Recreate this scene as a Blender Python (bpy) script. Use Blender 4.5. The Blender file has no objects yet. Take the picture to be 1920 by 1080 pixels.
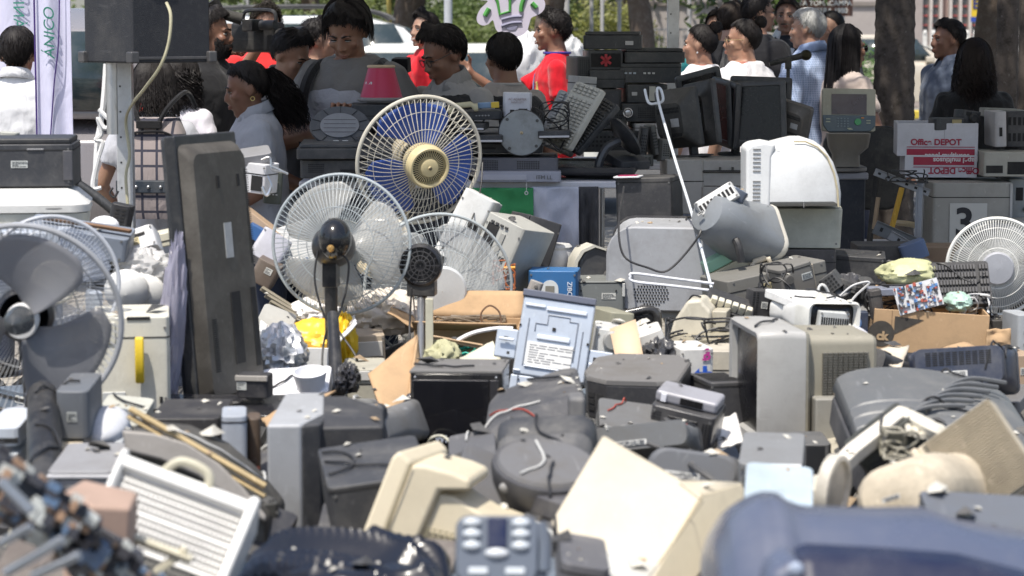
import bpy, bmesh, math, random
from mathutils import Vector, Matrix, Euler, noise
C = bpy.context; col = C.scene.collection
R = math.radians; V = Vector; PI = math.pi
rnd = random.Random(7)
FPX = 1920*85/36; CZ = 1.65; HY = 50
PITCH = math.atan((540-HY)/FPX)
def P(px, py, d):
    x = (px-960)/FPX*d; y = -(py-540)/FPX*d
    return V((x, d*math.cos(PITCH)+y*math.sin(PITCH), CZ+y*math.cos(PITCH)-d*math.sin(PITCH)))
def m_(px, d): return px*d/FPX
# ---------------------------------------------------------------- materials
_M = {}
def newmat(name):
    m = bpy.data.materials.new(name); m.use_nodes = True
    nt = m.node_tree; b = nt.nodes['Principled BSDF']
    return m, nt, b
def nd(nt, t, **k):
    n = nt.nodes.new(t)
    for a, v in k.items():
        if a in n.inputs: n.inputs[a].default_value = v
        else: setattr(n, a, v)
    return n
def c4(c): return (c[0], c[1], c[2], 1)
def mat(c, rough=.5, dirt=.25, metal=0, scale=6, bump=.15, dcol=None, grain=160, alpha=None, trans=0, coat=0, name='plastic', spec=.5):
    """weathered surface: colour with blotchy grime, scratches and a fine grain"""
    key = (tuple(c), rough, dirt, metal, scale, bump, dcol, grain, alpha, trans, coat, name, spec)
    if key in _M: return _M[key]
    m, nt, b = newmat(name); L = nt.links.new
    tc = nd(nt, 'ShaderNodeTexCoord')
    oi = nd(nt, 'ShaderNodeObjectInfo')
    ad = nd(nt, 'ShaderNodeVectorMath', operation='ADD'); L(tc.outputs['Object'], ad.inputs[0]); L(oi.outputs['Random'], ad.inputs[1])
    n1 = nd(nt, 'ShaderNodeTexNoise', Scale=scale, Detail=7., Roughness=.68); L(ad.outputs[0], n1.inputs['Vector'])
    r1 = nd(nt, 'ShaderNodeMapRange'); r1.inputs[1].default_value = .47; r1.inputs[2].default_value = .70; r1.inputs[4].default_value = min(.95, dirt*2)
    L(n1.outputs[0], r1.inputs[0])
    n2 = nd(nt, 'ShaderNodeTexNoise', Scale=scale*7, Detail=4., Roughness=.8); L(ad.outputs[0], n2.inputs['Vector'])
    r2 = nd(nt, 'ShaderNodeMapRange'); r2.inputs[1].default_value = .5; r2.inputs[2].default_value = .8; r2.inputs[4].default_value = dirt
    L(n2.outputs[0], r2.inputs[0])
    mx = nd(nt, 'ShaderNodeMix', data_type='RGBA'); mx.inputs[6].default_value = c4(c)
    if dcol is None:
        lum = sum(c)/3
        dcol = tuple(x*.45+.35*g for x, g in zip(c, (.16, .14, .11))) if lum > .12 else tuple(x*.7+g for x, g in zip(c, (.115, .108, .095)))
    mx.inputs[7].default_value = c4(dcol)
    L(r1.outputs[0], mx.inputs[0])
    mx2 = nd(nt, 'ShaderNodeMix', data_type='RGBA'); L(mx.outputs[2], mx2.inputs[6]); mx2.inputs[7].default_value = c4(dcol); L(r2.outputs[0], mx2.inputs[0])
    out = mx2.outputs[2]
    if dirt > .1 and bump:
        mp = nd(nt, 'ShaderNodeMapping'); mp.inputs['Scale'].default_value = (70, 9, 34); mp.inputs['Rotation'].default_value = (.4, .9, .5); L(ad.outputs[0], mp.inputs[0])
        n4 = nd(nt, 'ShaderNodeTexNoise', Scale=1., Detail=2., Distortion=.6); L(mp.outputs[0], n4.inputs[0]); r4 = nd(nt, 'ShaderNodeMapRange'); r4.inputs[1].default_value = .66; r4.inputs[2].default_value = .74; r4.inputs[4].default_value = dirt*1.1; L(n4.outputs[0], r4.inputs[0])
        m4 = nd(nt, 'ShaderNodeMix', data_type='RGBA'); L(r4.outputs[0], m4.inputs[0]); L(out, m4.inputs[6]); m4.inputs[7].default_value = c4([min(.75, x*1.25+.09) for x in c]); out = m4.outputs[2]
    L(out, b.inputs['Base Color'])
    rr = nd(nt, 'ShaderNodeMapRange'); rr.inputs[3].default_value = max(.03, rough-.12); rr.inputs[4].default_value = min(1, rough+.2); L(n1.outputs[0], rr.inputs[0])
    L(rr.outputs[0], b.inputs['Roughness'])
    b.inputs['Metallic'].default_value = metal
    b.inputs['Specular IOR Level'].default_value = spec
    if coat: b.inputs['Coat Weight'].default_value = coat
    if trans: b.inputs['Transmission Weight'].default_value = trans
    if bump:
        n3 = nd(nt, 'ShaderNodeTexNoise', Scale=grain, Detail=3.); L(tc.outputs['Object'], n3.inputs['Vector'])
        bp = nd(nt, 'ShaderNodeBump', Strength=bump, Distance=.002); L(n3.outputs[0], bp.inputs['Height']); L(bp.outputs[0], b.inputs['Normal'])
    if alpha is not None: b.inputs['Alpha'].default_value = alpha
    _M[key] = m; return m
def clothm(c, stripe=None, rough=.9, name='cloth', folds=.5, dirt=.12):
    key = ('cl', tuple(c), stripe, rough, name, folds)
    if key in _M: return _M[key]
    m, nt, b = newmat(name); L = nt.links.new
    tc = nd(nt, 'ShaderNodeTexCoord')
    mp = nd(nt, 'ShaderNodeMapping'); mp.inputs['Scale'].default_value = (1, 1, .45); L(tc.outputs['Object'], mp.inputs[0])
    n1 = nd(nt, 'ShaderNodeTexNoise', Scale=9., Detail=5., Distortion=1.2); L(mp.outputs[0], n1.inputs['Vector'])
    n2 = nd(nt, 'ShaderNodeTexNoise', Scale=450., Detail=2.); L(tc.outputs['Object'], n2.inputs['Vector'])
    mx = nd(nt, 'ShaderNodeMix', data_type='RGBA'); mx.inputs[6].default_value = c4(c); mx.inputs[7].default_value = c4([x*.72 for x in c])
    rg = nd(nt, 'ShaderNodeMapRange'); rg.inputs[1].default_value = .4; rg.inputs[2].default_value = .7; rg.inputs[4].default_value = dirt*3; L(n2.outputs[0], rg.inputs[0]); L(rg.outputs[0], mx.inputs[0])
    out = mx.outputs[2]
    if stripe:
        ck = nd(nt, 'ShaderNodeTexWave', wave_type='BANDS', bands_direction='X', Scale=stripe[1]); L(tc.outputs['Object'], ck.inputs[0])
        ck2 = nd(nt, 'ShaderNodeTexWave', wave_type='BANDS', bands_direction='Z', Scale=stripe[1]); L(tc.outputs['Object'], ck2.inputs[0])
        mm = nd(nt, 'ShaderNodeMath', operation='MAXIMUM'); L(ck.outputs[1], mm.inputs[0]); L(ck2.outputs[1], mm.inputs[1])
        gt = nd(nt, 'ShaderNodeMath', operation='GREATER_THAN'); gt.inputs[1].default_value = stripe[2]; L(mm.outputs[0], gt.inputs[0])
        m3 = nd(nt, 'ShaderNodeMix', data_type='RGBA'); L(gt.outputs[0], m3.inputs[0]); L(out, m3.inputs[6]); m3.inputs[7].default_value = c4(stripe[0]); out = m3.outputs[2]
    L(out, b.inputs['Base Color']); b.inputs['Roughness'].default_value = rough
    b.inputs['Sheen Weight'].default_value = .2; b.inputs['Specular IOR Level'].default_value = .25
    bp = nd(nt, 'ShaderNodeBump', Strength=folds, Distance=.03); L(n1.outputs[0], bp.inputs['Height'])
    bp2 = nd(nt, 'ShaderNodeBump', Strength=.3, Distance=.001); L(n2.outputs[0], bp2.inputs['Height']); L(bp.outputs[0], bp2.inputs['Normal'])
    L(bp2.outputs[0], b.inputs['Normal'])
    _M[key] = m; return m
def glossm(c, rough=.12, name='gloss', **k): return mat(c, rough=rough, dirt=k.pop('dirt', .12), bump=0, name=name, **k)
def clearm(c=(.9, .92, .95), a=.5, rough=.25, name='clear plastic'):
    key = ('tr', c, a, rough)
    if key in _M: return _M[key]
    m, nt, b = newmat(name); L = nt.links.new
    b.inputs['Base Color'].default_value = c4(c); b.inputs['Roughness'].default_value = rough
    t = nd(nt, 'ShaderNodeBsdfTransparent'); mx = nd(nt, 'ShaderNodeMixShader')
    tl = nd(nt, 'ShaderNodeBsdfTranslucent'); tl.inputs[0].default_value = c4(c)
    m2 = nd(nt, 'ShaderNodeMixShader'); m2.inputs[0].default_value = .35; L(b.outputs[0], m2.inputs[1]); L(tl.outputs[0], m2.inputs[2])
    mx.inputs[0].default_value = a; L(t.outputs[0], mx.inputs[1]); L(m2.outputs[0], mx.inputs[2])
    L(mx.outputs[0], nt.nodes['Material Output'].inputs[0]); _M[key] = m; return m
# common colours
BEIGE = (.60, .54, .40); CREAM = (.70, .66, .56); OFFW = (.72, .72, .69); WHITE = (.80, .80, .80); SILV = (.42, .44, .47); LGREY = (.52, .54, .55)
GREY = (.26, .27, .28); DGREY = (.10, .105, .11); BLK = (.035, .036, .04); DBLUE = (.035, .05, .10)
def pl(c, **k): return mat(c, **k)
black = lambda **k: mat(BLK, rough=.5, dirt=.3, **k)
cable_m = mat((.02, .02, .022), rough=.45, dirt=.1, bump=0, name='cable rubber')
steel_m = mat((.55, .56, .58), rough=.3, metal=.9, dirt=.15, name='steel')
card_m = mat((.46, .31, .18), rough=.85, dirt=.2, scale=9, bump=.3, grain=60, name='cardboard', spec=.2)
screen_m = mat((.008, .008, .010), rough=.22, dirt=.04, bump=0, name='screen glass', spec=.35)
hole_m = mat((.012, .012, .013), rough=.8, dirt=.1, bump=0, name='dark opening')
# ---------------------------------------------------------------- mesh builder
class MB:
    def __init__(s, M=None): s.v = []; s.f = []; s.M = M or Matrix()
    def add(s, vs, fs, M=None):
        o = len(s.v); T = s.M @ M if M else s.M
        s.v += [T @ V(p) for p in vs]; s.f += [[i+o for i in f] for f in fs]; return s
    def box(s, x, y, z, a, b, c, M=None):
        a, b, c = a/2, b/2, c/2
        vs = [(x+i*a, y+j*b, z+k*c) for k in (-1, 1) for j in (-1, 1) for i in (-1, 1)]
        return s.add(vs, [(0, 2, 3, 1), (4, 5, 7, 6), (0, 1, 5, 4), (2, 6, 7, 3), (0, 4, 6, 2), (1, 3, 7, 5)], M)
    def b2(s, p, q, M=None): return s.box(*[(a+b)/2 for a, b in zip(p, q)], *[abs(b-a) for a, b in zip(p, q)], M)
    def loft(s, rings, cap=True, closed=True, M=None):
        n = len(rings[0]); vs = [p for r in rings for p in r]; fs = []
        for i in range(len(rings)-1):
            for j in range(n if closed else n-1):
                a = i*n+j; b = i*n+(j+1) % n; fs.append((a, b, b+n, a+n))
        if cap: fs.append(tuple(range(n))[::-1]); fs.append(tuple(range((len(rings)-1)*n, len(rings)*n)))
        return s.add(vs, fs, M)
    def cone(s, p, q, r0, r1=None, n=16, cap=True):
        r1 = r0 if r1 is None else r1; p = V(p); q = V(q); d = (q-p)
        if d.length < 1e-6: return s
        z = d.normalized(); x = z.orthogonal().normalized(); y = z.cross(x)
        ring = lambda c, r: [c+x*(r*math.cos(t*2*PI/n))+y*(r*math.sin(t*2*PI/n)) for t in range(n)]
        return s.loft([ring(p, r0), ring(q, r1)], cap)
    def tube(s, pts, r, n=6, closed=False):
        pts = [V(p) for p in pts]; N = len(pts); rs = r if isinstance(r, (list, tuple)) else [r]*N
        rings = []; up = None
        for i, p in enumerate(pts):
            a = pts[i-1] if (i or closed) else p; b = pts[(i+1) % N] if (i < N-1 or closed) else p
            t = (b-a); t = t.normalized() if t.length > 1e-9 else V((0, 0, 1))
            if up is None: up = t.orthogonal().normalized()
            up = (up-t*up.dot(t)); up = up.normalized() if up.length > 1e-6 else t.orthogonal().normalized()
            w = t.cross(up); rings.append([p+up*(rs[i]*math.cos(k*2*PI/n))+w*(rs[i]*math.sin(k*2*PI/n)) for k in range(n)])
        if closed: rings.append(rings[0]); return s.loft(rings, False)
        return s.loft(rings, True)
    def curve(s, pts, r, k=8, n=6):
        pts = [V(p) for p in pts]; q = [pts[0]]+pts+[pts[-1]]; out = []
        for i in range(1, len(q)-2):
            for j in range(k):
                t = j/k; a, b, c, d = q[i-1:i+3]
                out.append(.5*((2*b)+(c-a)*t+(2*a-5*b+4*c-d)*t*t+(3*b-a-3*c+d)*t**3))
        out.append(pts[-1]); return s.tube(out, r, n)
    def ring(s, c, Rr, r, n=48, m=8, axis='y'):
        c = V(c); pts = []
        for i in range(n):
            a = i*2*PI/n; u, w = Rr*math.cos(a), Rr*math.sin(a)
            pts.append(c+V({'y': (u, 0, w), 'z': (u, w, 0), 'x': (0, u, w)}[axis]))
        return s.tube(pts, r, m, True)
    def lathe(s, prof, n=32, axis='z', c=(0, 0, 0), cap=True):
        """prof: (radius, height) list"""
        c = V(c); rings = []
        for r, h in prof:
            rg = []
            for i in range(n):
                a = i*2*PI/n; u, w = r*math.cos(a), r*math.sin(a)
                rg.append(c+V({'z': (u, w, h), 'y': (w, h, u), 'x': (h, u, w)}[axis]))
            rings.append(rg)
        return s.loft(rings, cap)
    def ball(s, c, r, n=16, m=10, M=None):
        r = (r, r, r) if not isinstance(r, (list, tuple)) else r; rings = []
        for j in range(m+1):
            t = -PI/2+PI*j/m; k = max(math.cos(t), .02)
            rings.append([(c[0]+r[0]*k*math.cos(i*2*PI/n), c[1]+r[1]*k*math.sin(i*2*PI/n), c[2]+r[2]*math.sin(t)) for i in range(n)])
        return s.loft(rings, True, True, M)
    def prism(s, poly, d0, d1, axis='y', M=None):
        f = {'y': lambda p, d: (p[0], d, p[1]), 'z': lambda p, d: (p[0], p[1], d), 'x': lambda p, d: (d, p[0], p[1])}[axis]
        return s.loft([[f(p, d0) for p in poly], [f(p, d1) for p in poly]], True, True, M)
    def grid(s, nx, ny, fn, M=None):
        vs = [fn(i/nx, j/ny) for j in range(ny+1) for i in range(nx+1)]
        fs = [(j*(nx+1)+i, j*(nx+1)+i+1, (j+1)*(nx+1)+i+1, (j+1)*(nx+1)+i) for j in range(ny) for i in range(nx)]
        return s.add(vs, fs, M)
    def build(s, name, m, parent=None, bev=0, seg=2, ang=35, sub=0, solid=0):
        me = bpy.data.meshes.new(name); me.from_pydata([tuple(p) for p in s.v], [], s.f); me.update()
        bm = bmesh.new(); bm.from_mesh(me); bmesh.ops.recalc_face_normals(bm, faces=bm.faces); bm.to_mesh(me); bm.free()
        me.polygons.foreach_set('use_smooth', [True]*len(me.polygons))
        if not bev: me.set_sharp_from_angle(angle=R(ang))
        o = bpy.data.objects.new(name, me); col.objects.link(o)
        me.materials.append(m)
        if parent: o.parent = parent
        if solid:
            md = o.modifiers.new('solid', 'SOLIDIFY'); md.thickness = solid; md.offset = 0
        if bev:
            md = o.modifiers.new('bevel', 'BEVEL'); md.width = bev; md.segments = seg; md.limit_method = 'ANGLE'; md.angle_limit = R(28); md.harden_normals = True
        if sub:
            md = o.modifiers.new('sub', 'SUBSURF'); md.levels = sub; md.render_levels = sub
        return o
def rrect(w, h, r, y=0, n=4, cx=0, cz=0, axis='y', bulge=0):
    """ring of a rounded rectangle centred cx,cz"""
    out = []; r = min(r, w/2-.0005, h/2-.0005)
    for sx, sz, a0 in ((1, 1, 0), (-1, 1, 90), (-1, -1, 180), (1, -1, 270)):
        for i in range(n+1):
            a = R(a0+90*i/n); x = cx+sx*(w/2-r)+r*math.cos(a); z = cz+sz*(h/2-r)+r*math.sin(a)
            out.append({'y': (x, y, z), 'z': (x, z, y), 'x': (y, x, z)}[axis])
    return out
def tag(o, label=None, cat=None, group=None, kind=None):
    if label: o['label'] = label
    if cat: o['category'] = cat
    if group: o['group'] = group
    if kind: o['kind'] = kind
    return o
def rotm(rot): return Euler([R(a) for a in rot], 'XYZ').to_matrix()
def thing(name, label, cat, px=None, py=None, d=None, rot=(0, 0, 0), c=(0, 0, 0), group=None, loc=None):
    """Empty at the thing's base; local point c lands where pixel (px,py) at depth d is"""
    o = bpy.data.objects.new(name, None); col.objects.link(o); o.empty_display_size = .1
    o.rotation_euler = Euler([R(a) for a in rot], 'XYZ')
    o.location = loc if loc is not None else P(px, py, d)-rotm(rot) @ V(c)
    return tag(o, label, cat, group)
def copy_tree(o, parent=None):
    c = o.copy(); col.objects.link(c); c.parent = parent
    for ch in [x for x in bpy.data.objects if x.parent == o]: copy_tree(ch, c)
    return c
def attach(o, parent, name=None):
    C.view_layer.update(); o.parent = parent; o.matrix_parent_inverse = parent.matrix_world.inverted()
    for k in ('label', 'category', 'group'):
        if k in o: del o[k]
    if name: o.name = name
    return o
def text(body, size, m, parent, loc, rot=(90, 0, 0), name='lettering', sx=1, shear=0, ext=.0006, align='CENTER', bold=0, mirror=False, space=1):
    cu = bpy.data.curves.new(name, 'FONT'); cu.body = body; cu.size = size; cu.extrude = ext; cu.shear = shear; cu.align_x = align; cu.align_y = 'CENTER'; cu.offset = bold; cu.space_character = space
    o = bpy.data.objects.new(name, cu); col.objects.link(o); C.view_layer.update(); me = bpy.data.meshes.new_from_object(o); bpy.data.objects.remove(o)
    me.materials.clear(); me.materials.append(m); o = bpy.data.objects.new(name, me); col.objects.link(o); o.parent = parent
    me.transform(Euler([R(a) for a in rot]).to_matrix().to_4x4() @ Matrix.Diagonal((-sx if mirror else sx, 1, 1, 1))); o.location = loc; return o
def scribble(parent, m, x0, x1, z0, z1, lines, y, name='fine_print', h=.35, seed=1, words=(.2, .5)):
    """rows of tiny printed dashes"""
    r = random.Random(seed); mb = MB(); dz = (z1-z0)/lines
    for i in range(lines):
        x = x0; z = z0+(i+.5)*dz
        while x < x1-.002:
            w = (x1-x0)*r.uniform(*words)*.5; mb.box(min(x+w/2, x1), y, z, w, .0006, dz*h); x += w+(x1-x0)*.04
            if r.random() < .12: break
    return mb.build(name, m, parent)
# ---------------------------------------------------------------- people
def skinm(c, name='skin'):
    key = ('sk', c)
    if key in _M: return _M[key]
    m, nt, b = newmat(name); L = nt.links.new
    tc = nd(nt, 'ShaderNodeTexCoord')
    n1 = nd(nt, 'ShaderNodeTexNoise', Scale=14., Detail=5.); L(tc.outputs['Object'], n1.inputs['Vector'])
    mx = nd(nt, 'ShaderNodeMix', data_type='RGBA'); mx.inputs[6].default_value = c4(c); mx.inputs[7].default_value = c4((c[0]*.9, c[1]*.66, c[2]*.6))
    mr = nd(nt, 'ShaderNodeMapRange'); mr.inputs[1].default_value = .4; mr.inputs[2].default_value = .75; mr.inputs[4].default_value = .7
    L(n1.outputs[0], mr.inputs[0]); L(mr.outputs[0], mx.inputs[0]); L(mx.outputs[2], b.inputs['Base Color'])
    b.inputs['Roughness'].default_value = .5; b.inputs['Subsurface Weight'].default_value = .08; b.inputs['Subsurface Radius'].default_value = (.01, .004, .002)
    n2 = nd(nt, 'ShaderNodeTexNoise', Scale=260.); L(tc.outputs['Object'], n2.inputs['Vector'])
    bp = nd(nt, 'ShaderNodeBump', Strength=.15, Distance=.001); L(n2.outputs[0], bp.inputs['Height']); L(bp.outputs[0], b.inputs['Normal'])
    _M[key] = m; return m
def hairm(c):
    key = ('hr', c)
    if key in _M: return _M[key]
    m, nt, b = newmat('hair'); L = nt.links.new
    tc = nd(nt, 'ShaderNodeTexCoord')
    n1 = nd(nt, 'ShaderNodeTexNoise', Scale=55., Detail=6.); L(tc.outputs['Object'], n1.inputs['Vector'])
    mx = nd(nt, 'ShaderNodeMix', data_type='RGBA'); mx.inputs[6].default_value = c4([x*.6 for x in c]); mx.inputs[7].default_value = c4([x*1.7 for x in c])
    L(n1.outputs[0], mx.inputs[0]); L(mx.outputs[2], b.inputs['Base Color']); b.inputs['Roughness'].default_value = .6; b.inputs['Specular IOR Level'].default_value = .25
    bp = nd(nt, 'ShaderNodeBump', Strength=.6, Distance=.004); L(n1.outputs[0], bp.inputs['Height']); L(bp.outputs[0], b.inputs['Normal'])
    _M[key] = m; return m
HC = V((0, .014, .034)); HR = (.079, .097, .094)
_ctex = bpy.data.textures.new('cloth_wrinkle', 'CLOUDS'); _ctex.noise_scale = .085; _ctex.noise_depth = 2
EDGE = {0: 40, 35: 36, 62: 24, 78: 4, 88: -16, 100: -8, 112: -22, 140: -44, 180: -54}
def edge(phi, ed=EDGE):
    p = abs((phi+180) % 360-180); ks = sorted(ed)
    for a, b in zip(ks, ks[1:]):
        if a <= p <= b: return ed[a]+(ed[b]-ed[a])*(p-a)/(b-a)
    return ed[180]
def hdir(phi, el):
    a, e = R(phi), R(el); return V((math.sin(a)*math.cos(e), -math.cos(a)*math.cos(e), math.sin(e)))
def hsurf(phi, el, k=1.): 
    d = hdir(phi, el); return HC+V((d.x*HR[0]*k, d.y*HR[1]*k, d.z*HR[2]*k))
def hand(mb, w, dr, pn, side=1, curl=35, spread=7, r=.0085):
    """palm, four bent fingers of different length and a thumb; dr points along the fingers, pn out of the palm"""
    dr = V(dr).normalized(); pn = V(pn); pn = (pn-dr*pn.dot(dr)).normalized(); sd = dr.cross(pn)*side; w = V(w)
    mb.cone(w, w+dr*.03, .026, .031, 10)
    for k in range(5):
        o = sd*(-.032+.016*k); mb.cone(w+dr*.012+o*.6, w+dr*.085+o, .0145, .0125, 8)
    for k, L in enumerate((.058, .07, .074, .066)):
        k2 = 3-k; o = sd*(-.031+.0205*k2); p = w+dr*.085+o; a = R(spread*(k2-1.5))
        f = (dr*math.cos(a)+sd*math.sin(a)); ang = 0
        for j, s in enumerate((.45, .32, .23)):
            ang += R(curl*(.7+.12*k)); q = p+(f*math.cos(ang)+pn*math.sin(ang))*L*s
            mb.cone(p, q, r*(1.08-.1*j), r*(1-.1*j), 8); mb.ball(q, r*(1-.1*j), 8, 6); p = q
    p = w+dr*.025+sd*.03; t1 = p+(dr*.55+sd*.75+pn*.35).normalized()*.038; t2 = t1+(dr*.85+sd*.3+pn*.45).normalized()*.03
    mb.cone(p-sd*.01, t1, .014, .0105, 8); mb.cone(t1, t2, .0105, .0085, 8); mb.ball(t2, .0085, 8, 6)
def person(label, px, py, d, yaw=0, hyaw=0, hpitch=0, hroll=0, lean=0, side=0, H=None, fat=1., skin=(.27, .155, .10), hair='short', hc=(.012, .010, .010),
           top=(.5, .5, .52), topkind='tee', trousers=(.03, .04, .07), arms=None, collar=None, collar_c=None, face=True, beard=None, glasses=None, smile=False,
           vox=.0085, sleeve=.62, stripe=None, extra=None, curl=.0, hlen=.45, group=None, hands=(1, 1), hcurl=35, female=False, brow=True, stub=False, hpose=None, neck=0, quiff=.012, hthick=1.0, fold=.014, cut=.0, hk=.90):
    LM = Matrix.Translation((0, 0, .95)) @ Matrix.Rotation(R(lean), 4, 'X') @ Matrix.Rotation(R(side), 4, 'Y') @ Matrix.Translation((0, 0, -.95))
    hl = LM @ V((0, -.018-neck, 1.560))
    tgt = P(px, py, d)
    S = tgt.z/hl.z
    rz = Matrix.Rotation(R(yaw), 4, 'Z'); off = rz @ (hl*S)
    t = thing('person', label, 'person', rot=(0, 0, yaw), loc=(tgt.x-off.x, tgt.y-off.y, 0), group=group)
    SM = Matrix.Scale(S, 4); HMx = SM @ Matrix.Translation(hl) @ Matrix.Rotation(R(hyaw), 4, 'Z') @ Matrix.Rotation(R(hpitch), 4, 'X') @ Matrix.Rotation(R(hroll), 4, 'Y') @ Matrix.Scale(hk/S, 4)
    seed = random.Random(int(px*7+py)); fx = fat
    A = {}
    for s, k in ((-1, 'R'), (1, 'L')):      # L = +x side of the local frame
        a = (arms or {}).get(k) or ((.225, .03, 1.12), (.235, -.05, .87))
        A[s] = [V((s*.158*(.9+.1*fx)*(.92 if female else 1), 0, 1.365)), V((s*a[0][0], a[0][1], a[0][2])), V((s*a[1][0], a[1][1], a[1][2]))]
    def torso(mb, k, zs):
        rings = []
        tab = {.80: (.172, .125, .0), .92: (.168, .122, 0), 1.06: (.145 if not female else .125, .105, 0), 1.20: (.158, .115, -.005), 1.30: (.170, .120, -.008 if not female else -.02), 1.37: (.160, .100, .0), 1.415: (.118, .082, .008), 1.455: (.073, .066, .012)}
        for z in zs:
            a, b, y = tab[z]; q = k if z < 1.40 else 1+(k-1)*.4
            rings.append([LM @ V((a*q*fx*math.cos(i*PI/12), y+b*q*fx*math.sin(i*PI/12), z)) for i in range(24)])
        mb.loft(rings)
    b = MB(SM); torso(b, .93, (.92, 1.06, 1.20, 1.30, 1.37, 1.415, 1.455))
    nt_ = hl+V((0, .012, -.03)); b.cone(LM @ V((0, .02, 1.40)), nt_, .060*(.9+.1*fx)*(.86 if female else 1), .052*(.8+.2*fx)*(.9 if female else 1), 14)
    for s in (-1, 1):
        p0, p1, p2 = A[s]; p0, p1, p2 = LM @ p0, LM @ p1, LM @ p2
        q = fx*(.82 if female else 1)
        b.ball(p0, .046*q); b.cone(p0, p1, .045*q, .040*q, 12); b.ball(p1, .040*q, 12, 8); b.cone(p1, p2, .041*q, .027*q, 12); b.ball(p2, .027*q, 10, 6)
        A[s] = [p0, p1, p2]
        hp = (hpose or {}).get('L' if s > 0 else 'R')
        dr, pn = hp[:2] if hp else ((p2-p1).normalized(), V((-s, .2, 0)))
        hand(b, p2, dr, pn, -s, hp[2] if hp else hcurl)
        b.cone((s*.085, 0, .95), (s*.1, -.01, .5), .085*fx, .058, 12); b.ball((s*.1, -.01, .5), .058, 10, 6); b.cone((s*.1, -.01, .5), (s*.1, .02, .07), .056, .036, 12); b.ball((s*.1, -.04, .035), (.042, .12, .035), 12, 8)
    b.M = HMx                      # head
    b.ball(HC-V((0, 0, .004)), (.0765, .094, .090), 24, 16); w = .93 if female else 1
    b.ball((0, -.030, -.028), (.061*w*(.75+.25*fx), .062, .082), 20, 14); b.ball((0, -.068, -.097), (.025*w, .019, .018)); b.ball((0, -.03, -.078), (.052*w*fx, .045, .030)); 
    for s in (-1, 1):
        b.ball((s*.040, -.064, -.018), (.026, .022, .022)); b.ball((s*.079, .010, -.002), (.009, .020, .031)); b.ball((s*.076, .006, -.025), (.008, .010, .012)); b.ball((s*.012, -.097, -.030), (.009, .010, .008))
        b.ball((s*.030, -.082, .026), (.022, .011, .007))
    b.cone((0, -.084, .018), (0, -.104, -.024), .0085, .011, 10); b.ball((0, -.105, -.025), (.011, .011, .010)); b.ball((0, -.088, -.060), (.024, .011, .014))
    bo = b.build('body', skinm(skin), t)
    rm = bo.modifiers.new('merge', 'REMESH'); rm.mode = 'VOXEL'; rm.voxel_size = vox; rm.use_smooth_shade = True
    sm = bo.modifiers.new('smooth', 'SMOOTH'); sm.factor = .5; sm.iterations = 3
    if face:
        for s in (-1, 1):
            e = MB(HMx); e.ball((s*.031, -.0765, .0055), (.0135, .0100, .0058 if hpitch < 12 else .0022), 14, 10); e = e.build('eye', mat((.55, .52, .48), rough=.2, dirt=0, bump=0, name='eye white'), t)
            i = MB(HMx); i.ball((s*.031, -.0832, .0045), (.0060, .0042, .0055 if hpitch < 12 else .002), 12, 8); i.build('iris', mat((.01, .006, .004), rough=.15, dirt=0, bump=0, name='iris'), e)
            l = MB(HMx); l.tube([(s*(.031+x), -.0775-.0085*(1-(x/.0165)**2),   .0082+.0032*(1-(x/.0165)**2)) for x in (-.016, -.008, 0, .008, .016)], .0028, 5); l.build('eyelid', hairm(hc), t)
            if brow:
                w_ = MB(HMx); w_.tube([(s*(.012+.01*k), -.0925+.0035*k, .0275+.0035*math.sin(k*.9)) for k in range(5)], [.003, .0042, .004, .0032, .0015], 6); w_.build('eyebrow', hairm(hc), t)
        mo = MB(HMx); wd = .026 if smile else .0215; up = .007 if smile else -.001
        ptsu = [(x*wd, -.099+.011*x*x, -.0575+up*x*x) for x in (-1, -.5, 0, .5, 1)]
        mo.tube(ptsu, [.002, .0042, .0045, .0042, .002], 6); mo.tube([(p[0]*.9, p[1]+.001, p[2]-.0085-(.003 if smile else 0)) for p in ptsu], [.002, .0048, .0055, .0048, .002], 6)
        mo.build('lips', mat((skin[0]*.9, skin[1]*.66, skin[2]*.66), rough=.6, dirt=0, bump=0, name='lips'), t)
        if smile:
            th = MB(HMx); th.tube([(p[0]*.85, p[1]-.0015, p[2]-.0055) for p in ptsu], .0035, 6); th.build('teeth', mat((.7, .68, .62), rough=.3, dirt=0, bump=0, name='teeth'), t)
    def strands(mb, n, fn, r=.0016, k=4):
        for i in range(n):
            pts = fn()
            if pts: mb.tube(pts, [r*(1-.7*j/(len(pts)-1)) for j in range(len(pts))], 3)
    if beard or stub:
        bd = MB(HMx); n = 520 if beard else 0
        def bp_():
            ph = seed.uniform(-95, 95); z = seed.uniform(-.108, -.012 if abs(ph) > 55 else -.045)
            kx = max(.2, 1-((z+.03)/.092)**2)**.5; p = V((.063*fx*math.sin(R(ph))*kx, -.034-.064*math.cos(R(ph))*kx, z))
            if abs(p.x) < .025 and -.078 < z < -.050: return None
            q = p+V((p.x*.06, -.006, -.012))*beard+V((seed.uniform(-.003, .003),)*3); return [p, (p+q)/2+V((0, -.003, 0)), q]
        if beard: strands(bd, 1500, bp_, .0022)
        if beard or True:
            for x in range(-9, 10): 
                if abs(x) < 10: bd.tube([(x*.003, -.1005+.00006*x*x, -.0455), (x*.0034, -.1025+.00008*x*x, -.0545)], .0018, 3)
        bd.build('beard' if beard else 'moustache', hairm(hc), t)
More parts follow.
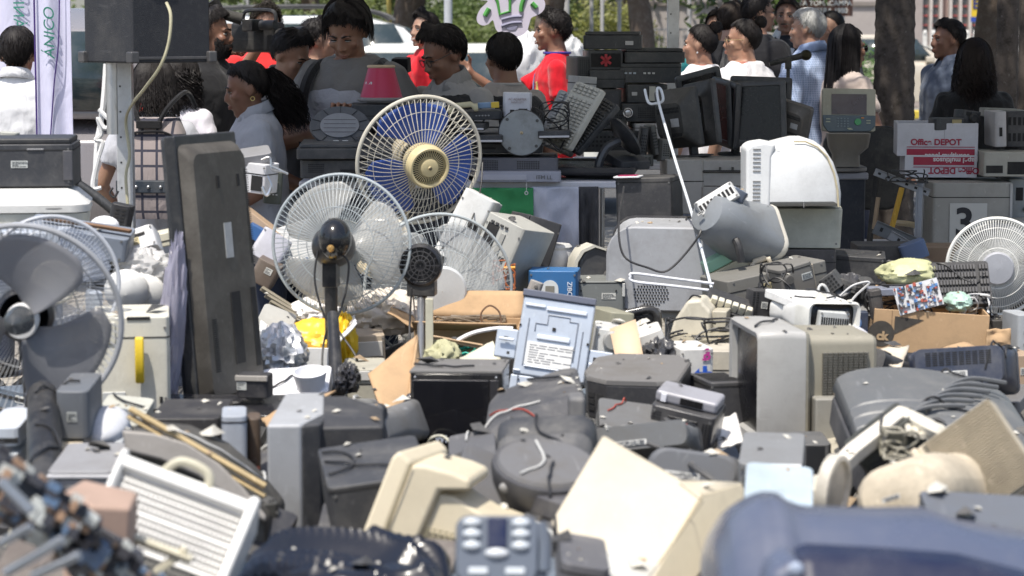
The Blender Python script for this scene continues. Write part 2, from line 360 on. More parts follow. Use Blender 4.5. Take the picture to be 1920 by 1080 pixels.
    # ---- hair
    if hair:
        hb = MB(HMx); ed = dict(EDGE)
        if hair in ('bun', 'pony', 'long'): ed = {0: 44, 40: 38, 60: 28, 76: 12, 88: -4, 100: -16, 112: -32, 140: -50, 180: -58}
        if hair == 'mop': ed = {0: 30, 35: 28, 58: 16, 75: -4, 92: -22, 110: -26, 140: -44, 180: -58}
        TH = {'short': .10, 'mop': .20, 'bun': .05, 'pony': .06, 'long': .12, 'buzz': .03, 'curly': .16}[hair]*hthick
        rings = []; NA, NE = 60, 14
        for j in range(NE+1):
            rg = []
            for i in range(NA):
                ph = i*360/NA; e0 = edge(ph, ed); f = j/NE; el = 90+(e0-90)*f
                tk = 1.0+TH*min(1, (1-f)*5+.08)*(1+.35*noise.noise(hdir(ph, el)*6+V((px, 0, 0))))
                p = hsurf(ph, el, tk)
                if hair in ('short', 'mop', 'curly') and abs((ph+180) % 360-180) < 75: p += V((0, -.006, quiff))*math.sin(min(1, f*1.2)*PI)**.7*(1-abs((ph+180) % 360-180)/75)*2
                rg.append(p)
            rings.append(rg)
        hb.loft(rings, False)
        def flow(long_):
            ph = seed.uniform(0, 360); e0 = edge(ph, ed); el = 88-(88-e0)*math.sqrt(seed.random()); k = 1+TH*.8
            pts = []; dphi = seed.uniform(-14, 14); st = seed.uniform(10, 22)
            for j in range(4):
                pts.append(hsurf(ph+dphi*j/3, max(el-st*j/2.2, e0-4-seed.random()*5), k+.018*j*(hair not in ('bun', 'pony'))+seed.uniform(0, .02)))
            if hair in ('short', 'mop', 'curly') and abs((ph+180) % 360-180) < 75 and el > 30:
                for j in range(4): pts[j] += V((0, -.004*j, quiff*1.4))*(1-abs((ph+180) % 360-180)/75)
            if hair == 'curly':
                for j in range(1, 4): pts[j] += V((seed.uniform(-.012, .012), seed.uniform(-.012, .012), seed.uniform(-.006, .014)))
            return pts
        if hair != 'buzz': strands(hb, 900 if hair in ('short', 'mop', 'curly') else 420, lambda: flow(0), .0019)
        else: strands(hb, 500, lambda: [hsurf(ph_, e_, 1.02) if 0 else hsurf((ph_ := seed.uniform(0, 360)), (e_ := seed.uniform(edge(ph_, ed), 85)), 1.01), hsurf(ph_+3, e_-3, 1.05)], .0015)
        if hair == 'long' or hair == 'mop':
            inv = (Matrix.Rotation(R(hyaw), 4, 'Z') @ Matrix.Rotation(R(hpitch), 4, 'X')).to_3x3().inverted(); dn = inv @ V((0, 0, -1)); L0 = hlen if hair == 'long' else .09
            def lg():
                ph = seed.uniform(68, 292) if hair == 'long' else seed.uniform(80, 280); e0 = seed.uniform(-12, 25); k = 1+TH*1.05+seed.uniform(0, .12); pts = [hsurf(ph, 80-(80-e0)*j/4, k) for j in range(5)]
                p = pts[-1]; L_ = L0*seed.uniform(.72, 1.05); amp = curl*seed.uniform(.5, 1.3); f0 = seed.uniform(0, 6); n = 9
                ux = V((math.cos(R(ph)), math.sin(R(ph)), 0))
                for j in range(1, n+1):
                    q = p+dn*(L_*j/n)+V((p.x*.28, .10 if 0 else .02, 0))*(j/n)*(1 if curl else .35)
                    pts.append(q+ux*(amp*math.sin(f0+j*1.5)*min(1, j/3))+hdir(ph, 0)*(amp*math.cos(f0+j*1.5)*min(1, j/3)))
                return pts
            strands(hb, 620 if hair == 'long' else 260, lg, .0040 if hair == 'long' else .003)
        if hair == 'pony':
            tie = V((0, .098, .060))
            def pn_():
                a = seed.uniform(0, 2*PI); r_ = seed.random()**.5; L_ = hlen*seed.uniform(.6, 1.05); amp = max(curl, .004)*seed.uniform(.6, 1.3); f0 = seed.uniform(0, 6); pts = []
                for j in range(11):
                    f = j/10; w_ = (.012+.062*math.sin(min(1, f*1.15)*PI*.62))*r_
                    pts.append(tie+V((math.cos(a)*w_, .035*math.sin(min(1, f*3)*PI/2)+.05*f+math.sin(a)*w_, .03*math.sin(min(1, f*4)*PI)-L_*f))+V((math.sin(f0+j*1.7), math.cos(f0+j*1.3), 0))*amp*min(1, f*3))
                return pts
            strands(hb, 620, pn_, .0028)
        if hair == 'bun':
            bc = V((0, .100, .112)); hb.ball(bc, (.040, .034, .036), 16, 10)
            strands(hb, 160, lambda: (lambda a, e: [bc+hdir(a+k*28, e+8*k)*.041 for k in range(4)])(seed.uniform(0, 360), seed.uniform(-60, 50)), .0022)
        hb.build('hair', hairm(hc), t)
    if glasses:
        g = MB(HMx); gm = mat((.02, .02, .022) if glasses != 'gold' else (.7, .55, .3), rough=.3, dirt=0, bump=0, metal=0 if glasses != 'gold' else .8, name='spectacle frame')
        for s in (-1, 1):
            g.tube([(s*.034+.021*math.cos(a*PI/8), -.099+.004*abs(math.cos(a*PI/8)), .004+.0165*math.sin(a*PI/8)) for a in range(16)], .0017, 5, True)
            g.tube([(s*.055, -.094, .010), (s*.077, -.06, .010), (s*.084, .0, .012), (s*.083, .02, .0)], .0019, 5)
        g.tube([(-.013, -.100, .008), (0, -.103, .010), (.013, -.100, .008)], .0017, 5); go = g.build('spectacles', gm, t)
        ln = MB(HMx)
        for s in (-1, 1): ln.lathe([(.020, -.0985), (.001, -.0995)], 16, 'y', (s*.034, 0, .004))
        if glasses in ('gold', 'sun'): ln.build('lens', mat((.01, .01, .012), rough=.08, dirt=0, bump=0, name='dark lens'), go)
    # ---- clothes
    g = MB(SM); k = 1.10 if topkind != 'jacket' else 1.17
    torso(g, k, (.80, .92, 1.06, 1.20, 1.30, 1.37, 1.415, 1.455)); tm = clothm(top, stripe)
    for s in (-1, 1):
        p0, p1, p2 = A[s]; rs = .058*(.1+.9*fx)*(.88 if female else 1)*(1.08 if topkind == 'jacket' else 1)
        g.ball(p0, rs)
        if sleeve <= 1: g.cone(p0, p0.lerp(p1, sleeve), rs, rs*1.06, 14)
        else: g.cone(p0, p1, rs, rs*.88, 14); g.ball(p1, rs*.86); g.cone(p1, p1.lerp(p2, min(1., sleeve-1)), rs*.88, rs*.66, 14)
    if sleeve > 0 or True:
        so = g.build({'tee': 't_shirt', 'polo': 'polo_shirt', 'shirt': 'shirt', 'jacket': 'suit_jacket', 'vest': 'shirt', 'dress': 'dress'}[topkind], tm, t)
        rm = so.modifiers.new('merge', 'REMESH'); rm.mode = 'VOXEL'; rm.voxel_size = .009; rm.use_smooth_shade = True
        dm = so.modifiers.new('folds', 'DISPLACE'); dm.texture = _ctex; dm.strength = fold*1.5; dm.mid_level = .42; dm.texture_coords = 'LOCAL'
        sm = so.modifiers.new('smooth', 'SMOOTH'); sm.factor = .5; sm.iterations = 2
    if topkind == 'vest':
        vv = MB(SM); torso(vv, 1.26, (.80, .92, 1.06, 1.20, 1.30, 1.37, 1.415)); vv.build('waistcoat', clothm((.018, .018, .02)), t, sub=1)
    if collar:
        cc = MB(SM @ LM); cm = clothm(collar_c or top)
        if collar == 'band': cc.ring((0, .012, 1.450), .071*(.9+.1*fx), .007, 28, 6, 'z')
        else:
            rings = []
            for rr_, z_, dy in ((.068, 1.440, 0), (.060, 1.486, .004), (.065, 1.490, .003), (.094, 1.438, -.004)):
                rings.append([(rr_*(.92+.08*fx)*math.sin(R(a)), .012-rr_*math.cos(R(a))+dy, z_-.022*math.cos(R(a))*(1 if rr_ > .08 else .7)) for a in range(16, 346, 15)])
            cc.loft(rings, False, False)
        cc.build('collar', cm, t, solid=.003 if collar != 'band' else 0, ang=60)
    tr = MB(SM); rings = []
    for z, a, bb in ((.99, .158, .118), (.90, .178, .13), (.80, .185, .135)): rings.append([(a*fx*math.cos(i*PI/10), bb*fx*math.sin(i*PI/10), z) for i in range(20)])
    tr.loft(rings)
    for s in (-1, 1): tr.cone((s*.09, 0, .86), (s*.1, -.01, .5), .098*fx, .075, 14); tr.cone((s*.1, -.01, .5), (s*.1, .02, .07), .075, .058, 14)
    to = tr.build('trousers', clothm(trousers), t); rm = to.modifiers.new('merge', 'REMESH'); rm.mode = 'VOXEL'; rm.voxel_size = .016; rm.use_smooth_shade = True
    for s in (-1, 1):
        sh = MB(SM); sh.ball((s*.1, -.045, .042), (.05, .135, .042), 14, 8); sh.build('shoe', mat((.03, .03, .03), rough=.5, name='shoe leather'), t)
    return t, so, SM @ LM, HMx, A
def print_on(t, so, body, size, c, loc, yaw=0, rot=None, M=None, name='lettering', **k):
    """writing printed on a garment: text turned into a mesh and laid on the cloth"""
    cu = bpy.data.curves.new(name, 'FONT'); cu.body = body; cu.size = size; cu.align_x = 'CENTER'; cu.align_y = 'CENTER'
    for a, v in k.items(): setattr(cu, a, v)
    o = bpy.data.objects.new(name, cu); col.objects.link(o); C.view_layer.update()
    me = bpy.data.meshes.new_from_object(o); bpy.data.objects.remove(o)
    o = bpy.data.objects.new(name, me); col.objects.link(o); o.parent = t; me.materials.clear(); me.materials.append(clothm(c, name='printed ink', folds=0))
    X = Matrix.Translation(loc) @ Matrix.Rotation(R(yaw), 4, 'Z') @ Matrix.Rotation(R(90), 4, 'X')
    if rot: X = X @ Matrix.Rotation(R(rot), 4, 'Z')
    me.transform((M or Matrix()) @ X)
    s = o.modifiers.new('lay', 'SHRINKWRAP'); s.target = so; s.wrap_method = 'NEAREST_SURFACEPOINT'; s.wrap_mode = 'ABOVE_SURFACE'; s.offset = .0035
    return o
def patch_on(t, so, name, m, pts, M=None, off=.004):
    mb = MB(M); n = 14; a, b, c, d = [V(p) for p in pts]
    mb.grid(n, n, lambda u, v: a.lerp(b, u).lerp(d.lerp(c, u), v)); o = mb.build(name, m, t)
    s = o.modifiers.new('lay', 'SHRINKWRAP'); s.target = so; s.wrap_method = 'NEAREST_SURFACEPOINT'; s.wrap_mode = 'ABOVE_SURFACE'; s.offset = off
    return o
# ---------------------------------------------------------------- devices (front at y=0 facing -y, depth along +y, base at z=0)
def slots(mb, o, u, v, n, nu, nv, su, sv, t=.0015):
    """rows of ventilation slots on a face: origin o, unit-ish extents u,v (whole field), normal n"""
    o, u, v, n = V(o), V(u), V(v), V(n).normalized(); uu, vv = u.normalized(), v.normalized()
    for i in range(nu):
        for j in range(nv):
            c = o+u*((i+.5)/nu)+v*((j+.5)/nv); a = uu*(u.length/nu*su/2); b = vv*(v.length/nv*sv/2)
            vs = [c+x*a+y*b+n*(z*t) for z in (-1, 1) for y in (-1, 1) for x in (-1, 1)]
            mb.add(vs, [(0, 2, 3, 1), (4, 5, 7, 6), (0, 1, 5, 4), (2, 6, 7, 3), (0, 4, 6, 2), (1, 3, 7, 5)])
def crt(label, cat, px, py, d, w, h, dep, rot=(0, 0, 0), front=OFFW, back=None, bez=.075, tail=(.62, .66), c=None, screen=True, stand=None, vent='tsb', group=None, rough=.5, name='crt_monitor', bowl=0, bd=.07, mid=.55, tz=0, buttons=True, dirt=.25, steps=1, rad=.02, rlab=True):
    w, h = m_(w, d), m_(h, d); back = back or front
    t = thing(name, label, cat, px, py, d, rot, c or (0, dep/2, h/2), group)
    fm = pl(front, rough=rough, dirt=dirt); bm_ = pl(back, rough=rough+.05, dirt=dirt+.05); cz = h/2+.0
    q = MB(); lo = bez*.5
    q.loft([rrect(w*.97, h*.97, rad, bd, 4, 0, cz), rrect(w, h, rad, bd*.6, 4, 0, cz), rrect(w, h, rad, .012, 4, 0, cz), rrect(w-.012, h-.012, rad, 0, 4, 0, cz),
            rrect(w-w*bez*2, h-h*bez*2-lo*h, .02, .004, 4, 0, cz+lo*h/2), rrect(w-w*bez*2.5, h-h*bez*2.6-lo*h, .02, .022, 4, 0, cz+lo*h/2)], False)
    q.build('bezel', fm, t)
    if screen:
        s = MB(); sw, sh = w-w*bez*2.3, h-h*bez*2.3-lo*h
        s.grid(12, 9, lambda u, v: ((u-.5)*sw, .020-.022*math.sin(u*PI)*math.sin(v*PI), cz+lo*h/2+(v-.5)*sh)); s.build('screen', screen_m, t)
    if buttons:
        s = MB()
        for i in range(5): s.box(w*(-.05+.06*i), -.002, lo*h*.9+.004, w*.035, .006, .006)
        s.lathe([(.008, -.005), (.008, .004)], 12, 'y', (w*.36, 0, lo*h*.9+.004)); s.build('buttons', pl(tuple(x*.6 for x in front)), t)
    q = MB(); y1 = bd+(dep-bd)*mid; tw, th = w*tail[0], h*tail[1]; zt = cz+tz*h
    ks = [(.965, .965, bd-.002, cz, rad), (.955, .95, bd+(y1-bd)*.35, cz, rad*1.5)]
    if bowl:
        for i in range(1, 7):
            f = i/6; k = math.cos(f*PI/2)**.55; ks.append((tail[0]+(.95-tail[0])*k, tail[1]+(.95-tail[1])*k, bd+(y1-bd)*.35+(dep-.02-bd-(y1-bd)*.35)*math.sin(f*PI/2), cz+(zt-cz)*f, rad*2+.04*f))
    else:
        ks += [((.955+tail[0]*.6)/1.6, (.95+tail[1]*.6)/1.6, y1*.82+bd*.18, cz+(zt-cz)*.5, rad*1.8), (tail[0], tail[1], y1, zt, rad*1.4), (tail[0]*.97, tail[1]*.97, dep-.008, zt, rad*1.2), (tail[0]*.93, tail[1]*.93, dep, zt, rad)]
    q.loft([rrect(w*a, h*b, r_, y, 5, 0, z) for a, b, y, z, r_ in ks]); q.build('rear_casing', bm_, t, ang=28)
    s = MB()
    if 't' in vent and not bowl: slots(s, (-tw*.4, y1+.01, zt+th/2), (tw*.8, 0, 0), (0, (dep-y1)*.8, -.004), (0, 0, 1), 14, 4, .5, .75); s.build('vent_slots', hole_m, t); s = MB()
    if 's' in vent and not bowl:
        for k in (-1, 1): slots(s, (k*tw/2, y1+.015, zt-th*.25), (0, (dep-y1)*.75, 0), (0, 0, th*.55), (k, 0, 0), 4, 12, .8, .45); s.build('vent_slots', hole_m, t); s = MB()
    if 'b' in vent: slots(s, (-tw*.36, dep, zt+th*.02), (tw*.72, 0, 0), (0, 0, th*.36), (0, 1, 0), 10, 7, .8, .45)
    if 'f' in vent:
        for k in (-1, 1): slots(s, (k*w*.478, bd+.01, h*.25), (k*.0, (y1-bd)*.3, 0), (0, 0, h*.5), (k, 0, 0), 3, 22, .8, .45, .0022); s.build('vent_slots', hole_m, t); s = MB()
    if s.v: s.build('vent_slots', hole_m, t)
    if not rlab: return t
    s = MB(); s.box(tw*.12, dep+.002, zt-th*.22, tw*.42, .002, th*.2); so = s.build('rating_label', pl((.6, .6, .58), dirt=.3), t)
    scribble(so, hole_m, tw*-.07, tw*.31, zt-th*.31, zt-th*.14, 5, dep+.0035, seed=int(px))
    if stand:
        s = MB(); s.lathe([(w*.30, .0), (w*.31, .012), (w*.27, .03), (w*.14, .045), (w*.12, .075), (w*.2, .1)], 30, 'z', (0, bd+.1, -.085)); s.build('swivel_base', bm_, t)
    return t
def flat(label, px, py, d, w, h, rot=(0, 0, 0), colr=(.04, .04, .045), c=None, th=.05, group=None, stand=True, bez=.022, rough=.35, cat='monitor', name='flat_monitor', lab=True, backc=None, bk=(.72, .66, .66, .58), vents=True):
    w, h = m_(w, d), m_(h, d); t = thing(name, label, cat, px, py, d, rot, c or (0, 0, h/2), group); fm = pl(colr, rough=rough, dirt=.2); bc = pl(backc or colr, rough=.5, dirt=.3)
    q = MB(); q.loft([rrect(w, h, .012, .018, 3, 0, h/2), rrect(w, h, .012, .002, 3, 0, h/2), rrect(w-.006, h-.006, .010, 0, 3, 0, h/2), rrect(w-bez*2, h-bez*2.2, .004, .001, 3, 0, h/2+bez*.1), rrect(w-bez*2.2, h-bez*2.4, .004, .006, 3, 0, h/2+bez*.1)], False); q.build('bezel', fm, t)
    q = MB(); q.box(0, .0075, h/2, w-bez*2, .003, h-bez*2); q.build('screen', screen_m, t)
    q = MB(); q.loft([rrect(w, h, .012, .018, 3, 0, h/2), rrect(w*.98, h*.97, .012, .026, 3, 0, h/2), rrect(w*bk[0], h*bk[1], .03, th*.8, 3, 0, h*.485), rrect(w*bk[2], h*bk[3], .03, th, 3, 0, h*.48)]); q.build('rear_casing', bc, t)
    s = MB(); slots(s, (-w*.28, th, h*.60), (w*.56, 0, 0), (0, 0, h*.1), (0, 1, 0), 16, 2, .5, .8); slots(s, (-w*.28, th, h*.20), (w*.56, 0, 0), (0, 0, h*.07), (0, 1, 0), 16, 1, .5, .8)
    if vents: s.build('vent_slots', hole_m, t)
    if lab: s = MB(); s.box(-w*.14, th+.001, h*.44, w*.2, .001, h*.14); s.build('rating_label', pl((.5, .5, .5), dirt=.35), t)
    if stand:
        s = MB(); s.box(0, th+.02, h*.16, w*.12, .035, h*.62); s.build('neck', bc, t, bev=.008)
        s = MB(); s.lathe([(w*.27, -h*.15), (w*.27, -h*.13), (w*.1, -h*.105)], 28, 'z', (0, th+.01, 0)); s.build('foot', bc, t)
    return t
def cage_prof(Rr, D, r0, n=7, pw=3.2):
    return [(r0+(Rr-r0)*i/n, D*(1-((r0+(Rr-r0)*i/n)/Rr)**pw)) for i in range(n+1)]
def fan(label, px, py, d, Rp, rot=(0, 0, 0), blade=(.05, .08, .35), ba=None, wires=56, wire=WHITE, wr=.0013, front=True, hubc=CREAM, motor=BLK, pole=.5, polec=None, Df=.07, Db=.09, hub='disc', nb=3, spin=0, group=None, base=True, rear=True, b0=0, rim=.006, flat_=False, rings=(.55, .8), sweep=78, hr=.2, fdist=0):
    Rr = m_(Rp, d); t = thing('electric_fan', label, 'fan', px, py, d, rot, (0, 0, 0), group)
    wm = mat(wire, rough=.35, dirt=.2, bump=0, metal=.0, name='coated wire'); s = MB(); s.ring((0, 0, 0), Rr, rim, 72, 8); s.build('cage_rim', wm, t)
    def grille(sg, D, nm, r0):
        g = MB(); pr = cage_prof(Rr, D, r0)
        for i in range(wires):
            a = i*2*PI/wires
            pts = [((r*math.cos(a+.10*(1-r/Rr)*spin)), sg*y, r*math.sin(a+.10*(1-r/Rr)*spin)) for r, y in pr]
            if flat_:
                L_ = []
                for (x, y, z), (r, _) in zip(pts, pr):
                    tx, tz = -math.sin(a), math.cos(a); hw = wr; L_.append([(x+tx*hw, y-.0*sg, z+tz*hw), (x-tx*hw, y, z-tz*hw), (x-tx*hw, y-sg*.003, z-tz*hw), (x+tx*hw, y-sg*.003, z+tz*hw)])
                g.loft(L_, True)
            else: g.tube(pts, wr, 4)
        for f in rings:
            r = Rr*f; y = D*(1-f**3.2); g.ring((0, sg*y, 0), r, wr*1.3, 56, 5)
        g.ring((0, sg*D, 0), r0, wr*2, 32, 5); g.build(nm, wm, t)
    if front: grille(-1, Df, 'front_grille', Rr*hr)
    if rear: grille(1, Db, 'rear_grille', Rr*.28)
    bm_ = clearm(blade, ba, .3) if ba else mat(blade, rough=.28, dirt=.15, bump=0, name='blade plastic')
    for k in range(nb):
        g = MB(); a0 = b0+k*2*PI/nb; sw = R(sweep)
        def fn(u, v):
            r = Rr*(.16+.74*v); wdt = sw*(.55+.45*math.sin(v*PI*.62)**.8)*(1-.25*max(0, v-.85)/.15*abs(u-.5)*2); a = a0+(u-.35)*wdt+.28*v
            return (r*math.cos(a), (u-.5)*.055*(1.25-.5*v)+.008*math.sin(u*PI), r*math.sin(a))
        g.grid(14, 12, fn); g.build('blade', bm_, t, solid=.0025)
    g = MB(); hm = mat(hubc, rough=.4, dirt=.2, name='hub plastic')
    g.lathe([(Rr*.15, -.02), (Rr*.17, .0), (Rr*.17, .03)], 28, 'y'); g.build('blade_hub', mat(blade if not ba else (.7, .7, .7), rough=.35, dirt=.1, bump=0), t)
    if front:
        g = MB(); hd = Df+fdist
        if hub == 'drum':
            g.lathe([(Rr*.30, -.02), (Rr*.33, -hd*.5), (Rr*.325, -hd), (Rr*.30, -hd-.006), (Rr*.27, -hd-.004), (Rr*.26, -hd+.025), (.001, -hd+.026)], 44, 'y', cap=False)
            for i in range(44): a = i*2*PI/44; x, z = math.cos(a), math.sin(a); g.cone((x*Rr*.27, -hd+.004, z*Rr*.27), (x*Rr*.12, -hd+.001, z*Rr*.12), .0017, .0014, 4)
            g.lathe([(Rr*.15, -hd+.02), (Rr*.14, -hd-.004), (Rr*.10, -hd-.008), (.001, -hd-.007)], 28, 'y', cap=False); g.ball((0, -hd-.006, 0), Rr*.03)
            hl_ = g.build('hub_cover', hm, t); q = MB(); q.lathe([(Rr*.262, -hd+.0235), (.001, -hd+.023)], 32, 'y', cap=False); q.build('recess', hole_m, hl_); q = MB(); q.lathe([(Rr*.028, -hd-.0135), (.001, -hd-.0145)], 14, 'y'); q.build('centre_cap', mat((.1, .08, .05)), hl_)
        else: g.lathe([(Rr*.34, -hd+.006), (Rr*.34, -hd-.004), (Rr*.31, -hd-.011), (.001, -hd-.014)], 40, 'y', cap=False); g.build('hub_cover', hm, t)
    mm = mat(motor, rough=.35, dirt=.25, name='motor housing'); g = MB()
    g.lathe([(Rr*.25, Db-.02), (Rr*.30, Db), (Rr*.30, Db+.035), (Rr*.26, Db+.07), (Rr*.2, Db+.12), (Rr*.08, Db+.145), (.001, Db+.15)], 30, 'y', cap=False); mo = g.build('motor_housing', mm, t)
    g = MB(); slots(g, (-Rr*.1, Db+.139, -Rr*.08), (Rr*.2, 0, 0), (0, 0, Rr*.16), (0, 1, 0), 1, 5, .8, .4, .002); g.cone((0, Db+.05, Rr*.28), (0, Db+.05, Rr*.40), .007, .009, 10); g.build('oscillation_knob', mm, mo)
    pm = mat(polec or motor, rough=.3, dirt=.2, metal=.0 if polec is None else .6, bump=0); g = MB(); g.box(0, Db+.055, -Rr*.36, .045, .06, .09); g.cone((0, Db+.055, -Rr*.3), (0, Db+.055, -Rr*.3-pole*.45), .022, .019, 14); g.cone((0, Db+.055, -Rr*.3-pole*.4), (0, Db+.055, -Rr*.3-pole), .013, .013, 14); g.build('pole', pm, t, bev=.003)
    if base: g = MB(); g.lathe([(.17, 0), (.17, .02), (.12, .045), (.03, .06)], 30, 'z', (0, Db+.055, -Rr*.3-pole-.03)); g.build('base', mm, t)
    return t
def boxdev(label, cat, name, px, py, d, w, h, dep, rot=(0, 0, 0), colr=OFFW, c=None, group=None, feats=(), bev=.008, rough=.5, dirt=.25, accent=None, dcol=None, taper=0):
    """box-shaped appliance with seams, trays, panels, grilles: feats is a list of (kind, ...)"""
    w, h = m_(w, d), m_(h, d); t = thing(name, label, cat, px, py, d, rot, c or (0, dep/2, h/2), group); bm_ = mat(colr, rough=rough, dirt=dirt, dcol=dcol); ac = mat(accent or tuple(x*.55 for x in colr), rough=rough, dirt=dirt*.8)
    q = MB(); k = 1-taper
    q.loft([rrect(w*k, dep*k, .015, h, 3, 0, dep/2, 'z'), rrect(w, dep, .015, .0, 3, 0, dep/2, 'z')]); q.build('casing', bm_, t, bev=bev)
    for f in feats:
        a = f[1:]; q = MB()
        if f[0] == 'seam':      # horizontal parting line at height fraction
            q.loft([rrect(w+.002, dep+.002, .016, h*a[0]-.0018, 3, 0, dep/2, 'z'), rrect(w+.002, dep+.002, .016, h*a[0]+.0018, 3, 0, dep/2, 'z')]); q.build('seam', hole_m, t)
        elif f[0] == 'lid':
            q.box(0, dep/2, h+.008, w*.94, dep*.92, .018); q.build('lid', ac if len(a) and a[0] else bm_, t, bev=.006)
        elif f[0] == 'slot':    # dark opening on the front x0,z0,x1,z1 fractions
            q.b2((w*(a[0]-.5), -.003, h*a[1]), (w*(a[2]-.5), .006, h*a[3])); q.build('slot', hole_m, t)
        elif f[0] == 'panel':
            q.b2((w*(a[0]-.5), -.005, h*a[1]), (w*(a[2]-.5), .006, h*a[3])); q.build(a[5] if len(a) > 5 else 'panel', mat(a[4], rough=.4, dirt=.2) if len(a) > 4 else ac, t, bev=.002)
        elif f[0] == 'grille':
            slots(q, (w*(a[0]-.5), 0, h*a[1]), (w*(a[2]-a[0]), 0, 0), (0, 0, h*(a[3]-a[1])), (0, -1, 0), a[4], a[5], .6, .5); q.build('grille', hole_m, t)
        elif f[0] == 'tgrille':
            slots(q, (w*(a[0]-.5), dep*a[1], h), (w*(a[2]-a[0]), 0, 0), (0, dep*(a[3]-a[1]), 0), (0, 0, 1), a[4], a[5], .6, .5); q.build('grille', hole_m, t)
        elif f[0] == 'sgrille':
            for s in (-1, 1): slots(q, (s*w/2, dep*a[0], h*a[1]), (0, dep*(a[2]-a[0]), 0), (0, 0, h*(a[3]-a[1])), (s, 0, 0), a[4], a[5], .6, .5)
            q.build('grille', hole_m, t)
        elif f[0] == 'tray':
            q.b2((w*(a[0]-.5), -a[2], h*a[1]), (w*(.5-a[0]), .0, h*a[1]+.01)); q.build('paper_tray', ac, t, bev=.003)
        elif f[0] == 'feed':
            q.loft([[(-w*.35, dep*.7, h-.01), (w*.35, dep*.7, h-.01), (w*.35, dep*.7+.008, h-.01), (-w*.35, dep*.7+.008, h-.01)], [(-w*.32, dep*.95, h+a[0]), (w*.32, dep*.95, h+a[0]), (w*.32, dep*.95+.006, h+a[0]), (-w*.32, dep*.95+.006, h+a[0])]]); q.build('paper_support', ac, t)
        elif f[0] == 'buttons':
            for i in range(a[2]): q.box(w*(a[0]-.5)+i*a[3], -.003, h*a[1], a[3]*.6, .008, a[3]*.4)
            q.build('buttons', mat(a[4] if len(a) > 4 else (.3, .3, .3)), t, bev=.001)
        elif f[0] == 'knob':
            q.lathe([(a[2], .0), (a[2], -.012), (a[2]*.8, -.018), (.001, -.018)], 20, 'y', (w*(a[0]-.5), 0, h*a[1]), cap=False); q.build('knob', ac, t)
        elif f[0] == 'text':
            text(a[0], a[1], mat(a[4], dirt=0, bump=0, name='print'), t, (w*(a[2]-.5), -.006, h*a[3]), rot=(90, a[5] if len(a) > 5 else 0, 0), bold=a[6] if len(a) > 6 else 0)
        elif f[0] == 'ports':
            for i in range(a[0]): q.box(w*(-.4+.8*i/max(1, a[0]-1)), -.002, h*a[1], w*.05, .006, h*.10)
            q.build('ports', hole_m, t)
    r_ = random.Random(int(px*31+py*17))
    if 4.5 < d < 9.2 and w > .07 and h > .035 and r_.random() < .5:
        x, z, sw, shh = r_.uniform(-.3, .3)*w, r_.uniform(.3, .7)*h, min(.05, w*.3), min(.022, h*.35); q = MB(); q.box(x, -.0012, z, sw, .001, shh); so_ = q.build('sticker', mat(r_.choice(((.6, .6, .56), (.5, .52, .5), (.58, .5, .3))), dirt=.35), t); scribble(so_, hole_m, x-sw*.42, x+sw*.42, z-shh*.4, z+shh*.4, 4, -.0022, seed=int(px))
    if d < 9.2 and w > .1 and h > .05:
        q = MB(); [q.lathe([(.004, -.0005), (.0035, -.002), (.001, -.002)], 8, 'y', (sx*w*.44, 0, sz*h), cap=False) for sx in (-1, 1) for sz in (.12, .88)]; q.build('screws', pl((.12, .12, .12)), t)
    return t
def keyboard(label, px, py, d, w, rot, colr=CREAM, keyc=OFFW, group=None, c=(0, 0, 0), dep=.16, rows=5, cols=18):
    w = m_(w, d); t = thing('keyboard', label, 'keyboard', px, py, d, rot, c, group); q = MB(); q.loft([rrect(w, dep, .012, 0, 3, 0, 0, 'z'), rrect(w, dep, .012, .018, 3, 0, 0, 'z'), rrect(w*.985, dep*.96, .012, .024, 3, 0, 0, 'z')]); q.build('case', pl(colr), t)
    q = MB(); u = w*.95/cols; v = dep*.86/rows
    for i in range(cols):
        if i == cols-4: continue
        for j in range(rows): q.loft([rrect(u*.86, v*.86, .002, .024, 1, (i-cols/2+.5)*u, (j-rows/2+.5)*v, 'z'), rrect(u*.66, v*.66, .002, .033, 1, (i-cols/2+.5)*u, (j-rows/2+.5)*v, 'z')])
    q.build('keys', pl(keyc), t); return t
def carton(label, px, py, d, w, h, dep, rot=(0, 0, 0), m=None, c=None, group=None, flaps=(60, 60, 100, 40), fl=.12, cat='box', name='cardboard_box', wall=.006, fill=True):
    w, h = m_(w, d), m_(h, d); t = thing(name, label, cat, px, py, d, rot, c or (0, dep/2, h/2), group); m = m or card_m; q = MB()
    q.b2((-w/2, 0, 0), (w/2, wall, h)); q.b2((-w/2, dep-wall, 0), (w/2, dep, h)); q.b2((-w/2, wall, 0), (-w/2+wall, dep-wall, h)); q.b2((w/2-wall, wall, 0), (w/2, dep-wall, h)); q.b2((-w/2+wall, wall, 0), (w/2-wall, dep-wall, wall)); q.build('carton_body', m, t, bev=.002)
    for k, a in enumerate(flaps):
        if a is None: continue
        q = MB(); a = R(a); L_ = w if k < 2 else dep-.01; s, cc = math.sin(a), math.cos(a)
        def fn(u, v):
            o = (u-.5)*L_; e = v*fl+.006*noise.noise(V((u*3, v*3, px*.1+k))); x = .008*noise.noise(V((u*4, v*2, k+py)))
            return {0: (o, -s*e+x, h+cc*e), 1: (o, dep+s*e+x, h+cc*e), 2: (-w/2-s*e+x, dep/2+o, h+cc*e), 3: (w/2+s*e+x, dep/2+o, h+cc*e)}[k]
        q.grid(10, 5, fn); q.build('flap', m, t, solid=.005)
    return t
def cable(label, pts, r=.004, m=None, cat='cable', group=None, name='power_cable'):
    """pts: (px,py,d)"""
    q = MB(); q.curve([P(*p) for p in pts], r, 8, 6); o = q.build(name, m or cable_m); return tag(o, label, cat, group)
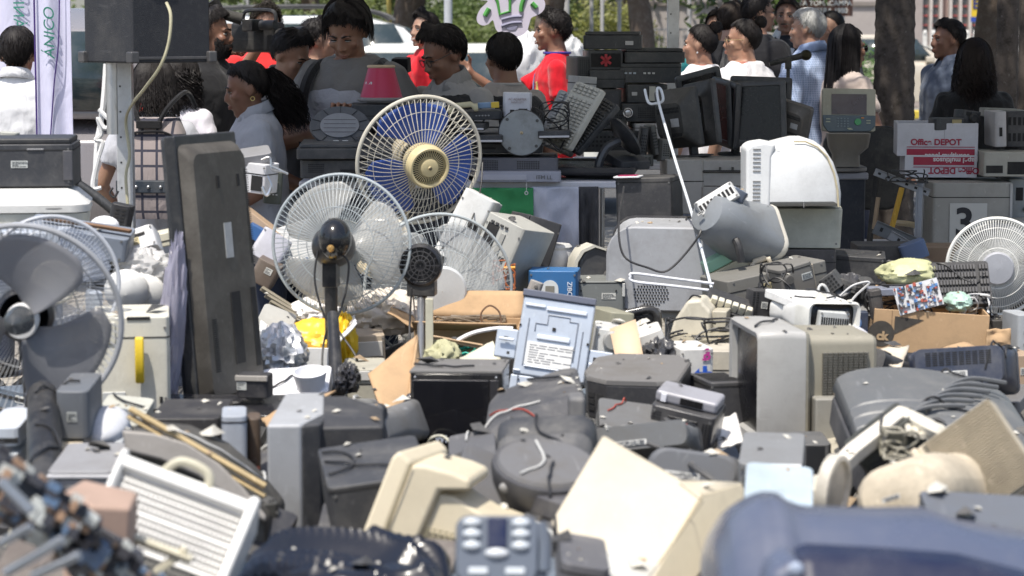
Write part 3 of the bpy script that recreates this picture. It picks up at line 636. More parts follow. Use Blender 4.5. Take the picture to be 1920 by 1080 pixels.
def tangle(label, px, py, d, w, h, n, m=None, seed=1, r=.003, cat='cables', dep=.15, name='cable_tangle'):
    rr = random.Random(seed); q = MB(); c = P(px, py, d); w, h = m_(w, d)/2, m_(h, d)/2
    for i in range(n):
        p = V((rr.uniform(-w, w), rr.uniform(-dep, dep), rr.uniform(-h, h))); pts = []; a = rr.uniform(0, 6)
        for j in range(7): pts.append(c+V((max(-w, min(w, p.x)), max(-dep, min(dep, p.y)), max(-h, min(h, p.z))))); a += rr.uniform(.3, 1.3); p = p+V((math.cos(a)*w*.6, rr.uniform(-1, 1)*dep*.5, math.sin(a)*h*.6))
        q.curve(pts, r, 6, 5)
    o = q.build(name, m or cable_m); return tag(o, label, cat)
def sack(label, px, py, d, w, h, dep, m, seed=1, rot=(0, 0, 0), cat='plastic bag', name='plastic_bag', rough=.35, fr=3.5, flatb=True, n=48):
    """crumpled bag / film: ellipsoid with sharp random creases"""
    w, h = m_(w, d)/2, m_(h, d)/2; q = MB(); rings = []; sv = V((seed*7.3, seed*3.1, seed))
    for j in range(n//2+1):
        th_ = -PI/2+PI*j/(n//2); rg = []
        for i in range(n):
            a = i*2*PI/n; u = V((math.cos(a)*math.cos(th_), math.sin(a)*math.cos(th_), math.sin(th_)))
            k = 1+rough*(1-2*abs(noise.noise(u*fr*.5+sv)))*.6+rough*(.5-abs(noise.noise(u*fr*1.4+sv)))*.7+rough*.35*(.5-abs(noise.noise(u*fr*3.5+sv))); k *= .8
            rg.append((u.x*w*k, u.y*dep*k, max(u.z*h*k, -h*.75)))
        rings.append(rg)
    q.loft(rings); o = q.build(name, m, ang=50); o.rotation_euler = [R(a) for a in rot]; o.location = P(px, py, d); return tag(o, label, cat)
def car(label, px, py, d, rot, paint, suv=False, kind='car', sc=1.0):
    """side-on car, nose toward +x; (px,py) is the roof centre"""
    hr = 1.78 if suv else 1.48; t = thing('parked_car', label, kind, px, py, d, (0, 0, rot), (0, 0, hr)); t.location.z = 0; pm = mat(paint, rough=.22, dirt=.1, bump=0, coat=.7, name='car paint'); W_ = .9
    lo = [(-2.2, .35), (-2.28, .6), (-2.22, .95), (-1.9, 1.02 if not suv else 1.1), (.75, .98 if not suv else 1.08), (1.9, .82 if not suv else .95), (2.2, .68), (2.25, .4), (2.1, .25), (-2.1, .25)]
    q = MB(); q.loft([[(x*.985, y, .25+(z-.25)*k) for x, z in lo] for y, k in ((-W_, .93), (-W_*.97, 1), (W_*.97, 1), (W_, .93))]); q.build('body', pm, t, bev=.05, seg=3)
    gh = [(-2.05, 1.0), (-1.75, 1.42), (-1.3, 1.5), (.1, 1.5), (.5, 1.38), (1.2, .94)] if not suv else [(-2.15, 1.08), (-2.0, 1.62), (-1.7, 1.76), (.1, 1.78), (.6, 1.64), (1.25, 1.05)]
    q = MB(); q.loft([[(x, s*(W_*.93-(z-1)*.25), z) for x, z in gh] for s in (-1, 1)]); q.build('roof', pm, t, bev=.05, seg=3)
    zt = (1.68 if suv else 1.42); gm = mat((.03, .045, .05), rough=.05, dirt=.15, bump=0, coat=.5, name='car glass')
    for s in (-1, 1):
        for x0, x1 in (((-1.85, -1.05), (-.95, -.1), (0, .82)) if suv else ((-1.35, -.7), (-.6, .2), (.28, .85))):
            q = MB(); zb = 1.1 if suv else 1.02
            y_ = lambda z: s*(W_*.93-(z-1)*.25+.006)
            f1 = .0; xs = x1-(.32 if x1 > .5 else 0); xl = x0+(.12 if x0 < -1.2 else 0)
            q.add([(x0, y_(zb), zb), (x1, y_(zb), zb), (xs, y_(zt), zt), (xl, y_(zt), zt)], [(0, 1, 2, 3)]); q.build('window', gm, t, solid=.008)
    for xa, za, xb, zb in ((gh[-1][0], gh[-1][1], gh[-2][0], gh[-2][1]), (gh[0][0], gh[0][1], gh[1][0], gh[1][1])):
        q = MB(); e = .02*(1 if xa > 0 else -1); q.add([(xa+e*.5, -.70, za+.06), (xa+e*.5, .70, za+.06), (xb+e, .62, zb-.0), (xb+e, -.62, zb-.0)], [(0, 1, 2, 3)]); q.build('windscreen', gm, t, solid=.01)
    for x in (-1.4, 1.4):
        for s in (-1, 1):
            q = MB(); q.lathe([(.2, s*.70), (.33, s*.71), (.335, s*.90), (.31, s*.915), (.2, s*.915)], 28, 'y', (x, 0, .33)); wo = q.build('wheel', mat((.02, .02, .02), rough=.8, name='tyre rubber'), t)
            q = MB(); q.lathe([(.2, s*.90), (.06, s*.925), (.001, s*.93)], 10, 'y', (x, 0, .33), cap=False); q.build('rim', steel_m, wo)
    for s in (-1, 1):
        q = MB(); q.ball((2.14, s*.66, .68), (.10, .17, .09)); q.build('headlight', mat((.7, .7, .7), rough=.1, bump=0), t)
        q = MB(); q.box(.75, s*.93, 1.04, .16, .14, .12); q.build('side_mirror', pm, t, bev=.03)
        if suv: q = MB(); q.curve([(-1.7, s*.62, 1.76), (-1.5, s*.64, 1.85), (-.2, s*.64, 1.87), (.3, s*.62, 1.80), (.45, s*.6, 1.72)], .022, 6, 8); q.build('roof_rail', mat((.05, .05, .05), rough=.4), t)
        q = MB(); q.box(-.1, s*.895, .9, .14, .03, .025); q.build('door_handle', pm, t, bev=.01)
    return t
leaf_m = {}
def leafmat(c):
    if c in leaf_m: return leaf_m[c]
    m, nt, b = newmat('leaf'); L = nt.links.new; tc = nd(nt, 'ShaderNodeTexCoord'); n1 = nd(nt, 'ShaderNodeTexNoise', Scale=2.2, Detail=4.); L(tc.outputs['Object'], n1.inputs[0])
    mx = nd(nt, 'ShaderNodeMix', data_type='RGBA'); mx.inputs[6].default_value = c4([x*.6 for x in c]); mx.inputs[7].default_value = c4((c[0]*1.6, c[1]*1.35, c[2]*1.1)); L(n1.outputs[0], mx.inputs[0]); L(mx.outputs[2], b.inputs['Base Color']); b.inputs['Roughness'].default_value = .5
    tl = nd(nt, 'ShaderNodeBsdfTranslucent'); L(mx.outputs[2], tl.inputs[0]); ms = nd(nt, 'ShaderNodeMixShader'); ms.inputs[0].default_value = .35; L(b.outputs[0], ms.inputs[1]); L(tl.outputs[0], ms.inputs[2]); L(ms.outputs[0], nt.nodes['Material Output'].inputs[0]); leaf_m[c] = m; return m
def leafcloud(name, blobs, n, size, m, parent, seed=1):
    rr = random.Random(seed); vs = []; fs = []; tot = sum(b[3]**2 for b in blobs)
    for (x, y, z, r) in blobs:
        for _ in range(int(n*r*r/tot)):
            d_ = V((rr.gauss(0, 1), rr.gauss(0, 1), rr.gauss(0, 1))).normalized()*(r*rr.random()**.45); p = V((x, y, z))+V((d_.x, d_.y, d_.z*.75))
            a = V((rr.gauss(0, 1), rr.gauss(0, 1), rr.gauss(0, .6))).normalized(); b = a.orthogonal().normalized(); s = size*rr.uniform(.6, 1.4); o = len(vs)
            vs += [p-a*s, p+b*s*.4, p+a*s, p-b*s*.4]; fs.append((o, o+1, o+2, o+3))
    me = bpy.data.meshes.new(name); me.from_pydata([tuple(v) for v in vs], [], fs); me.materials.append(m); o = bpy.data.objects.new(name, me); col.objects.link(o)
    if parent: o.parent = parent
    return o
bark_m = mat((.13, .10, .08), rough=.95, dirt=.5, scale=14, bump=1., grain=45, name='bark', spec=.1)
def tree(label, x, y, hgt, r, leafc=(.07, .13, .03), crown=2.2, cz=None, n=7000, lean=.0, seed=1, group=None, name='shade_tree', low=0, bark=None, lsize=.07):
    rr = random.Random(seed); t = thing(name, label, 'tree', loc=(x, y, 0), group=group); q = MB(); rings = []
    for j in range(14):
        f = j/13; z = hgt*f; rad = r*(1.25-.55*f+.5*math.exp(-f*14))
        rings.append([(lean*f*hgt+.10*math.sin(f*5+seed)+rad*math.cos(a*PI/8)*(1+.14*noise.noise(V((a, z*2, seed)))), .1*math.sin(f*4)+rad*math.sin(a*PI/8)*(1+.12*noise.noise(V((a*.7, z*2, seed+9)))), z) for a in range(16)])
    q.loft(rings); q.build('trunk', bark or bark_m, t); top = V((lean*hgt+.1*math.sin(5+seed), .1*math.sin(4), hgt)); blobs = []
    q = MB(); cz = cz or hgt+crown*.7
    for k in range(9):
        a = k*2*PI/9+rr.uniform(-.3, .3); L_ = crown*rr.uniform(.5, .95); e = top+V((math.cos(a)*L_, math.sin(a)*L_, rr.uniform(-.1, .8)*crown-low*rr.random()))
        q.curve([top-V((0, 0, .3+.2*rr.random())), top.lerp(e, .5)+V((0, 0, .25)), e], [r*.5]*0 or r*.22, 5, 6); blobs.append((e.x, e.y, e.z, crown*rr.uniform(.28, .5)))
        for _ in range(2): o = V((rr.uniform(-1, 1), rr.uniform(-1, 1), rr.uniform(-.4, .7)))*crown*.5; blobs.append((e.x+o.x, e.y+o.y, e.z+o.z, crown*rr.uniform(.18, .34)))
    q.build('limbs', bark or bark_m, t); leafcloud('crown', blobs, n, lsize, leafmat(leafc), t, seed); return t
def shrub(label, x, y, w, h, leafc, n=2500, seed=1, group=None, name='shrub', z0=0):
    rr = random.Random(seed); t = thing(name, label, 'shrub', loc=(x, y, 0), group=group); q = MB(); blobs = []
    for k in range(7):
        e = V((rr.uniform(-.5, .5)*w, rr.uniform(-.4, .4), z0+h*rr.uniform(.3, .85))); q.curve([(0, 0, 0), (e.x*.4, e.y*.4, e.z*.6), tuple(e)], .015, 4, 5); blobs.append((e.x, e.y, e.z, h*rr.uniform(.18, .3)+.1)); blobs.append((e.x+rr.uniform(-.4, .4), e.y, e.z*.6, .3))
    q.build('stems', bark_m, t); leafcloud('foliage', blobs, n, .05, leafmat(leafc), t, seed); return t
# ---------------------------------------------------------------- setting
def groundmat(c, c2, sc, seams=0):
    m, nt, b = newmat('paving'); L = nt.links.new; tc = nd(nt, 'ShaderNodeTexCoord'); n = nd(nt, 'ShaderNodeTexNoise', Scale=sc, Detail=8., Roughness=.7); L(tc.outputs['Object'], n.inputs[0])
    n2 = nd(nt, 'ShaderNodeTexNoise', Scale=90., Detail=3.); L(tc.outputs['Object'], n2.inputs[0]); mm = nd(nt, 'ShaderNodeMath', operation='MULTIPLY'); L(n.outputs[0], mm.inputs[0]); L(n2.outputs[0], mm.inputs[1])
    mr = nd(nt, 'ShaderNodeMapRange'); mr.inputs[1].default_value = .12; mr.inputs[2].default_value = .4; L(mm.outputs[0], mr.inputs[0])
    mx = nd(nt, 'ShaderNodeMix', data_type='RGBA'); mx.inputs[6].default_value = c4(c); mx.inputs[7].default_value = c4(c2); L(mr.outputs[0], mx.inputs[0]); out = mx.outputs[2]
    if seams:
        bt = nd(nt, 'ShaderNodeTexBrick', Scale=seams); bt.inputs['Mortar Size'].default_value = .012; bt.inputs['Color1'].default_value = (1, 1, 1, 1); bt.inputs['Color2'].default_value = (.85, .85, .85, 1); bt.inputs['Mortar'].default_value = (.35, .33, .3, 1); L(tc.outputs['Object'], bt.inputs[0])
        m3 = nd(nt, 'ShaderNodeMix', data_type='RGBA', blend_type='MULTIPLY'); m3.inputs[0].default_value = 1; L(out, m3.inputs[6]); L(bt.outputs[0], m3.inputs[7]); out = m3.outputs[2]
    L(out, b.inputs['Base Color']); b.inputs['Roughness'].default_value = .9; bp = nd(nt, 'ShaderNodeBump', Strength=.5, Distance=.01); L(n2.outputs[0], bp.inputs['Height']); L(bp.outputs[0], b.inputs['Normal']); return m
def sheet(name, x0, y0, x1, y1, z, m, nx=1, ny=1, kind='structure'):
    q = MB(); q.grid(nx, ny, lambda u, v: (x0+(x1-x0)*u, y0+(y1-y0)*v, z)); return tag(q.build(name, m), kind=kind)
sheet('ground', -150, -40, 150, 200, 0, groundmat((.17, .16, .14), (.30, .28, .25), 1.5))
sheet('pavement', -30, -4, 30, 15, .004, groundmat((.26, .24, .21), (.42, .39, .34), 2., 1.6))
sheet('road', -80, 20, 80, 43.5, .004, groundmat((.05, .05, .05), (.10, .10, .10), 3.))
sheet('grass_verge', -80, 52, 4, 110, .006, groundmat((.05, .09, .02), (.10, .14, .04), 2.))
q = MB(); q.b2((-80, 43.5, 0), (80, 43.8, .15)); tag(q.build('kerb', mat((.62, .47, .06), rough=.7, dirt=.3, name='yellow kerb paint'), bev=.02), kind='structure')
# rubble of small scrap between and under the appliances
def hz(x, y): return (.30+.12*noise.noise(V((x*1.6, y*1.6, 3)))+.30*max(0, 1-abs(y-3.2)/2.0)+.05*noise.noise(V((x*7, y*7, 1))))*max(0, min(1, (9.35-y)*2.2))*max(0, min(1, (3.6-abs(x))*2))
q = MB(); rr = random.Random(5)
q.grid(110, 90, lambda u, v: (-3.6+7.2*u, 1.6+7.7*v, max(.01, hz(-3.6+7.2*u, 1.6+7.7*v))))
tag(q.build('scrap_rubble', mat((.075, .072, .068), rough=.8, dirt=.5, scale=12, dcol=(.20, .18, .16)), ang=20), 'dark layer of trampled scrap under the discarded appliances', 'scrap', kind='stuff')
q = MB()
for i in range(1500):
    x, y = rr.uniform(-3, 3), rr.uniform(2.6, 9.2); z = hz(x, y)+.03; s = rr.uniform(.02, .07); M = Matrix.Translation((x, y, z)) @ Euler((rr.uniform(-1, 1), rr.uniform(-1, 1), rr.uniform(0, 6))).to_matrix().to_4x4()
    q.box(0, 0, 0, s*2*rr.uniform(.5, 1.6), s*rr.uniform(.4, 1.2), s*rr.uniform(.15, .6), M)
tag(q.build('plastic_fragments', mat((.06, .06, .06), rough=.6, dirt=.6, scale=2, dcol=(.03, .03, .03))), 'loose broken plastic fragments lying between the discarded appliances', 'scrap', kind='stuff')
# ---- tent
cm = clearm((.80, .80, .78), .97, .8, 'tent fabric')
t = thing('canopy_tent', 'white canopy tent on square metal legs over the sorting tables', 'tent', loc=(1.6, 10.1, 0))
X0, X1, Y0, Y1 = -1.40-1.6, 4.8-1.6, 8.62-10.1, 11.7-10.1
q = MB(); q.grid(12, 8, lambda u, v: (X0+(X1-X0)*u, Y0+(Y1-Y0)*v, 2.45+.55*math.sin(u*PI)**.7*math.sin(v*PI)**.7)); q.build('roof', cm, t, solid=.004)
q = MB()
for a, b in (((X0, Y0), (X1, Y0)), ((X1, Y0), (X1, Y1)), ((X1, Y1), (X0, Y1)), ((X0, Y1), (X0, Y0))): q.add([(a[0], a[1], 2.45), (b[0], b[1], 2.45), (b[0], b[1], 2.22), (a[0], a[1], 2.22)], [(0, 1, 2, 3)])
q.build('valance', cm, t, solid=.004)
sx, sy = P(236, 300, 8.62).x-1.6, 0
for x, y in ((sx, Y0), (X1, Y0), (P(1260, 60, 11.7).x-1.6, Y1), (X1, Y1), (P(300, 20, 11.7).x-1.6, Y1)):
    q = MB(); q.b2((x-.028, y-.028, 0), (x+.028, y+.028, 2.44)); lg = q.build('leg', mat((.62, .63, .64), rough=.35, metal=.5, dirt=.3, name='tent leg'), t, bev=.004)
    q = MB(); 
    for k in range(12): q.box(x-.012, y-.0285, .9+k*.09, .006, .002, .006)
    q.build('hole_pattern', hole_m, lg); q = MB()
    q.box(x, y, .012, .12, .12, .02); q.build('foot_plate', mat((.4, .4, .4), rough=.4), lg)
# ---- far setting: cars, walls, fences, trees
car('white estate car with black roof rails parked behind the man with the backpack', 660, 28, 27, 0, (.62, .64, .64), True)
car('white saloon car whose roof shows behind the man in glasses', 730, 84, 22, 180, (.78, .78, .74))
c3 = car('silver car seen from behind between the banner and the tent leg', 160, 95, 17, 90, (.22, .21, .22), True)
for s in (-1, 1): q = MB(); q.box(-2.22, s*.78, 1.15, .08, .14, .5); q.build('tail_light', mat((.45, .03, .02), rough=.15, bump=0), c3, bev=.02)
car('beige saloon car parked behind the palm trunk', 1655, 60, 46, 0, (.55, .50, .42))
q = MB(); q.b2((.8, 47.9, 0), (7.3, 48.2, 3.4)); wl = tag(q.build('boundary_wall', mat((.42, .38, .36), rough=.9, dirt=.15, scale=.8, name='rendered wall'), bev=.01), 'pale pinkish boundary wall behind the group of suited people', 'wall')
q = MB()
for x in (2.6, 4.45, 6.2): q.box(x, 47.9, 1.7, .05, .02, 3.38)
q.box(4, 47.88, 2.1, 6.4, .05, .08); q.build('joint', mat((.25, .22, .2)), wl)
fe = thing('railing_fence', 'white round-topped railing fence in front of the pink building', 'fence', loc=(P(1790, 60, 56).x, 55, 0)); q = MB()
for i in range(26): x = -3+i*.19; q.box(x, 0, .75, .10, .05, 1.5); q.lathe([(.05, 0), (.045, .05), (.001, .08)], 10, 'z', (x, 0, 1.5))
q.build('bars', mat((.72, .71, .67), rough=.6), fe); q = MB(); q.box(-.6, .05, 1.2, 5, .03, .06); q.box(-.6, .05, .3, 5, .03, .06); q.build('rail', mat((.6, .6, .55)), fe)
bd = thing('school_building', 'pink building with white fins and red-barred windows', 'building', loc=(P(1800, 40, 62).x, 62, 0))
q = MB(); q.b2((-1.6, .2, 0), (6, 6, 7)); q.build('wall', mat((.42, .30, .27), rough=.9, scale=1), bd)
for k in range(20):
    x = -1.2+k*.25
    if k % 5 == 3: continue
    for z in (1.45, 3.6): q = MB(); q.box(x, .17, z+.45, .16, .06, 1.7 if z > 2 else 1.3); wo = q.build('window', mat((.10, .11, .12), rough=.3), bd); q = MB(); [q.box(x, .13, z+i*.24, .16, .04, .035) for i in range(-1, 5)]; q.build('window_bars', mat((.55, .12, .11), rough=.5), wo)
q = MB(); [q.box(-1.32+k*.25, .05, 3, .07, .25, 6) for k in range(22)]; q.build('fins', mat((.55, .50, .46)), bd)
pi = MB(); pi.b2((P(1712, 30, 50).x-.25, 49.8, 0), (P(1712, 30, 50).x+.12, 50.3, 3.2)); tag(pi.build('gate_pillar', mat((.40, .35, .33), rough=.9, scale=1), bev=.02), 'grey rendered gate pillar beside the railing fence', 'pillar')
sg = thing('parking_sign', 'yellow and blue sign reading ESTA in front of the fence', 'sign', 1868, 14, 44, (0, 0, 0), (0, 0, 2.0)); sg.location.z = 0
q = MB(); q.b2((-.45, -.02, 1.83), (.5, .02, 2.7)); q.build('board', mat((.72, .50, .03), rough=.5), sg); q = MB(); q.prism([(-.46, 1.83), (.51, 1.78), (.51, 1.70), (-.46, 1.74)], -.022, .02); q.build('blue_edge', mat((.03, .07, .35), rough=.5), sg); q = MB(); q.cone((.4, .05, 0), (.4, .05, 2.6), .04); q.build('post', steel_m, sg)
text('ESTACIO', .26, mat((.03, .04, .15), dirt=0, bump=0), sg, (.08, -.03, 2.06), bold=.008)
bs = thing('information_sign', 'brown sign with rows of white lettering above the grey-haired man', 'sign', 1535, 20, 30, (0, 0, 0), (0, 0, 1.9)); bs.location.z = 0
q = MB(); q.b2((-.42, -.02, 1.78), (.42, .02, 2.5)); q.build('board', mat((.10, .045, .03), rough=.5), bs); q = MB(); [q.cone((x, .04, 0), (x, .04, 2.5), .03) for x in (-.3, .3)]; q.build('posts', steel_m, bs)
for i, s in enumerate(('ZONA DE MERCADEO', 'VISTA TOMACAMPA', 'LA TERCERA 1980')): text(s, .085, mat((.6, .6, .56), dirt=0, bump=0), bs, (.02, -.03, 2.03-i*.092), bold=.002)
# poles and posts
def post(label, px, d, wpx, z1, m, name='pole'): q = MB(); x = P(px, 50, d).x; r = m_(wpx, d)/2; q.cone((x, d, 0), (x, d, z1), r*1.05, r, 16); q.cone((x, d, 0), (x, d, .06), r*1.8, r*1.7, 16); return tag(q.build(name, m, bev=0), label, 'pole')
post('pale round street pole behind the smiling boy in red', 841, 24, 15, 5, mat((.5, .52, .54), rough=.5))
post('yellow painted post beside the brown trunk', 731, 33, 9, 4, mat((.55, .42, .10), rough=.6))
post('thin grey pole far behind the camera operator', 468, 36, 6, 4, mat((.4, .4, .4), rough=.6))
fp = [(1062, 40), (1108, 38), (1128, 41), (1160, 39), (1290, 40)]
for i, (px, d) in enumerate(fp): post(('slim grey post of the distant fence, %s' % ('right of the curly-haired boy in red', 'above the black appliance stack', 'over the black printer with the lid', 'left of the leaning brown trunk', 'left of the pink wall')[i]), px, d, 7 if i else 10, 2.3, mat((.45, .44, .43), rough=.7))
ff = thing('mesh_fence', 'low grey mesh fence far behind the black appliance stack', 'fence', loc=(P(1130, 50, 44).x, 44.5, 0)); q = MB()
for i in range(70): q.box(-3+i*.09, 0, .8, .015, .015, 1.6)
q.box(0, 0, 1.6, 6.2, .04, .04); q.box(0, 0, .1, 6.2, .04, .04); q.build('bars', mat((.25, .25, .26)), ff)
palm_m = mat((.10, .085, .075), rough=.95, dirt=.5, scale=18, bump=1., grain=30, name='palm bark', spec=.1, dcol=(.04, .035, .03))
def palm(label, px, d, wpx, seed, lean=0):
    t = thing('palm_tree', label, 'palm tree', loc=(P(px, 50, d).x, d, 0)); r = m_(wpx, d)/2; q = MB(); rings = []
    for j in range(150):
        z = j*.032; k = 1.0+.028*math.sin(j*2.2)+.02*noise.noise(V((j*.7, seed, 0)))+.16*max(0, 1-z/1.6)
        rings.append([((r*k*math.cos(a*PI/14))*(1+.03*noise.noise(V((a, z*6, seed))))+lean*z, r*k*math.sin(a*PI/14), z) for a in range(28)])
    q.loft(rings); q.build('trunk', palm_m, t, ang=60); c = MB()
    for k in range(18):
        a = k*2*PI/18; L_ = 2.2; pts = [V((lean*4.7+math.cos(a)*L_*f, math.sin(a)*L_*f, 4.7+1.1*math.sin(f*2.2+.3)-.9*f*f*(k % 3))) for f in (0, .2, .4, .6, .8, 1)]
        for p, p2 in zip(pts, pts[1:]):
            for f in (0, .25, .5, .75):
                o = p.lerp(p2, f); sd = V((-math.sin(a), math.cos(a), 0))
                for s in (-1, 1): c.add([o, o+(p2-p)*.12, o+sd*s*.45+(p2-p)*.5-V((0, 0, .25))], [(0, 1, 2)])
    c.build('fronds', leafmat((.06, .11, .03)), t); return t
palm('thick dark palm trunk behind the woman with long black hair', 1674, 14.6, 74, 1, .0)
palm('dark palm trunk at the right behind the woman with wavy hair', 1884, 13.4, 40, 2)
palm('palm trunk at the far right edge of the picture', 1921, 12.6, 30, 3)
tr = [(770, 34, 3.0, .20, 'thick brown trunk with leafy crown right of the yellow post'), (952, 36, 3.0, .2, 'brown tree trunk behind the light-bulb sign'), (1210, 30, 2.8, .13, 'leaning brown trunk left of the white tent leg'), (585, 45, 3., .16, 'tree far behind the head of the man with the backpack'), (1185, 46, 3, .14, 'distant tree behind the fence posts'), (495, 50, 3, .2, 'distant tree above the camera operator'), (1050, 52, 3, .2, 'distant tree right of the light-bulb sign')]
for i, (px, d, h_, r_, lb) in enumerate(tr): tree(lb, P(px, 50, d).x, d, h_, r_*1.2, ((.07, .12, .03), (.10, .15, .04))[i % 2], 2.6, n=7000, seed=i+3, lean=(-.09 if i == 2 else .02*(i % 3)), lsize=.09, low=.6)
# two nearer trees whose crowns shade the group on the right
tree('broad shade tree standing beyond the suited people', 3.6, 17.5, 3.0, .17, (.06, .10, .03), 3.4, n=9000, seed=21, lsize=.10)
tree('shade tree beyond the two women in white shirts', .3, 16.6, 3.2, .10, (.06, .10, .03), 2.6, n=6000, seed=22, lsize=.10)
sh = [(420, 38, 2.6, 1.75, (.08, .13, .03)), (560, 40, 3, 1.9, (.12, .17, .05)), (690, 42, 3, 2.1, (.10, .15, .04)), (820, 46, 3, 2.2, (.13, .18, .05)), (905, 44, 2.6, 2.0, (.07, .12, .03)), (1010, 47, 3, 2.1, (.12, .18, .04)), (1090, 43, 2, 1.9, (.17, .20, .05)), (1190, 50, 3, 2.2, (.09, .13, .04)), (340, 40, 3, 2, (.08, .12, .04)), (1578, 40, 1.1, 1.75, (.06, .14, .03))]
for i, (px, d, w_, h_, c_) in enumerate(sh):
    shrub('leafy green shrub ' + ('behind the bearded man', 'behind the short-haired boy', 'behind the white estate car', 'left of the pale street pole', 'behind the light-bulb sign', 'right of the light-bulb sign', 'with yellowish leaves above the curly-haired boy', 'behind the leaning trunk', 'hidden behind the loudspeaker', 'beside the brown sign')[i], P(px, 50, d).x, d, w_*1.3, h_*1.12, c_, 5000, i, 'shrubs beyond the parked cars' if i < 9 else None)
q = MB(); q.b2((-60, 75, 0), (3, 78, 6)); tag(q.build('far_building', mat((.36, .35, .33), rough=.9, scale=.3), bev=.02), 'long grey building far beyond the trees', 'building')
hg = thing('hedge', 'clipped green hedge along the far side of the road', 'hedge', loc=(0, 58, 0)); leafcloud('foliage', [(x*1.1, rr.uniform(-.4, .4), 1.2+rr.uniform(-.3, .9), 1.3) for x in range(-34, 2)], 26000, .12, leafmat((.09, .14, .04)), hg, 9)
# ---- banners, loudspeaker, ropes, light-bulb sign
ban_m = clothm((.60, .60, .76), name='banner fabric', folds=.25, dirt=.03); grn = mat((.03, .22, .16), dirt=0, bump=0, name='green print'); purp = mat((.05, .02, .16), dirt=0, bump=0, name='dark hem')  # banner cloth is white; the lavender cast of its shade is put into the colour
b1 = thing('banner', 'tall white banner with mirrored green letters behind the boy in white', 'banner', 25, 60, 13, (0, 0, 0), (0, 0, 1.6)); b1.location.z = 0
q = MB(); q.grid(20, 30, lambda u, v: ((u-.5)*.38, .02*math.sin(u*7+v*3), .4+v*2.2)); q.build('fabric', ban_m, b1, solid=.002)
text('ÁNICO', .085, grn, b1, (.035, -.03, 1.78), rot=(90, 90, 0), mirror=True, sx=1.0, space=1.05)
b2 = thing('banner', 'white feather banner with green letters beside the loudspeaker', 'banner', 101, 130, 9.3, (0, 0, 0), (0, 0, 1.5)); b2.location.z = 0; hw = m_(34, 9.3)
q = MB(); q.grid(20, 40, lambda u, v: ((u-.5)*2*hw, .015*math.sin(u*9+v*2), .75+v*1.7)); q.build('fabric', ban_m, b2, solid=.002)
q = MB(); q.cone((-hw, -.004, .4), (-hw, -.004, 2.5), .0035); q.curve([(-hw*.35, -.025, 1.1), (hw*.05, -.025, 1.42), (hw*.36, -.025, 1.6), (hw*.5, -.025, 1.9)], .003); q.build('hem_cord', purp, b2)
q = MB(); q.cone((0, .03, 0), (0, .03, .8), .01); q.box(0, .03, .01, .4, .3, .02); q.build('stand', steel_m, b2)
text('ÁNICO', .058, mat((.02, .18, .13), dirt=0, bump=0, name='green print'), b2, (-.008, -.03, 1.625), rot=(90, -90, 0), shear=.2, sx=1.05)
sp = thing('loudspeaker', 'black loudspeaker box on the tent leg with a cable plugged in', 'loudspeaker', 248, 60, 8.25, (0, 0, 44), (-.0, -.0, .26)); sp.location.z = P(248, 119, 8.25).z
q = MB(); q.b2((0, 0, 0), (.31, .31, .55)); q.b2((0, 0, 0), (0, 0, 0)); M_ = Matrix.Identity(4)
q = MB(); q.b2((0, 0, 0), (.33, .29, .56)); q.build('cabinet', mat((.022, .024, .03), rough=.75, dirt=.15, grain=220, bump=.8, name='black carpet'), sp, bev=.008)
q = MB(); q.b2((.08, -.006, .24), (.18, .002, .5)); pn = q.build('connector_plate', mat((.5, .5, .52), rough=.4), sp, bev=.003); q = MB(); q.lathe([(.016, -.012), (.016, .0)], 16, 'y', (.12, 0, .29)); q.lathe([(.012, -.012), (.012, .0)], 16, 'y', (.15, 0, .35)); q.build('socket', hole_m, pn)
q = MB()
for x, y in ((0, 0), (.33, 0), (0, .29)): q2 = MB(); q2.box(x, y, .02, .035, .035, .04); q2.build('corner_guard', mat((.06, .06, .065), rough=.4), sp, bev=.006)
q.b2((.01, -.004, .012), (.32, .0, .022)); q.build('edge_trim', mat((.06, .06, .065), rough=.4), sp, bev=.002)
q = MB(); q.cone((.05, .2, -.25), (.05, .2, 0), .02); q.build('mount', steel_m, sp)
cable('cream cable hanging from the loudspeaker down the tent leg', [(312, 5, 8.1), (320, 30, 8.08), (316, 80, 8.08), (300, 125, 8.1), (272, 165, 8.2), (245, 200, 8.45), (236, 230, 8.56), (243, 290, 8.56), (236, 330, 8.56), (240, 400, 8.56), (232, 430, 8.5)], .0055, mat((.45, .42, .28), rough=.5, bump=0))
rp = mat((.72, .72, .72), rough=.9, bump=.3, name='rope')
cable('knotted white rope hanging left of the tent leg', [(199, 120, 8.7), (194, 190, 8.7), (188, 235, 8.7), (182, 270, 8.7), (178, 350, 8.7)], .011, rp, 'rope', name='rope')
cable('loose white rope loop tied round the first rope', [(186, 205, 8.68), (205, 225, 8.67), (212, 232, 8.66), (196, 240, 8.66), (184, 222, 8.66), (190, 250, 8.67), (180, 262, 8.67), (192, 268, 8.67), (183, 300, 8.67), (174, 350, 8.67), (190, 352, 8.67)], .0085, rp, 'rope', name='rope')
lb = thing('light_bulb_sign', 'white cut-out sign of a light bulb with green brush strokes', 'sign', 960, 60, 12.4, (0, 0, 0), (0, 0, 0)); z0 = lb.location.z; k = m_(1, 12.4)
ol = [(0, -9), (16, -7), (28, 2), (32, 14), (36, 26), (44, 30), (52, 34), (60, 42), (62, 54), (56, 66), (50, 72), (60, 84), (64, 100), (54, 114), (40, 122), (36, 136), (20, 144), (0, 148), (-20, 144), (-36, 136), (-42, 122), (-58, 112), (-66, 96), (-60, 78), (-64, 66), (-58, 60), (-46, 58), (-50, 52), (-60, 42), (-66, 28), (-64, 17), (-54, 12), (-44, 15), (-36, 22), (-32, 10), (-28, 2), (-16, -6)]
pp = []; n_ = len(ol)
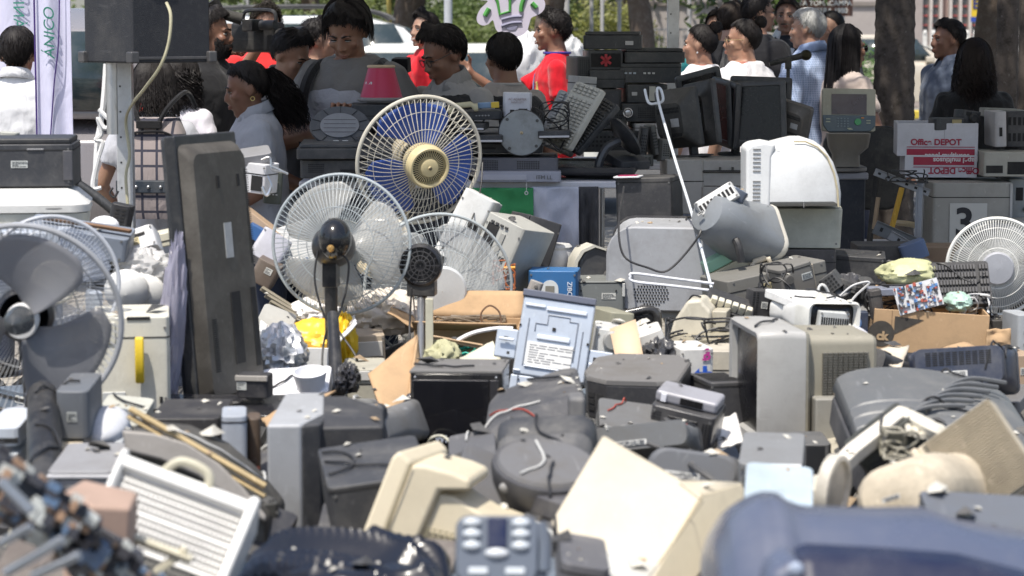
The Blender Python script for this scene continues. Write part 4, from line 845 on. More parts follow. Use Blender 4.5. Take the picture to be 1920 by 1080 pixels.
for i in range(n_):
    a, b, c_, e = ol[i-1], ol[i], ol[(i+1) % n_], ol[(i+2) % n_]
    for s in range(4):
        u = s/4; pp.append(tuple(k*.5*((2*b[x])+(c_[x]-a[x])*u+(2*a[x]-5*b[x]+4*c_[x]-e[x])*u*u+(3*b[x]-a[x]-3*c_[x]+e[x])*u**3) for x in (0, 1)))
q = MB(); q.prism(pp, 0, .01); q.build('board', mat((.62, .58, .70), rough=.5, dirt=.05, name='foam board'), lb)
q = MB(); g_ = lambda *p: q.curve([(a*k, -.004, b*k) for a, b in p], k*4.2, 6, 6)
for a, b in ((( -51, 30), (-43, 44)), ((46, 45), (37, 54))): q.tube([(a[0]*k, -.003, a[1]*k), (b[0]*k, -.003, b[1]*k)], k*4.5, 8)
q.tube([(-38*k, -.003, 80*k), (-27*k, -.003, 56*k), (-23*k, -.003, 33*k), (-4*k, -.003, 38*k), (-4*k, -.003, 62*k), (-12*k, -.003, 74*k)], k*2.8, 8); q.tube([(-4*k, -.003, 60*k), (6*k, -.003, 70*k), (14*k, -.003, 90*k)], k*2.8, 8); g_((17, 38), (18, 50), (24, 68), (30, 84))
q.build('green_strokes', mat((.07, .30, .06), rough=.5, dirt=0, bump=0), lb)
q = MB()
for a in (((-20, 23), (0, 28), (18, 29)), ((-20, 11), (0, 17), (18, 18))): q.curve([(x*k, -.003, z*k) for x, z in a], k*3, 6, 8)
q.prism([(x*k, z*k) for x, z in ((-14, 9), (12, 13), (6, 4), (-6, 3))], -.004, 0); q.build('grey_strokes', mat((.25, .25, .36), rough=.5, dirt=0, bump=0), lb)
q = MB(); q.cone((0, .016, -z0+.0), (0, .016, .1), .008); q.build('stick', card_m, lb)
q = MB()
q.box(0, 0, 0, .01, .01, .01)
for i, (px, py, w_, h_, sd) in enumerate(((990, 118, 62, 100, 3), (1062, 100, 60, 60, 5))):
    sack(('translucent white plastic sack behind the man in the waistcoat', 'white plastic sack behind the shoulder of the curly-haired boy')[i], px, py, 14.2, w_*1.2, h_*1.25, .16, clearm((.85, .86, .88), .92, .4, 'bag film'), sd, rough=.28)
    q = MB(); p = P(px, py, 14.2); q.b2((p.x-.1, p.y-.15, 0), (p.x+.1, p.y+.15, p.z-.10)); tag(q.build('crate', mat((.12, .12, .13), rough=.6), bev=.01), ('dark crate under the translucent sack', 'dark crate under the white sack beside the curly-haired boy')[i], 'crate')
SK = (.26, .145, .095); SK2 = (.20, .105, .068); SKL = (.36, .215, .15)
WT = (.62, .63, .66); G = 'students at the sorting table'
person('boy seen from behind in a sunlit white shirt beside the banner', 34, 103, 11.3, yaw=172, hyaw=8, top=(.72, .73, .76), topkind='shirt', collar='polo', face=False, arms={'R': ((.23, .0, 1.1), (.15, -.2, 1.0)), 'L': ((.30, .05, 1.10), (.27, -.22, 1.16))}, hair='short', quiff=0, hk=1.0)
b = person('girl from behind with long straight dark hair and chequered backpack', 290, 168, 9.9, yaw=172, top=(.45, .46, .50), topkind='tee', hair='long', hlen=.16, curl=.004, female=True, face=False, arms={'L': ((.25, .02, 1.12), (.22, -.16, .98)), 'R': ((.28, .02, 1.12), (.25, -.18, 1.05))}, fat=1.05)
person('girl with dark curly hair in a white top behind the loudspeaker', 340, 150, 10.9, yaw=150, top=(.66, .64, .70), topkind='tee', hair='long', hlen=.18, curl=.02, female=True, face=False)
person('bearded man in a black t-shirt facing right', 398, 66, 11.9, yaw=62, hyaw=18, top=(.014, .014, .016), trousers=(.03, .03, .04), hair='short', beard=1., hk=.98, skin=SK2, arms={'R': ((.24, .0, 1.1), (.18, -.16, .9)), 'L': ((.25, .02, 1.1), (.26, -.1, .88))}, hthick=.8)
person('woman from behind in a red shirt with streaked brown hair', 436, 92, 13.0, yaw=160, top=(.62, .035, .03), topkind='tee', hair='long', hc=(.10, .06, .04), hlen=.12, curl=.015, female=True, face=False)
person('camera operator in red behind the video camera', 500, 52, 12.8, yaw=20, top=(.60, .03, .03), hair='curly', hc=(.03, .025, .02), skin=SK, arms={'R': ((.25, -.1, 1.2), (.12, -.28, 1.45)), 'L': ((.25, -.1, 1.2), (.1, -.3, 1.4))})
t, so, M, HM, A = person('girl with a curly ponytail in a grey polo shirt looking down', 462, 168, 10.0, yaw=-72, hyaw=-8, hpitch=14, lean=6, female=True, hair='pony', hlen=.30, curl=.014, topkind='polo', collar='polo', top=(.36, .38, .43), skin=SK2, arms={'L': ((.23, -.02, 1.12), (.12, -.22, 1.0)), 'R': ((.23, -.02, 1.12), (.1, -.24, 1.0))}, hands=(1, 1), fat=1.06)
print_on(t, so, 'ITSO', .045, (.03, .03, .06), (.085, -.16, 1.352), yaw=20, rot=-12, M=M); q = MB(HM); q.ring((.087, .012, -.043), .009, .0016, 16, 5, 'x'); q.build('earring', mat((.7, .55, .2), metal=.9, rough=.3, dirt=0, bump=0), t)
t, so, M, HM, A = person('short-haired boy in a grey polo shirt bending over the table', 545, 106, 10.4, yaw=48, hyaw=12, hpitch=27, lean=10, hair='short', topkind='polo', collar='polo', top=(.34, .35, .38), skin=SK, arms={'L': ((.22, -.08, 1.12), (.05, -.30, 1.02)), 'R': ((.22, -.08, 1.1), (.0, -.32, 1.0))}, quiff=.016, hthick=.8)
print_on(t, so, 'ITSO', .045, (.03, .03, .06), (.07, -.14, 1.35), yaw=15, rot=0, M=M)
t, so, M, HM, A = person('heavy-set man with a black backpack in a printed grey t-shirt looking down', 652, 60, 10.25, yaw=-16, hyaw=-4, hpitch=32, lean=9, hair='mop', hk=1.0, fat=1.3, top=(.16, .155, .15), skin=SK, arms={'R': ((.27, -.12, 1.14), (-.04, -.30, 1.23)), 'L': ((.29, -.02, 1.12), (.22, -.22, 1.0))}, hpose={'R': (V((.25, -.35, .85)), V((.3, -.9, -.2)), 42)}, vox=.006, sleeve=.75, quiff=.014, hthick=1.1)
patch_on(t, so, 'shirt_print', clothm((.34, .35, .39), name='grey print', folds=.8), [(-.17, -.20, 1.20), (.13, -.20, 1.20), (.15, -.20, 1.37), (-.17, -.20, 1.37)], M)
print_on(t, so, 'INHAL', .042, (.62, .62, .62), (.0, -.22, 1.225), M=M)
bp_ = clothm((.012, .012, .014), name='webbing')
bk = thing('backpack', 'black backpack worn by the man in the printed t-shirt', 'backpack', loc=t.location, rot=(0, 0, -16))
for s in (-1, 1): q = MB(M); q.curve([(s*.13, -.215, 1.02), (s*.15, -.205, 1.20), (s*.148, -.185, 1.31), (s*.14, -.13, 1.385), (s*.13, -.03, 1.425), (s*.12, .08, 1.40), (s*.1, .15, 1.25)], .024, 8, 6); q.build('strap', bp_, bk)
q = MB(M); q.loft([rrect(.30, .14, .05, z, 4, 0, .24, 'z') for z in (.95, 1.0, 1.2, 1.34)]+[rrect(.2, .08, .04, 1.37, 4, 0, .24, 'z')]); q.box(.17, .13, 1.40, .07, .05, .06); q.build('bag', bp_, bk, bev=.01)
person('dark-haired person half hidden behind the man with the backpack', 598, 78, 12.9, yaw=95, top=(.05, .05, .06), skin=SKL, hair='curly')
person('smiling boy in a red shirt in front of the white cars', 795, 58, 15.0, yaw=-58, hyaw=8, hpitch=-4, top=(.60, .015, .025), skin=SKL, smile=True, hair='short', quiff=.02, fat=.92)
t, so, M, HM, A = person('boy in black glasses and a dark waistcoat looking down at the table', 832, 104, 10.2, yaw=-38, hyaw=-24, hpitch=24, lean=8, hair='short', hk=.96, glasses='black', top=(.30, .29, .28), topkind='vest', collar='polo', collar_c=(.28, .27, .26), skin=SK2, arms={'L': ((.24, -.05, 1.12), (.12, -.28, 1.02)), 'R': ((.24, -.05, 1.12), (.1, -.3, 1.02))}, quiff=.022, hthick=1.2)
person('man from behind in a black waistcoat with a pale collar', 943, 112, 10.7, yaw=-148, hyaw=-6, top=(.36, .33, .31), topkind='vest', collar='band', collar_c=(.45, .43, .42), face=False, skin=SK, hair='short', quiff=0, hthick=.9)
t, so, M, HM, A = person('curly-haired boy in a red shirt with blue collar smiling to the left', 1034, 60, 13.3, yaw=-86, hyaw=-2, top=(.58, .008, .02), topkind='tee', collar='band', collar_c=(.05, .04, .30), hair='curly', smile=True, skin=SK, arms={'L': ((.20, .02, 1.12), (.16, -.16, .98)), 'R': ((.15, -.24, 1.20), (.12, -.44, 1.34))}, fat=.84, sleeve=.6)
patch_on(t, so, 'side_stripe', clothm((.06, .05, .32), name='blue stripe'), [(.02, -.15, .95), (.06, -.15, .95), (.05, -.14, 1.35), (.02, -.14, 1.35)], M); patch_on(t, so, 'badge', clothm((.7, .5, .1), name='badge'), [(.08, -.14, 1.24), (.11, -.14, 1.24), (.11, -.14, 1.30), (.08, -.14, 1.30)], M)
t, so, M, HM, A = person('woman with a hair bun and pearl earring in a white and green shirt', 1312, 86, 13.2, yaw=-128, hyaw=18, top=(.74, .73, .76), topkind='tee', collar='band', collar_c=(.5, .12, .1), hair='bun', female=True, face=True, skin=SKL, fat=1.12)
patch_on(t, so, 'green_panel', clothm((.14, .42, .05), name='green panel'), [(-.02, .16, 1.32), (-.14, .14, 1.32), (-.14, .14, 1.37), (-.02, .16, 1.37)], M); q = MB(HM); q.ball((.088, .01, -.04), .006); q.build('earring', mat((.8, .8, .78), rough=.2, dirt=0, bump=0), t)
t, so, M, HM, A = person('woman in gold-rimmed sunglasses with a white lettered shirt', 1392, 78, 12.6, yaw=-135, hyaw=42, top=(.74, .73, .76), topkind='tee', collar='band', collar_c=(.5, .12, .1), hair='bun', glasses='gold', female=True, skin=SKL, fat=1.15)
print_on(t, so, 'RDINAMICO', .055, (.05, .22, .10), (-.06, .17, 1.345), yaw=180, M=M)
person('man in a turquoise shirt and glasses behind the two women', 1345, 55, 15.2, yaw=-20, top=(.05, .36, .36), skin=SK, glasses='black', hair='short')
person('man in a black suit seen from behind between the two women', 1375, 42, 14.2, yaw=150, hyaw=-20, top=(.012, .012, .015), topkind='jacket', sleeve=2, face=False, skin=SKL, hc=(.03, .022, .018))
person('tall man in a black suit and glasses turned to the right', 1424, 26, 13.7, yaw=125, hyaw=-18, top=(.012, .012, .015), topkind='jacket', sleeve=2, skin=SKL, glasses='black', fat=1.1)
t, so, M, HM, A = person('man with a moustache in a dark suit and white shirt facing the camera', 1476, 32, 15.4, yaw=-8, hyaw=-8, top=(.02, .022, .03), topkind='jacket', sleeve=2, collar='polo', collar_c=(.7, .7, .72), skin=(.30, .17, .12), stub=True, hc=(.05, .04, .035))
patch_on(t, so, 'shirt_front', clothm((.68, .68, .74), name='white shirt'), [(-.01, -.2, 1.15), (.01, -.2, 1.15), (.06, -.18, 1.43), (-.06, -.18, 1.43)], M)
t, so, M, HM, A = person('grey-haired man in a pale blue checked shirt seen from behind', 1513, 56, 13.1, yaw=-128, hyaw=14, top=(.26, .34, .52), stripe=((.42, .50, .68), 26, .86), topkind='shirt', collar='polo', sleeve=1.55, hair='short', hc=(.34, .34, .33), skin=SKL, fat=1.08, arms={'L': ((.23, .03, 1.12), (.15, -.18, 1.05)), 'R': ((.25, .02, 1.12), (.16, -.2, 1.15))}, quiff=0, hthick=.8, brow=False)
person('man with cropped hair glimpsed behind the grey-haired man', 1556, 56, 14.7, yaw=-55, top=(.10, .10, .12), skin=SKL, hair='buzz')
person('woman with very long black hair, sunglasses and a beige t-shirt', 1592, 92, 12.9, yaw=118, hyaw=-6, top=(.50, .42, .38), hair='long', hlen=.40, curl=.002, glasses='sun', female=True, skin=SK, trousers=(.02, .028, .06), arms={'R': ((.26, -.03, 1.12), (.24, -.16, .92)), 'L': ((.24, .0, 1.1), (.2, -.16, .9))}, hc=(.008, .007, .008))
t, so, M, HM, A = person('man in a blue-grey suit standing left of the wavy-haired woman', 1776, 76, 13.6, yaw=-62, hyaw=-14, top=(.085, .105, .15), topkind='jacket', sleeve=2, collar='polo', collar_c=(.20, .23, .30), skin=SK2, fat=.94, quiff=.006)
person('woman from behind in black with long wavy dark hair', 1826, 122, 11.9, yaw=176, top=(.010, .010, .012), topkind='dress', sleeve=2, hair='long', hlen=.26, curl=.012, female=True, face=False, hc=(.012, .008, .008), fat=1.1, trousers=(.01, .01, .012))
# chequered backpack of the first girl
bk = thing('backpack', 'chequered grey backpack with black straps hanging on the girl in front of the tent leg', 'backpack', 288, 320, 9.62, (0, 0, -8), (0, 0, .19)); ck = clothm((.34, .29, .28), ((.05, .05, .07), 5.2, .93), name='chequered canvas')
q = MB(); q.loft([rrect(.20, .10, .05, .40, 5, 0, .03, 'z'), rrect(.25, .14, .06, .34, 5, 0, .02, 'z'), rrect(.275, .16, .06, .2, 5, 0, .02, 'z'), rrect(.28, .16, .06, .04, 5, 0, .02, 'z'), rrect(.24, .13, .05, 0, 5, 0, .02, 'z')]); q.build('bag', ck, bk)
q = MB(); q.box(0, -.067, .13, .27, .012, .05); fb = q.build('belt', mat((.02, .03, .045), rough=.5), bk, bev=.004); q = MB(); [q.ball((x, -.076, .13), .007) for x in (-.05, 0, .05)]; q.build('studs', steel_m, fb)
for s in (-1, 1): q = MB(); q.curve([(s*.03, -.055, .36), (s*.07, -.03, .44), (s*.12, .06, .50), (s*.13, .16, .44)], .010, 8, 6); q.build('strap', bp_, bk)
q = MB(); q.box(0, -.052, .375, .10, .03, .03); q.curve([(-.10, -.045, .33), (-.04, -.06, .345), (.06, -.058, .345), (.11, -.03, .30), (.12, -.05, .2)], .006, 8, 6); q.build('zip_flap', bp_, bk, bev=.004)
# video camera
vc = thing('video_camera', 'black shoulder video camera with a rubber eyepiece', 'camera', 487, 70, 12.1, (0, 0, 60), (0, 0, 0)); cmx = mat((.015, .015, .017), rough=.45)
q = MB(); q.loft([rrect(.10, .15, .02, y, 3) for y in (-.12, .14)]); q.build('camera_body', cmx, vc, bev=.005)
q = MB(); q.lathe([(.045, -.12), (.045, -.2), (.055, -.21), (.055, -.27)], 24, 'y'); q.build('lens', cmx, vc)
q = MB(); q.b2((-.15, -.06, .03), (-.05, .0, .09)); q.loft([rrect(.05, .05, .02, -.17+.03*i, 3, -.02*i*0-.10, .06+.0*i) for i in range(4)]); q.build('viewfinder', cmx, vc, bev=.006)
q = MB(); q.cone((-.08, .05, .09), (-.14, .14, .12), .03, .025); q.cone((-.14, .14, .12), (-.17, .17, .18), .026, .04, 14); q.build('eyepiece', mat((.012, .012, .012), rough=.8), vc)
q = MB(); q.curve([(-.0, -.1, .075), (0, -.08, .13), (0, .08, .13), (0, .1, .075)], .01); q.build('handle', cmx, vc)
# ---------------------------------------------------------------- sorting tables and what stands on them
def table(label, px0, px1, d, z, dep, legs=(0, 1)):
    x0, x1 = P(px0, 300, d).x, P(px1, 300, d).x; t = thing('folding_table', label, 'table', loc=((x0+x1)/2, d, 0)); L_ = (x1-x0)/2
    q = MB(); q.b2((-L_, 0, z-.028), (L_, dep, z)); q.build('tabletop', mat((.62, .62, .66), rough=.4, dirt=.2), t, bev=.006)
    for x in (-L_+.12, L_-.12):
        for y in (.06, dep-.06): q = MB(); q.cone((x, y, 0), (x, y, z-.03), .014); q.build('leg', steel_m, t)
table('long grey-white folding table with a green cloth hanging below it', 560, 1166, 9.42, 1.05, .74)
table('folding table behind carrying the stack of black appliances', 1080, 1420, 11.0, 1.03, .6)
table('low table under the numbered grey printer', 1640, 2000, 10.6, .66, .7)
table('low table under the cream filing drawers', 1235, 1560, 9.9, .62, .7)
cl = lambda lb, a, b, y0, y1, d, c, sd: (lambda q: (q.grid(30, 24, lambda u, v: tuple(P(a+(b-a)*u, y1+(y0-y1)*v, d)+V((0, .035*math.sin(u*9+sd)*(1-v)+.02*noise.noise(V((u*4, v*4, sd))), 0)))), tag(q.build('hanging_cloth', clothm(c, folds=.5), solid=.003), lb, 'cloth')))(MB())
cl('green vinyl cloth with an eyelet hanging under the table', 880, 1000, 352, 470, 9.40, (.05, .27, .10), 1)
cl('pale lavender cloth hanging under the table beside the green one', 997, 1085, 350, 480, 9.40, (.50, .52, .60), 2)
cl('dark grey cloth hanging under the end of the table', 1082, 1122, 350, 480, 9.42, (.06, .06, .065), 3)
cl('dark cloth under the left part of the table', 560, 882, 345, 560, 9.44, (.035, .037, .045), 4)
q = MB(); p = P(987, 362, 9.37); q.ring(p, .006, .002, 14, 5); q.tube([p+V((0, 0, .004)), p+V((.001, 0, .04))], .0012, 5); tag(q.build('cord_loop', mat((.7, .7, .68))), 'small white cord through the eyelet of the green cloth', 'cord')
# left part
t = thing('television_pedestal', 'dark oval television base with a pale centre plate facing up', 'base', 637, 236, 9.55, (62, 0, 0)); r_ = m_(57, 9.55)
q = MB(); q.loft([[(r_*k*math.cos(a*PI/24), r_*.72*k*math.sin(a*PI/24), z) for a in range(48)] for k, z in ((.98, -.02), (1, -.005), (.97, .004), (.66, .0))]); q.build('rim', pl((.07, .075, .085), rough=.4), t)
q = MB(); q.loft([[(r_*.64*math.cos(a*PI/24), r_*.44*math.sin(a*PI/24), z) for a in range(48)] for z in (.0, .007)]); ce = q.build('centre_plate', pl((.22, .23, .25), rough=.4), t)
q = MB(); [q.box(r_*.5*x, r_*.1*y, .0076, r_*.35, .002, .0006) for x in (-.7, 0, .7) for y in (-2.5, -1, .5, 2)]; q.build('printed_text', pl((.05, .05, .06)), ce)
q = MB(); [q.box(r_*x, -r_*.60, .006, .022, .012, .002) for x in (-.1, .2)]; q.build('stickers', pl((.6, .6, .58)), t)
q = MB()
for k in range(10): a = k*PI/5+.3; q.tube([(r_*.66*math.cos(a), r_*.47*math.sin(a), .004), (r_*.95*math.cos(a), r_*.68*math.sin(a), .005)], .0014, 4)
q.build('grooves', hole_m, t)
bk_ = (.03, .032, .037)
boxdev('wide black television lying flat under the oval base', 'television', 'flat_television', 650, 283, 9.5, 180, 20, .45, (0, 0, 3), (.045, .047, .052), feats=(('lid',),), rough=.35)
boxdev('black receiver under the flat television on the table', 'receiver', 'receiver', 650, 312, 9.5, 150, 34, .4, (0, 0, -3), bk_, feats=(('grille', .1, .3, .3, .8, 8, 5), ('slot', .5, .3, .9, .5)))
boxdev('black monitor back carrying the pink bucket', 'monitor', 'flat_monitor', 735, 215, 9.9, 150, 42, .3, (0, 0, 4), bk_, feats=(('seam', .5),))
boxdev('dark grey amplifier behind the lower part of the blue fan', 'amplifier', 'amplifier', 770, 285, 9.65, 200, 60, .35, (0, 0, 0), (.05, .05, .055), feats=(('slot', .1, .6, .6, .75), ('buttons', .1, .3, 8, .02), ('grille', .6, .1, .95, .5, 14, 6)))
t = thing('bucket', 'pink bucket turned upside down with a grey rim and a torn label', 'bucket', 715, 189, 9.85, (0, 0, 0)); r0, r1 = m_(40, 9.85), m_(24, 9.85); h_ = m_(64, 9.85)
q = MB(); q.lathe([(r0, .012), (r1, h_), (r1*.95, h_+.002), (.001, h_-.004)], 40, 'z', cap=False); q.build('bucket_wall', mat((.42, .015, .06), rough=.3, dirt=.08, bump=0), t)
q = MB(); q.ring((0, 0, .006), r0*1.02, .009, 44, 8, 'z'); q.build('rim', pl((.20, .19, .19)), t); q = MB(); q.ring((0, 0, h_), r1, .006, 40, 8, 'z'); q.build('base_rim', pl((.50, .38, .25)), t)
q = MB(); q.grid(8, 6, lambda u, v: ((lambda a, z: ((r0+(r1-r0)*z/h_+.0015)*math.cos(a), (r0+(r1-r0)*z/h_+.0015)*math.sin(a), z))(R(205+36*u), h_*(.12+.40*v+.05*math.sin(u*9))))); q.build('torn_label', pl((.6, .6, .6)), t)
boxdev('white corded phone base with a black edge standing beside the cream handset', 'telephone', 'telephone', 820, 203, 9.5, 32, 32, .03, (-10, 0, 0), (.6, .6, .62), feats=(('slot', 0, .86, 1, 1),))
def handset(label, px, py, d, L_, rot, c, name='handset'):
    t = thing(name, label, 'handset', px, py, d, rot); L_ = m_(L_, d)/2; q = MB(); q.loft([rrect(.045, .03, .01, x*L_, 3, 0, z, 'x') for x, z in ((-1, -.008), (-.75, -.008))]+[rrect(.03, .022, .008, x*L_, 3, 0, .006, 'x') for x in (-.55, .55)]+[rrect(.045, .03, .01, x*L_, 3, 0, -.008, 'x') for x in (.75, 1)]); q.build('grip', pl(c), t); return t
handset('cream telephone handset lying on black devices', 868, 200, 9.45, 56, (0, -6, 0), (.50, .46, .30))
boxdev('small blue and yellow package on the black devices', 'package', 'package', 916, 197, 9.5, 40, 11, .04, (0, -3, 0), (.18, .28, .42), feats=(('panel', .62, 0, 1, 1, (.65, .45, .04), 'yellow_end'),))
for i, (px, py, w_, h_, dd, lb) in enumerate(((880, 215, 120, 16, 9.6, 'under the cream handset'), (890, 236, 46, 12, 9.48, 'left of the round disc, upper one'), (908, 258, 66, 14, 9.46, 'left of the round disc, lower one'), (1040, 250, 60, 14, 9.5, 'touching the right of the round disc'), (930, 275, 170, 18, 9.6, 'spread behind the lower disc edge'))):
    boxdev('slim black disc player '+lb, 'disc player', 'disc_player', px, py, dd, w_, h_, .25, (0, (-1, 1, 0, -1, 0)[i], (2, -4, 3, -2, 0)[i]), bk_, feats=(('panel', .03, .1, .97, .38, (.5, .5, .52), 'silver_strip'),) if i in (1, 2, 3) else (('slot', .1, .4, .5, .6), ('buttons', .6, .5, 5, .012)), group='slim black disc players around the round disc')
boxdev('dark grey computer case with perforated front under the round disc', 'computer case', 'computer_case', 960, 304, 9.62, 170, 26, .4, (0, 0, 0), (.10, .10, .115), feats=(('grille', .1, .15, .35, .85, 14, 6), ('grille', .55, .2, .8, .8, 10, 5)))
boxdev('flat silver appliance at the front edge of the table', 'appliance', 'flat_appliance', 972, 328, 9.5, 158, 20, .25, (0, 0, 0), (.33, .34, .40), feats=(('panel', .05, .2, .6, .7, (.38, .39, .45)), ('text', 'ITM LL', .022, .8, .45, (.1, .1, .1))))
t = thing('round_disc', 'round grey metal disc with four bolts standing on edge', 'disc', 978, 249, 9.42, (0, 0, 0)); r_ = m_(43, 9.42)
q = MB(); q.lathe([(r_*.99, .012), (r_, .006), (r_, -.002), (r_*.97, -.006), (.001, -.006)], 56, 'y', cap=False); q.build('plate', mat((.27, .29, .30), rough=.45, metal=.3, dirt=.35, scale=14), t, ang=20)
q = MB(); q.ring((0, .0, 0), r_*.99, .0035, 56, 6); q.build('rim', pl((.04, .04, .045)), t)
for a in (38, 137, 232, 318): q = MB(); q.lathe([(.0065, -.005), (.006, -.010), (.001, -.010)], 12, 'y', (r_*.86*math.cos(R(a)), 0, r_*.86*math.sin(R(a))), cap=False); q.build('bolt', pl((.06, .06, .06)), t)
q = MB(); q.lathe([(.007, -.005), (.004, -.012), (.001, -.013)], 12, 'y', cap=False); q.build('centre_pin', pl((.5, .4, .25)), t)
boxdev('small white box with a socket and printed lines above the round disc', 'adapter', 'adapter_box', 970, 196, 9.55, 54, 46, .07, (0, 1, 0), (.62, .62, .66), feats=(('slot', .55, .12, .85, .35), ('slot', .25, .18, .4, .3), ('text', 'AC ADAPTER', .012, .5, .72, (.3, .2, .2)), ('text', 'INPUT 127 V', .009, .5, .6, (.3, .2, .2))))
tangle('tangle of black cables right of the round disc', 1030, 222, 9.5, 70, 60, 12, seed=4, dep=.08)
tangle('black cables lying behind the small white box', 900, 220, 9.7, 130, 40, 9, seed=5, dep=.08)
cable('blue-black cable looping below the right-hand disc player', [(1010, 245, 9.45), (1030, 262, 9.44), (1048, 280, 9.45), (1060, 262, 9.5), (1080, 245, 9.55)], .004)
keyboard('cream keyboard propped on end against the black stack', 1080, 220, 9.55, 130, (24, -58, 20), (.46, .45, .40), (.40, .39, .35))
keyboard('black keyboard propped behind the cream one', 1104, 236, 9.62, 120, (26, -48, 16), bk_, (.05, .05, .05))
keyboard('grey keyboard leaning below the grey carton', 1062, 232, 9.75, 110, (60, -66, 10), (.32, .32, .33), (.4, .4, .4))
flat('black monitor lying face down with a silver label on its back', 1112, 306, 9.62, 170, 150, (-86, 0, -8), (.03, .03, .034), (0, 0, .15), th=.05, stand=False, bk=(.62, .6, .56, .52))
flat('second black monitor lying under the face-down one', 1100, 326, 9.7, 170, 120, (-88, 0, 6), (.025, .025, .03), (0, 0, .15), th=.04, stand=False)
t = thing('monitor_stand', 'black curved monitor stand lying on its side', 'monitor stand', 1165, 262, 9.55, (0, -35, 20)); q = MB(); q.lathe([(.085, .03), (.09, .02), (.07, .005), (.001, 0)], 30, 'x', cap=False); q.build('foot', pl(bk_, rough=.3), t); q = MB(); q.curve([(-.01, 0, 0), (-.07, 0, .01), (-.13, 0, -.02), (-.15, 0, -.05)], .018, 6, 8); q.build('neck', pl(bk_, rough=.3), t)
boxdev('black flat base plate under the curved stand', 'base plate', 'steel_plate', 1175, 300, 9.6, 60, 16, .2, (10, 0, 20), bk_)
for i, (px, py, w_, h_, a) in enumerate(((1205, 268, 18, 60, 8), (1222, 262, 14, 56, -10), (1238, 280, 22, 40, 4), (1196, 300, 40, 22, 0))):
    boxdev(('narrow black speaker tilted right of the curved stand', 'thin dark bracket beside the bent white rod', 'small grey-black adapter left of the cream drawers', 'low black box below the narrow speaker')[i], 'scrap part', 'scrap_part', px, py, 9.8, w_, h_, .12, (0, a, 10*i), (.05+.03*i, .05+.03*i, .05+.025*i), feats=(('grille', .2, .2, .8, .8, 3, 6),))
# stack of black hi-fi units (rear table)
D = 11.15
stk = [(1150, 79, 108, 26, 'slim black recorder with a lid on top of the black stack', (('lid',), ('panel', .72, .3, .86, .6, (.5, .5, .5), 'badge'))), (1130, 112, 66, 36, 'black amplifier with a red emblem in the black stack', (('slot', .08, .15, .92, .85),)), (1134, 147, 70, 34, 'plain black unit below the one with the red emblem', (('seam', .5),)), (1126, 184, 62, 36, 'black glossy unit at the lower left of the black stack', (('panel', .1, .1, .9, .9, (.05, .05, .055), 'glass_door'),)), (1130, 222, 90, 36, 'grey-black unit at the bottom left of the black stack', (('grille', .1, .2, .9, .8, 20, 4),)),
       (1222, 107, 112, 20, 'black scanner printer on top of the right stack', (('lid', 1),)), (1218, 136, 116, 36, 'black stereo with silver sliders in the right stack', (('buttons', .12, .5, 3, .02, (.4, .45, .5)), ('buttons', .42, .5, 3, .02, (.6, .6, .6)), ('seam', .8))), (1205, 174, 78, 34, 'black printer with a white ring mark in the right stack', (('buttons', .2, .5, 1, .04, (.5, .5, .5)), ('panel', .55, .1, .7, .9, (.5, .5, .45), 'pale_strip'))), (1203, 209, 80, 34, 'black radio with a bright round dial in the right stack', (('knob', .17, .5, .022), ('grille', .4, .2, .95, .8, 14, 6))), (1214, 243, 64, 28, 'white box at the bottom of the right stack', (('seam', .7),)), (1150, 262, 130, 40, 'dark crate of parts under the black stack', (('grille', .05, .2, .95, .8, 16, 3),)), (1085, 128, 28, 44, 'black speaker at the left end of the black stack', (('grille', .15, .1, .85, .9, 5, 10),))]
for i, (px, py, w_, h_, lb, ft) in enumerate(stk):
    o = boxdev(lb, 'stereo unit' if i < 9 else 'box', 'stereo_unit' if i < 9 else 'storage_box', px, py, D, w_, h_, .32, (0, 0, (-4, 3, 2, 6, -2, 2, -3, 4, -2, 3, 0, 8)[i]), (.5, .5, .52) if i == 9 else (.028, .03, .034), feats=ft, rough=.3)
    if i == 1:
        q = MB()
        for a in (35, -35, 90): q.box(0, -.008, 0, .055, .003, .012, Matrix.Translation((0, 0, m_(18, D))) @ Matrix.Rotation(R(a), 4, 'Y'))
        q.build('red_emblem', mat((.4, .02, .03), rough=.4, dirt=0), o)
    if i == 8: q = MB(); q.ring((-.13*.5+.0, -.02, m_(17, D)), .02, .003, 20, 5); q.ball((-.065, -.02, m_(17, D)), (.015, .003, .015)); q.build('dial', mat((.6, .6, .62), rough=.2, metal=.6), o)
boxdev('grey-white cardboard carton left of the black stack', 'box', 'carton', 1090, 176, 10.9, 36, 66, .2, (0, 4, 14), (.44, .45, .46), feats=(('seam', .8),))
# monitors on the cream drawers
flat('black monitor seen from behind with a round hump, leftmost on the drawers', 1278, 222, 9.95, 110, 112, (-6, 6, 128), bk_, (0, 0, .12), th=.07, backc=(.045, .043, .04))
flat('black monitor standing edge-on behind the humped one', 1322, 215, 9.98, 120, 122, (-4, 7, 112), bk_, (0, 0, .13), th=.05, backc=(.03, .028, .028))
flat('black monitor panel showing only its top edge at the back', 1318, 185, 10.4, 90, 96, (4, -14, 15), bk_, (0, 0, .1), th=.05)
flat('large black monitor facing the camera on the drawers', 1418, 214, 9.95, 112, 122, (-4, -3, -12), (.028, .028, .03), (0, 0, .13), th=.06)
flat('black monitor standing edge-on left of the large one', 1354, 215, 10.05, 110, 124, (0, 6, -70), bk_, (0, 0, .13), th=.05)
flat('black monitor with a wide frame behind the large one', 1425, 200, 10.3, 116, 100, (0, 2, -8), (.02, .02, .022), (0, 0, .1), th=.05)
flat('small grey-backed monitor tilted right of the large one', 1488, 226, 10.0, 74, 74, (-12, -16, 150), (.06, .06, .065), (0, 0, .08), th=.04, backc=(.10, .09, .08), stand=False)
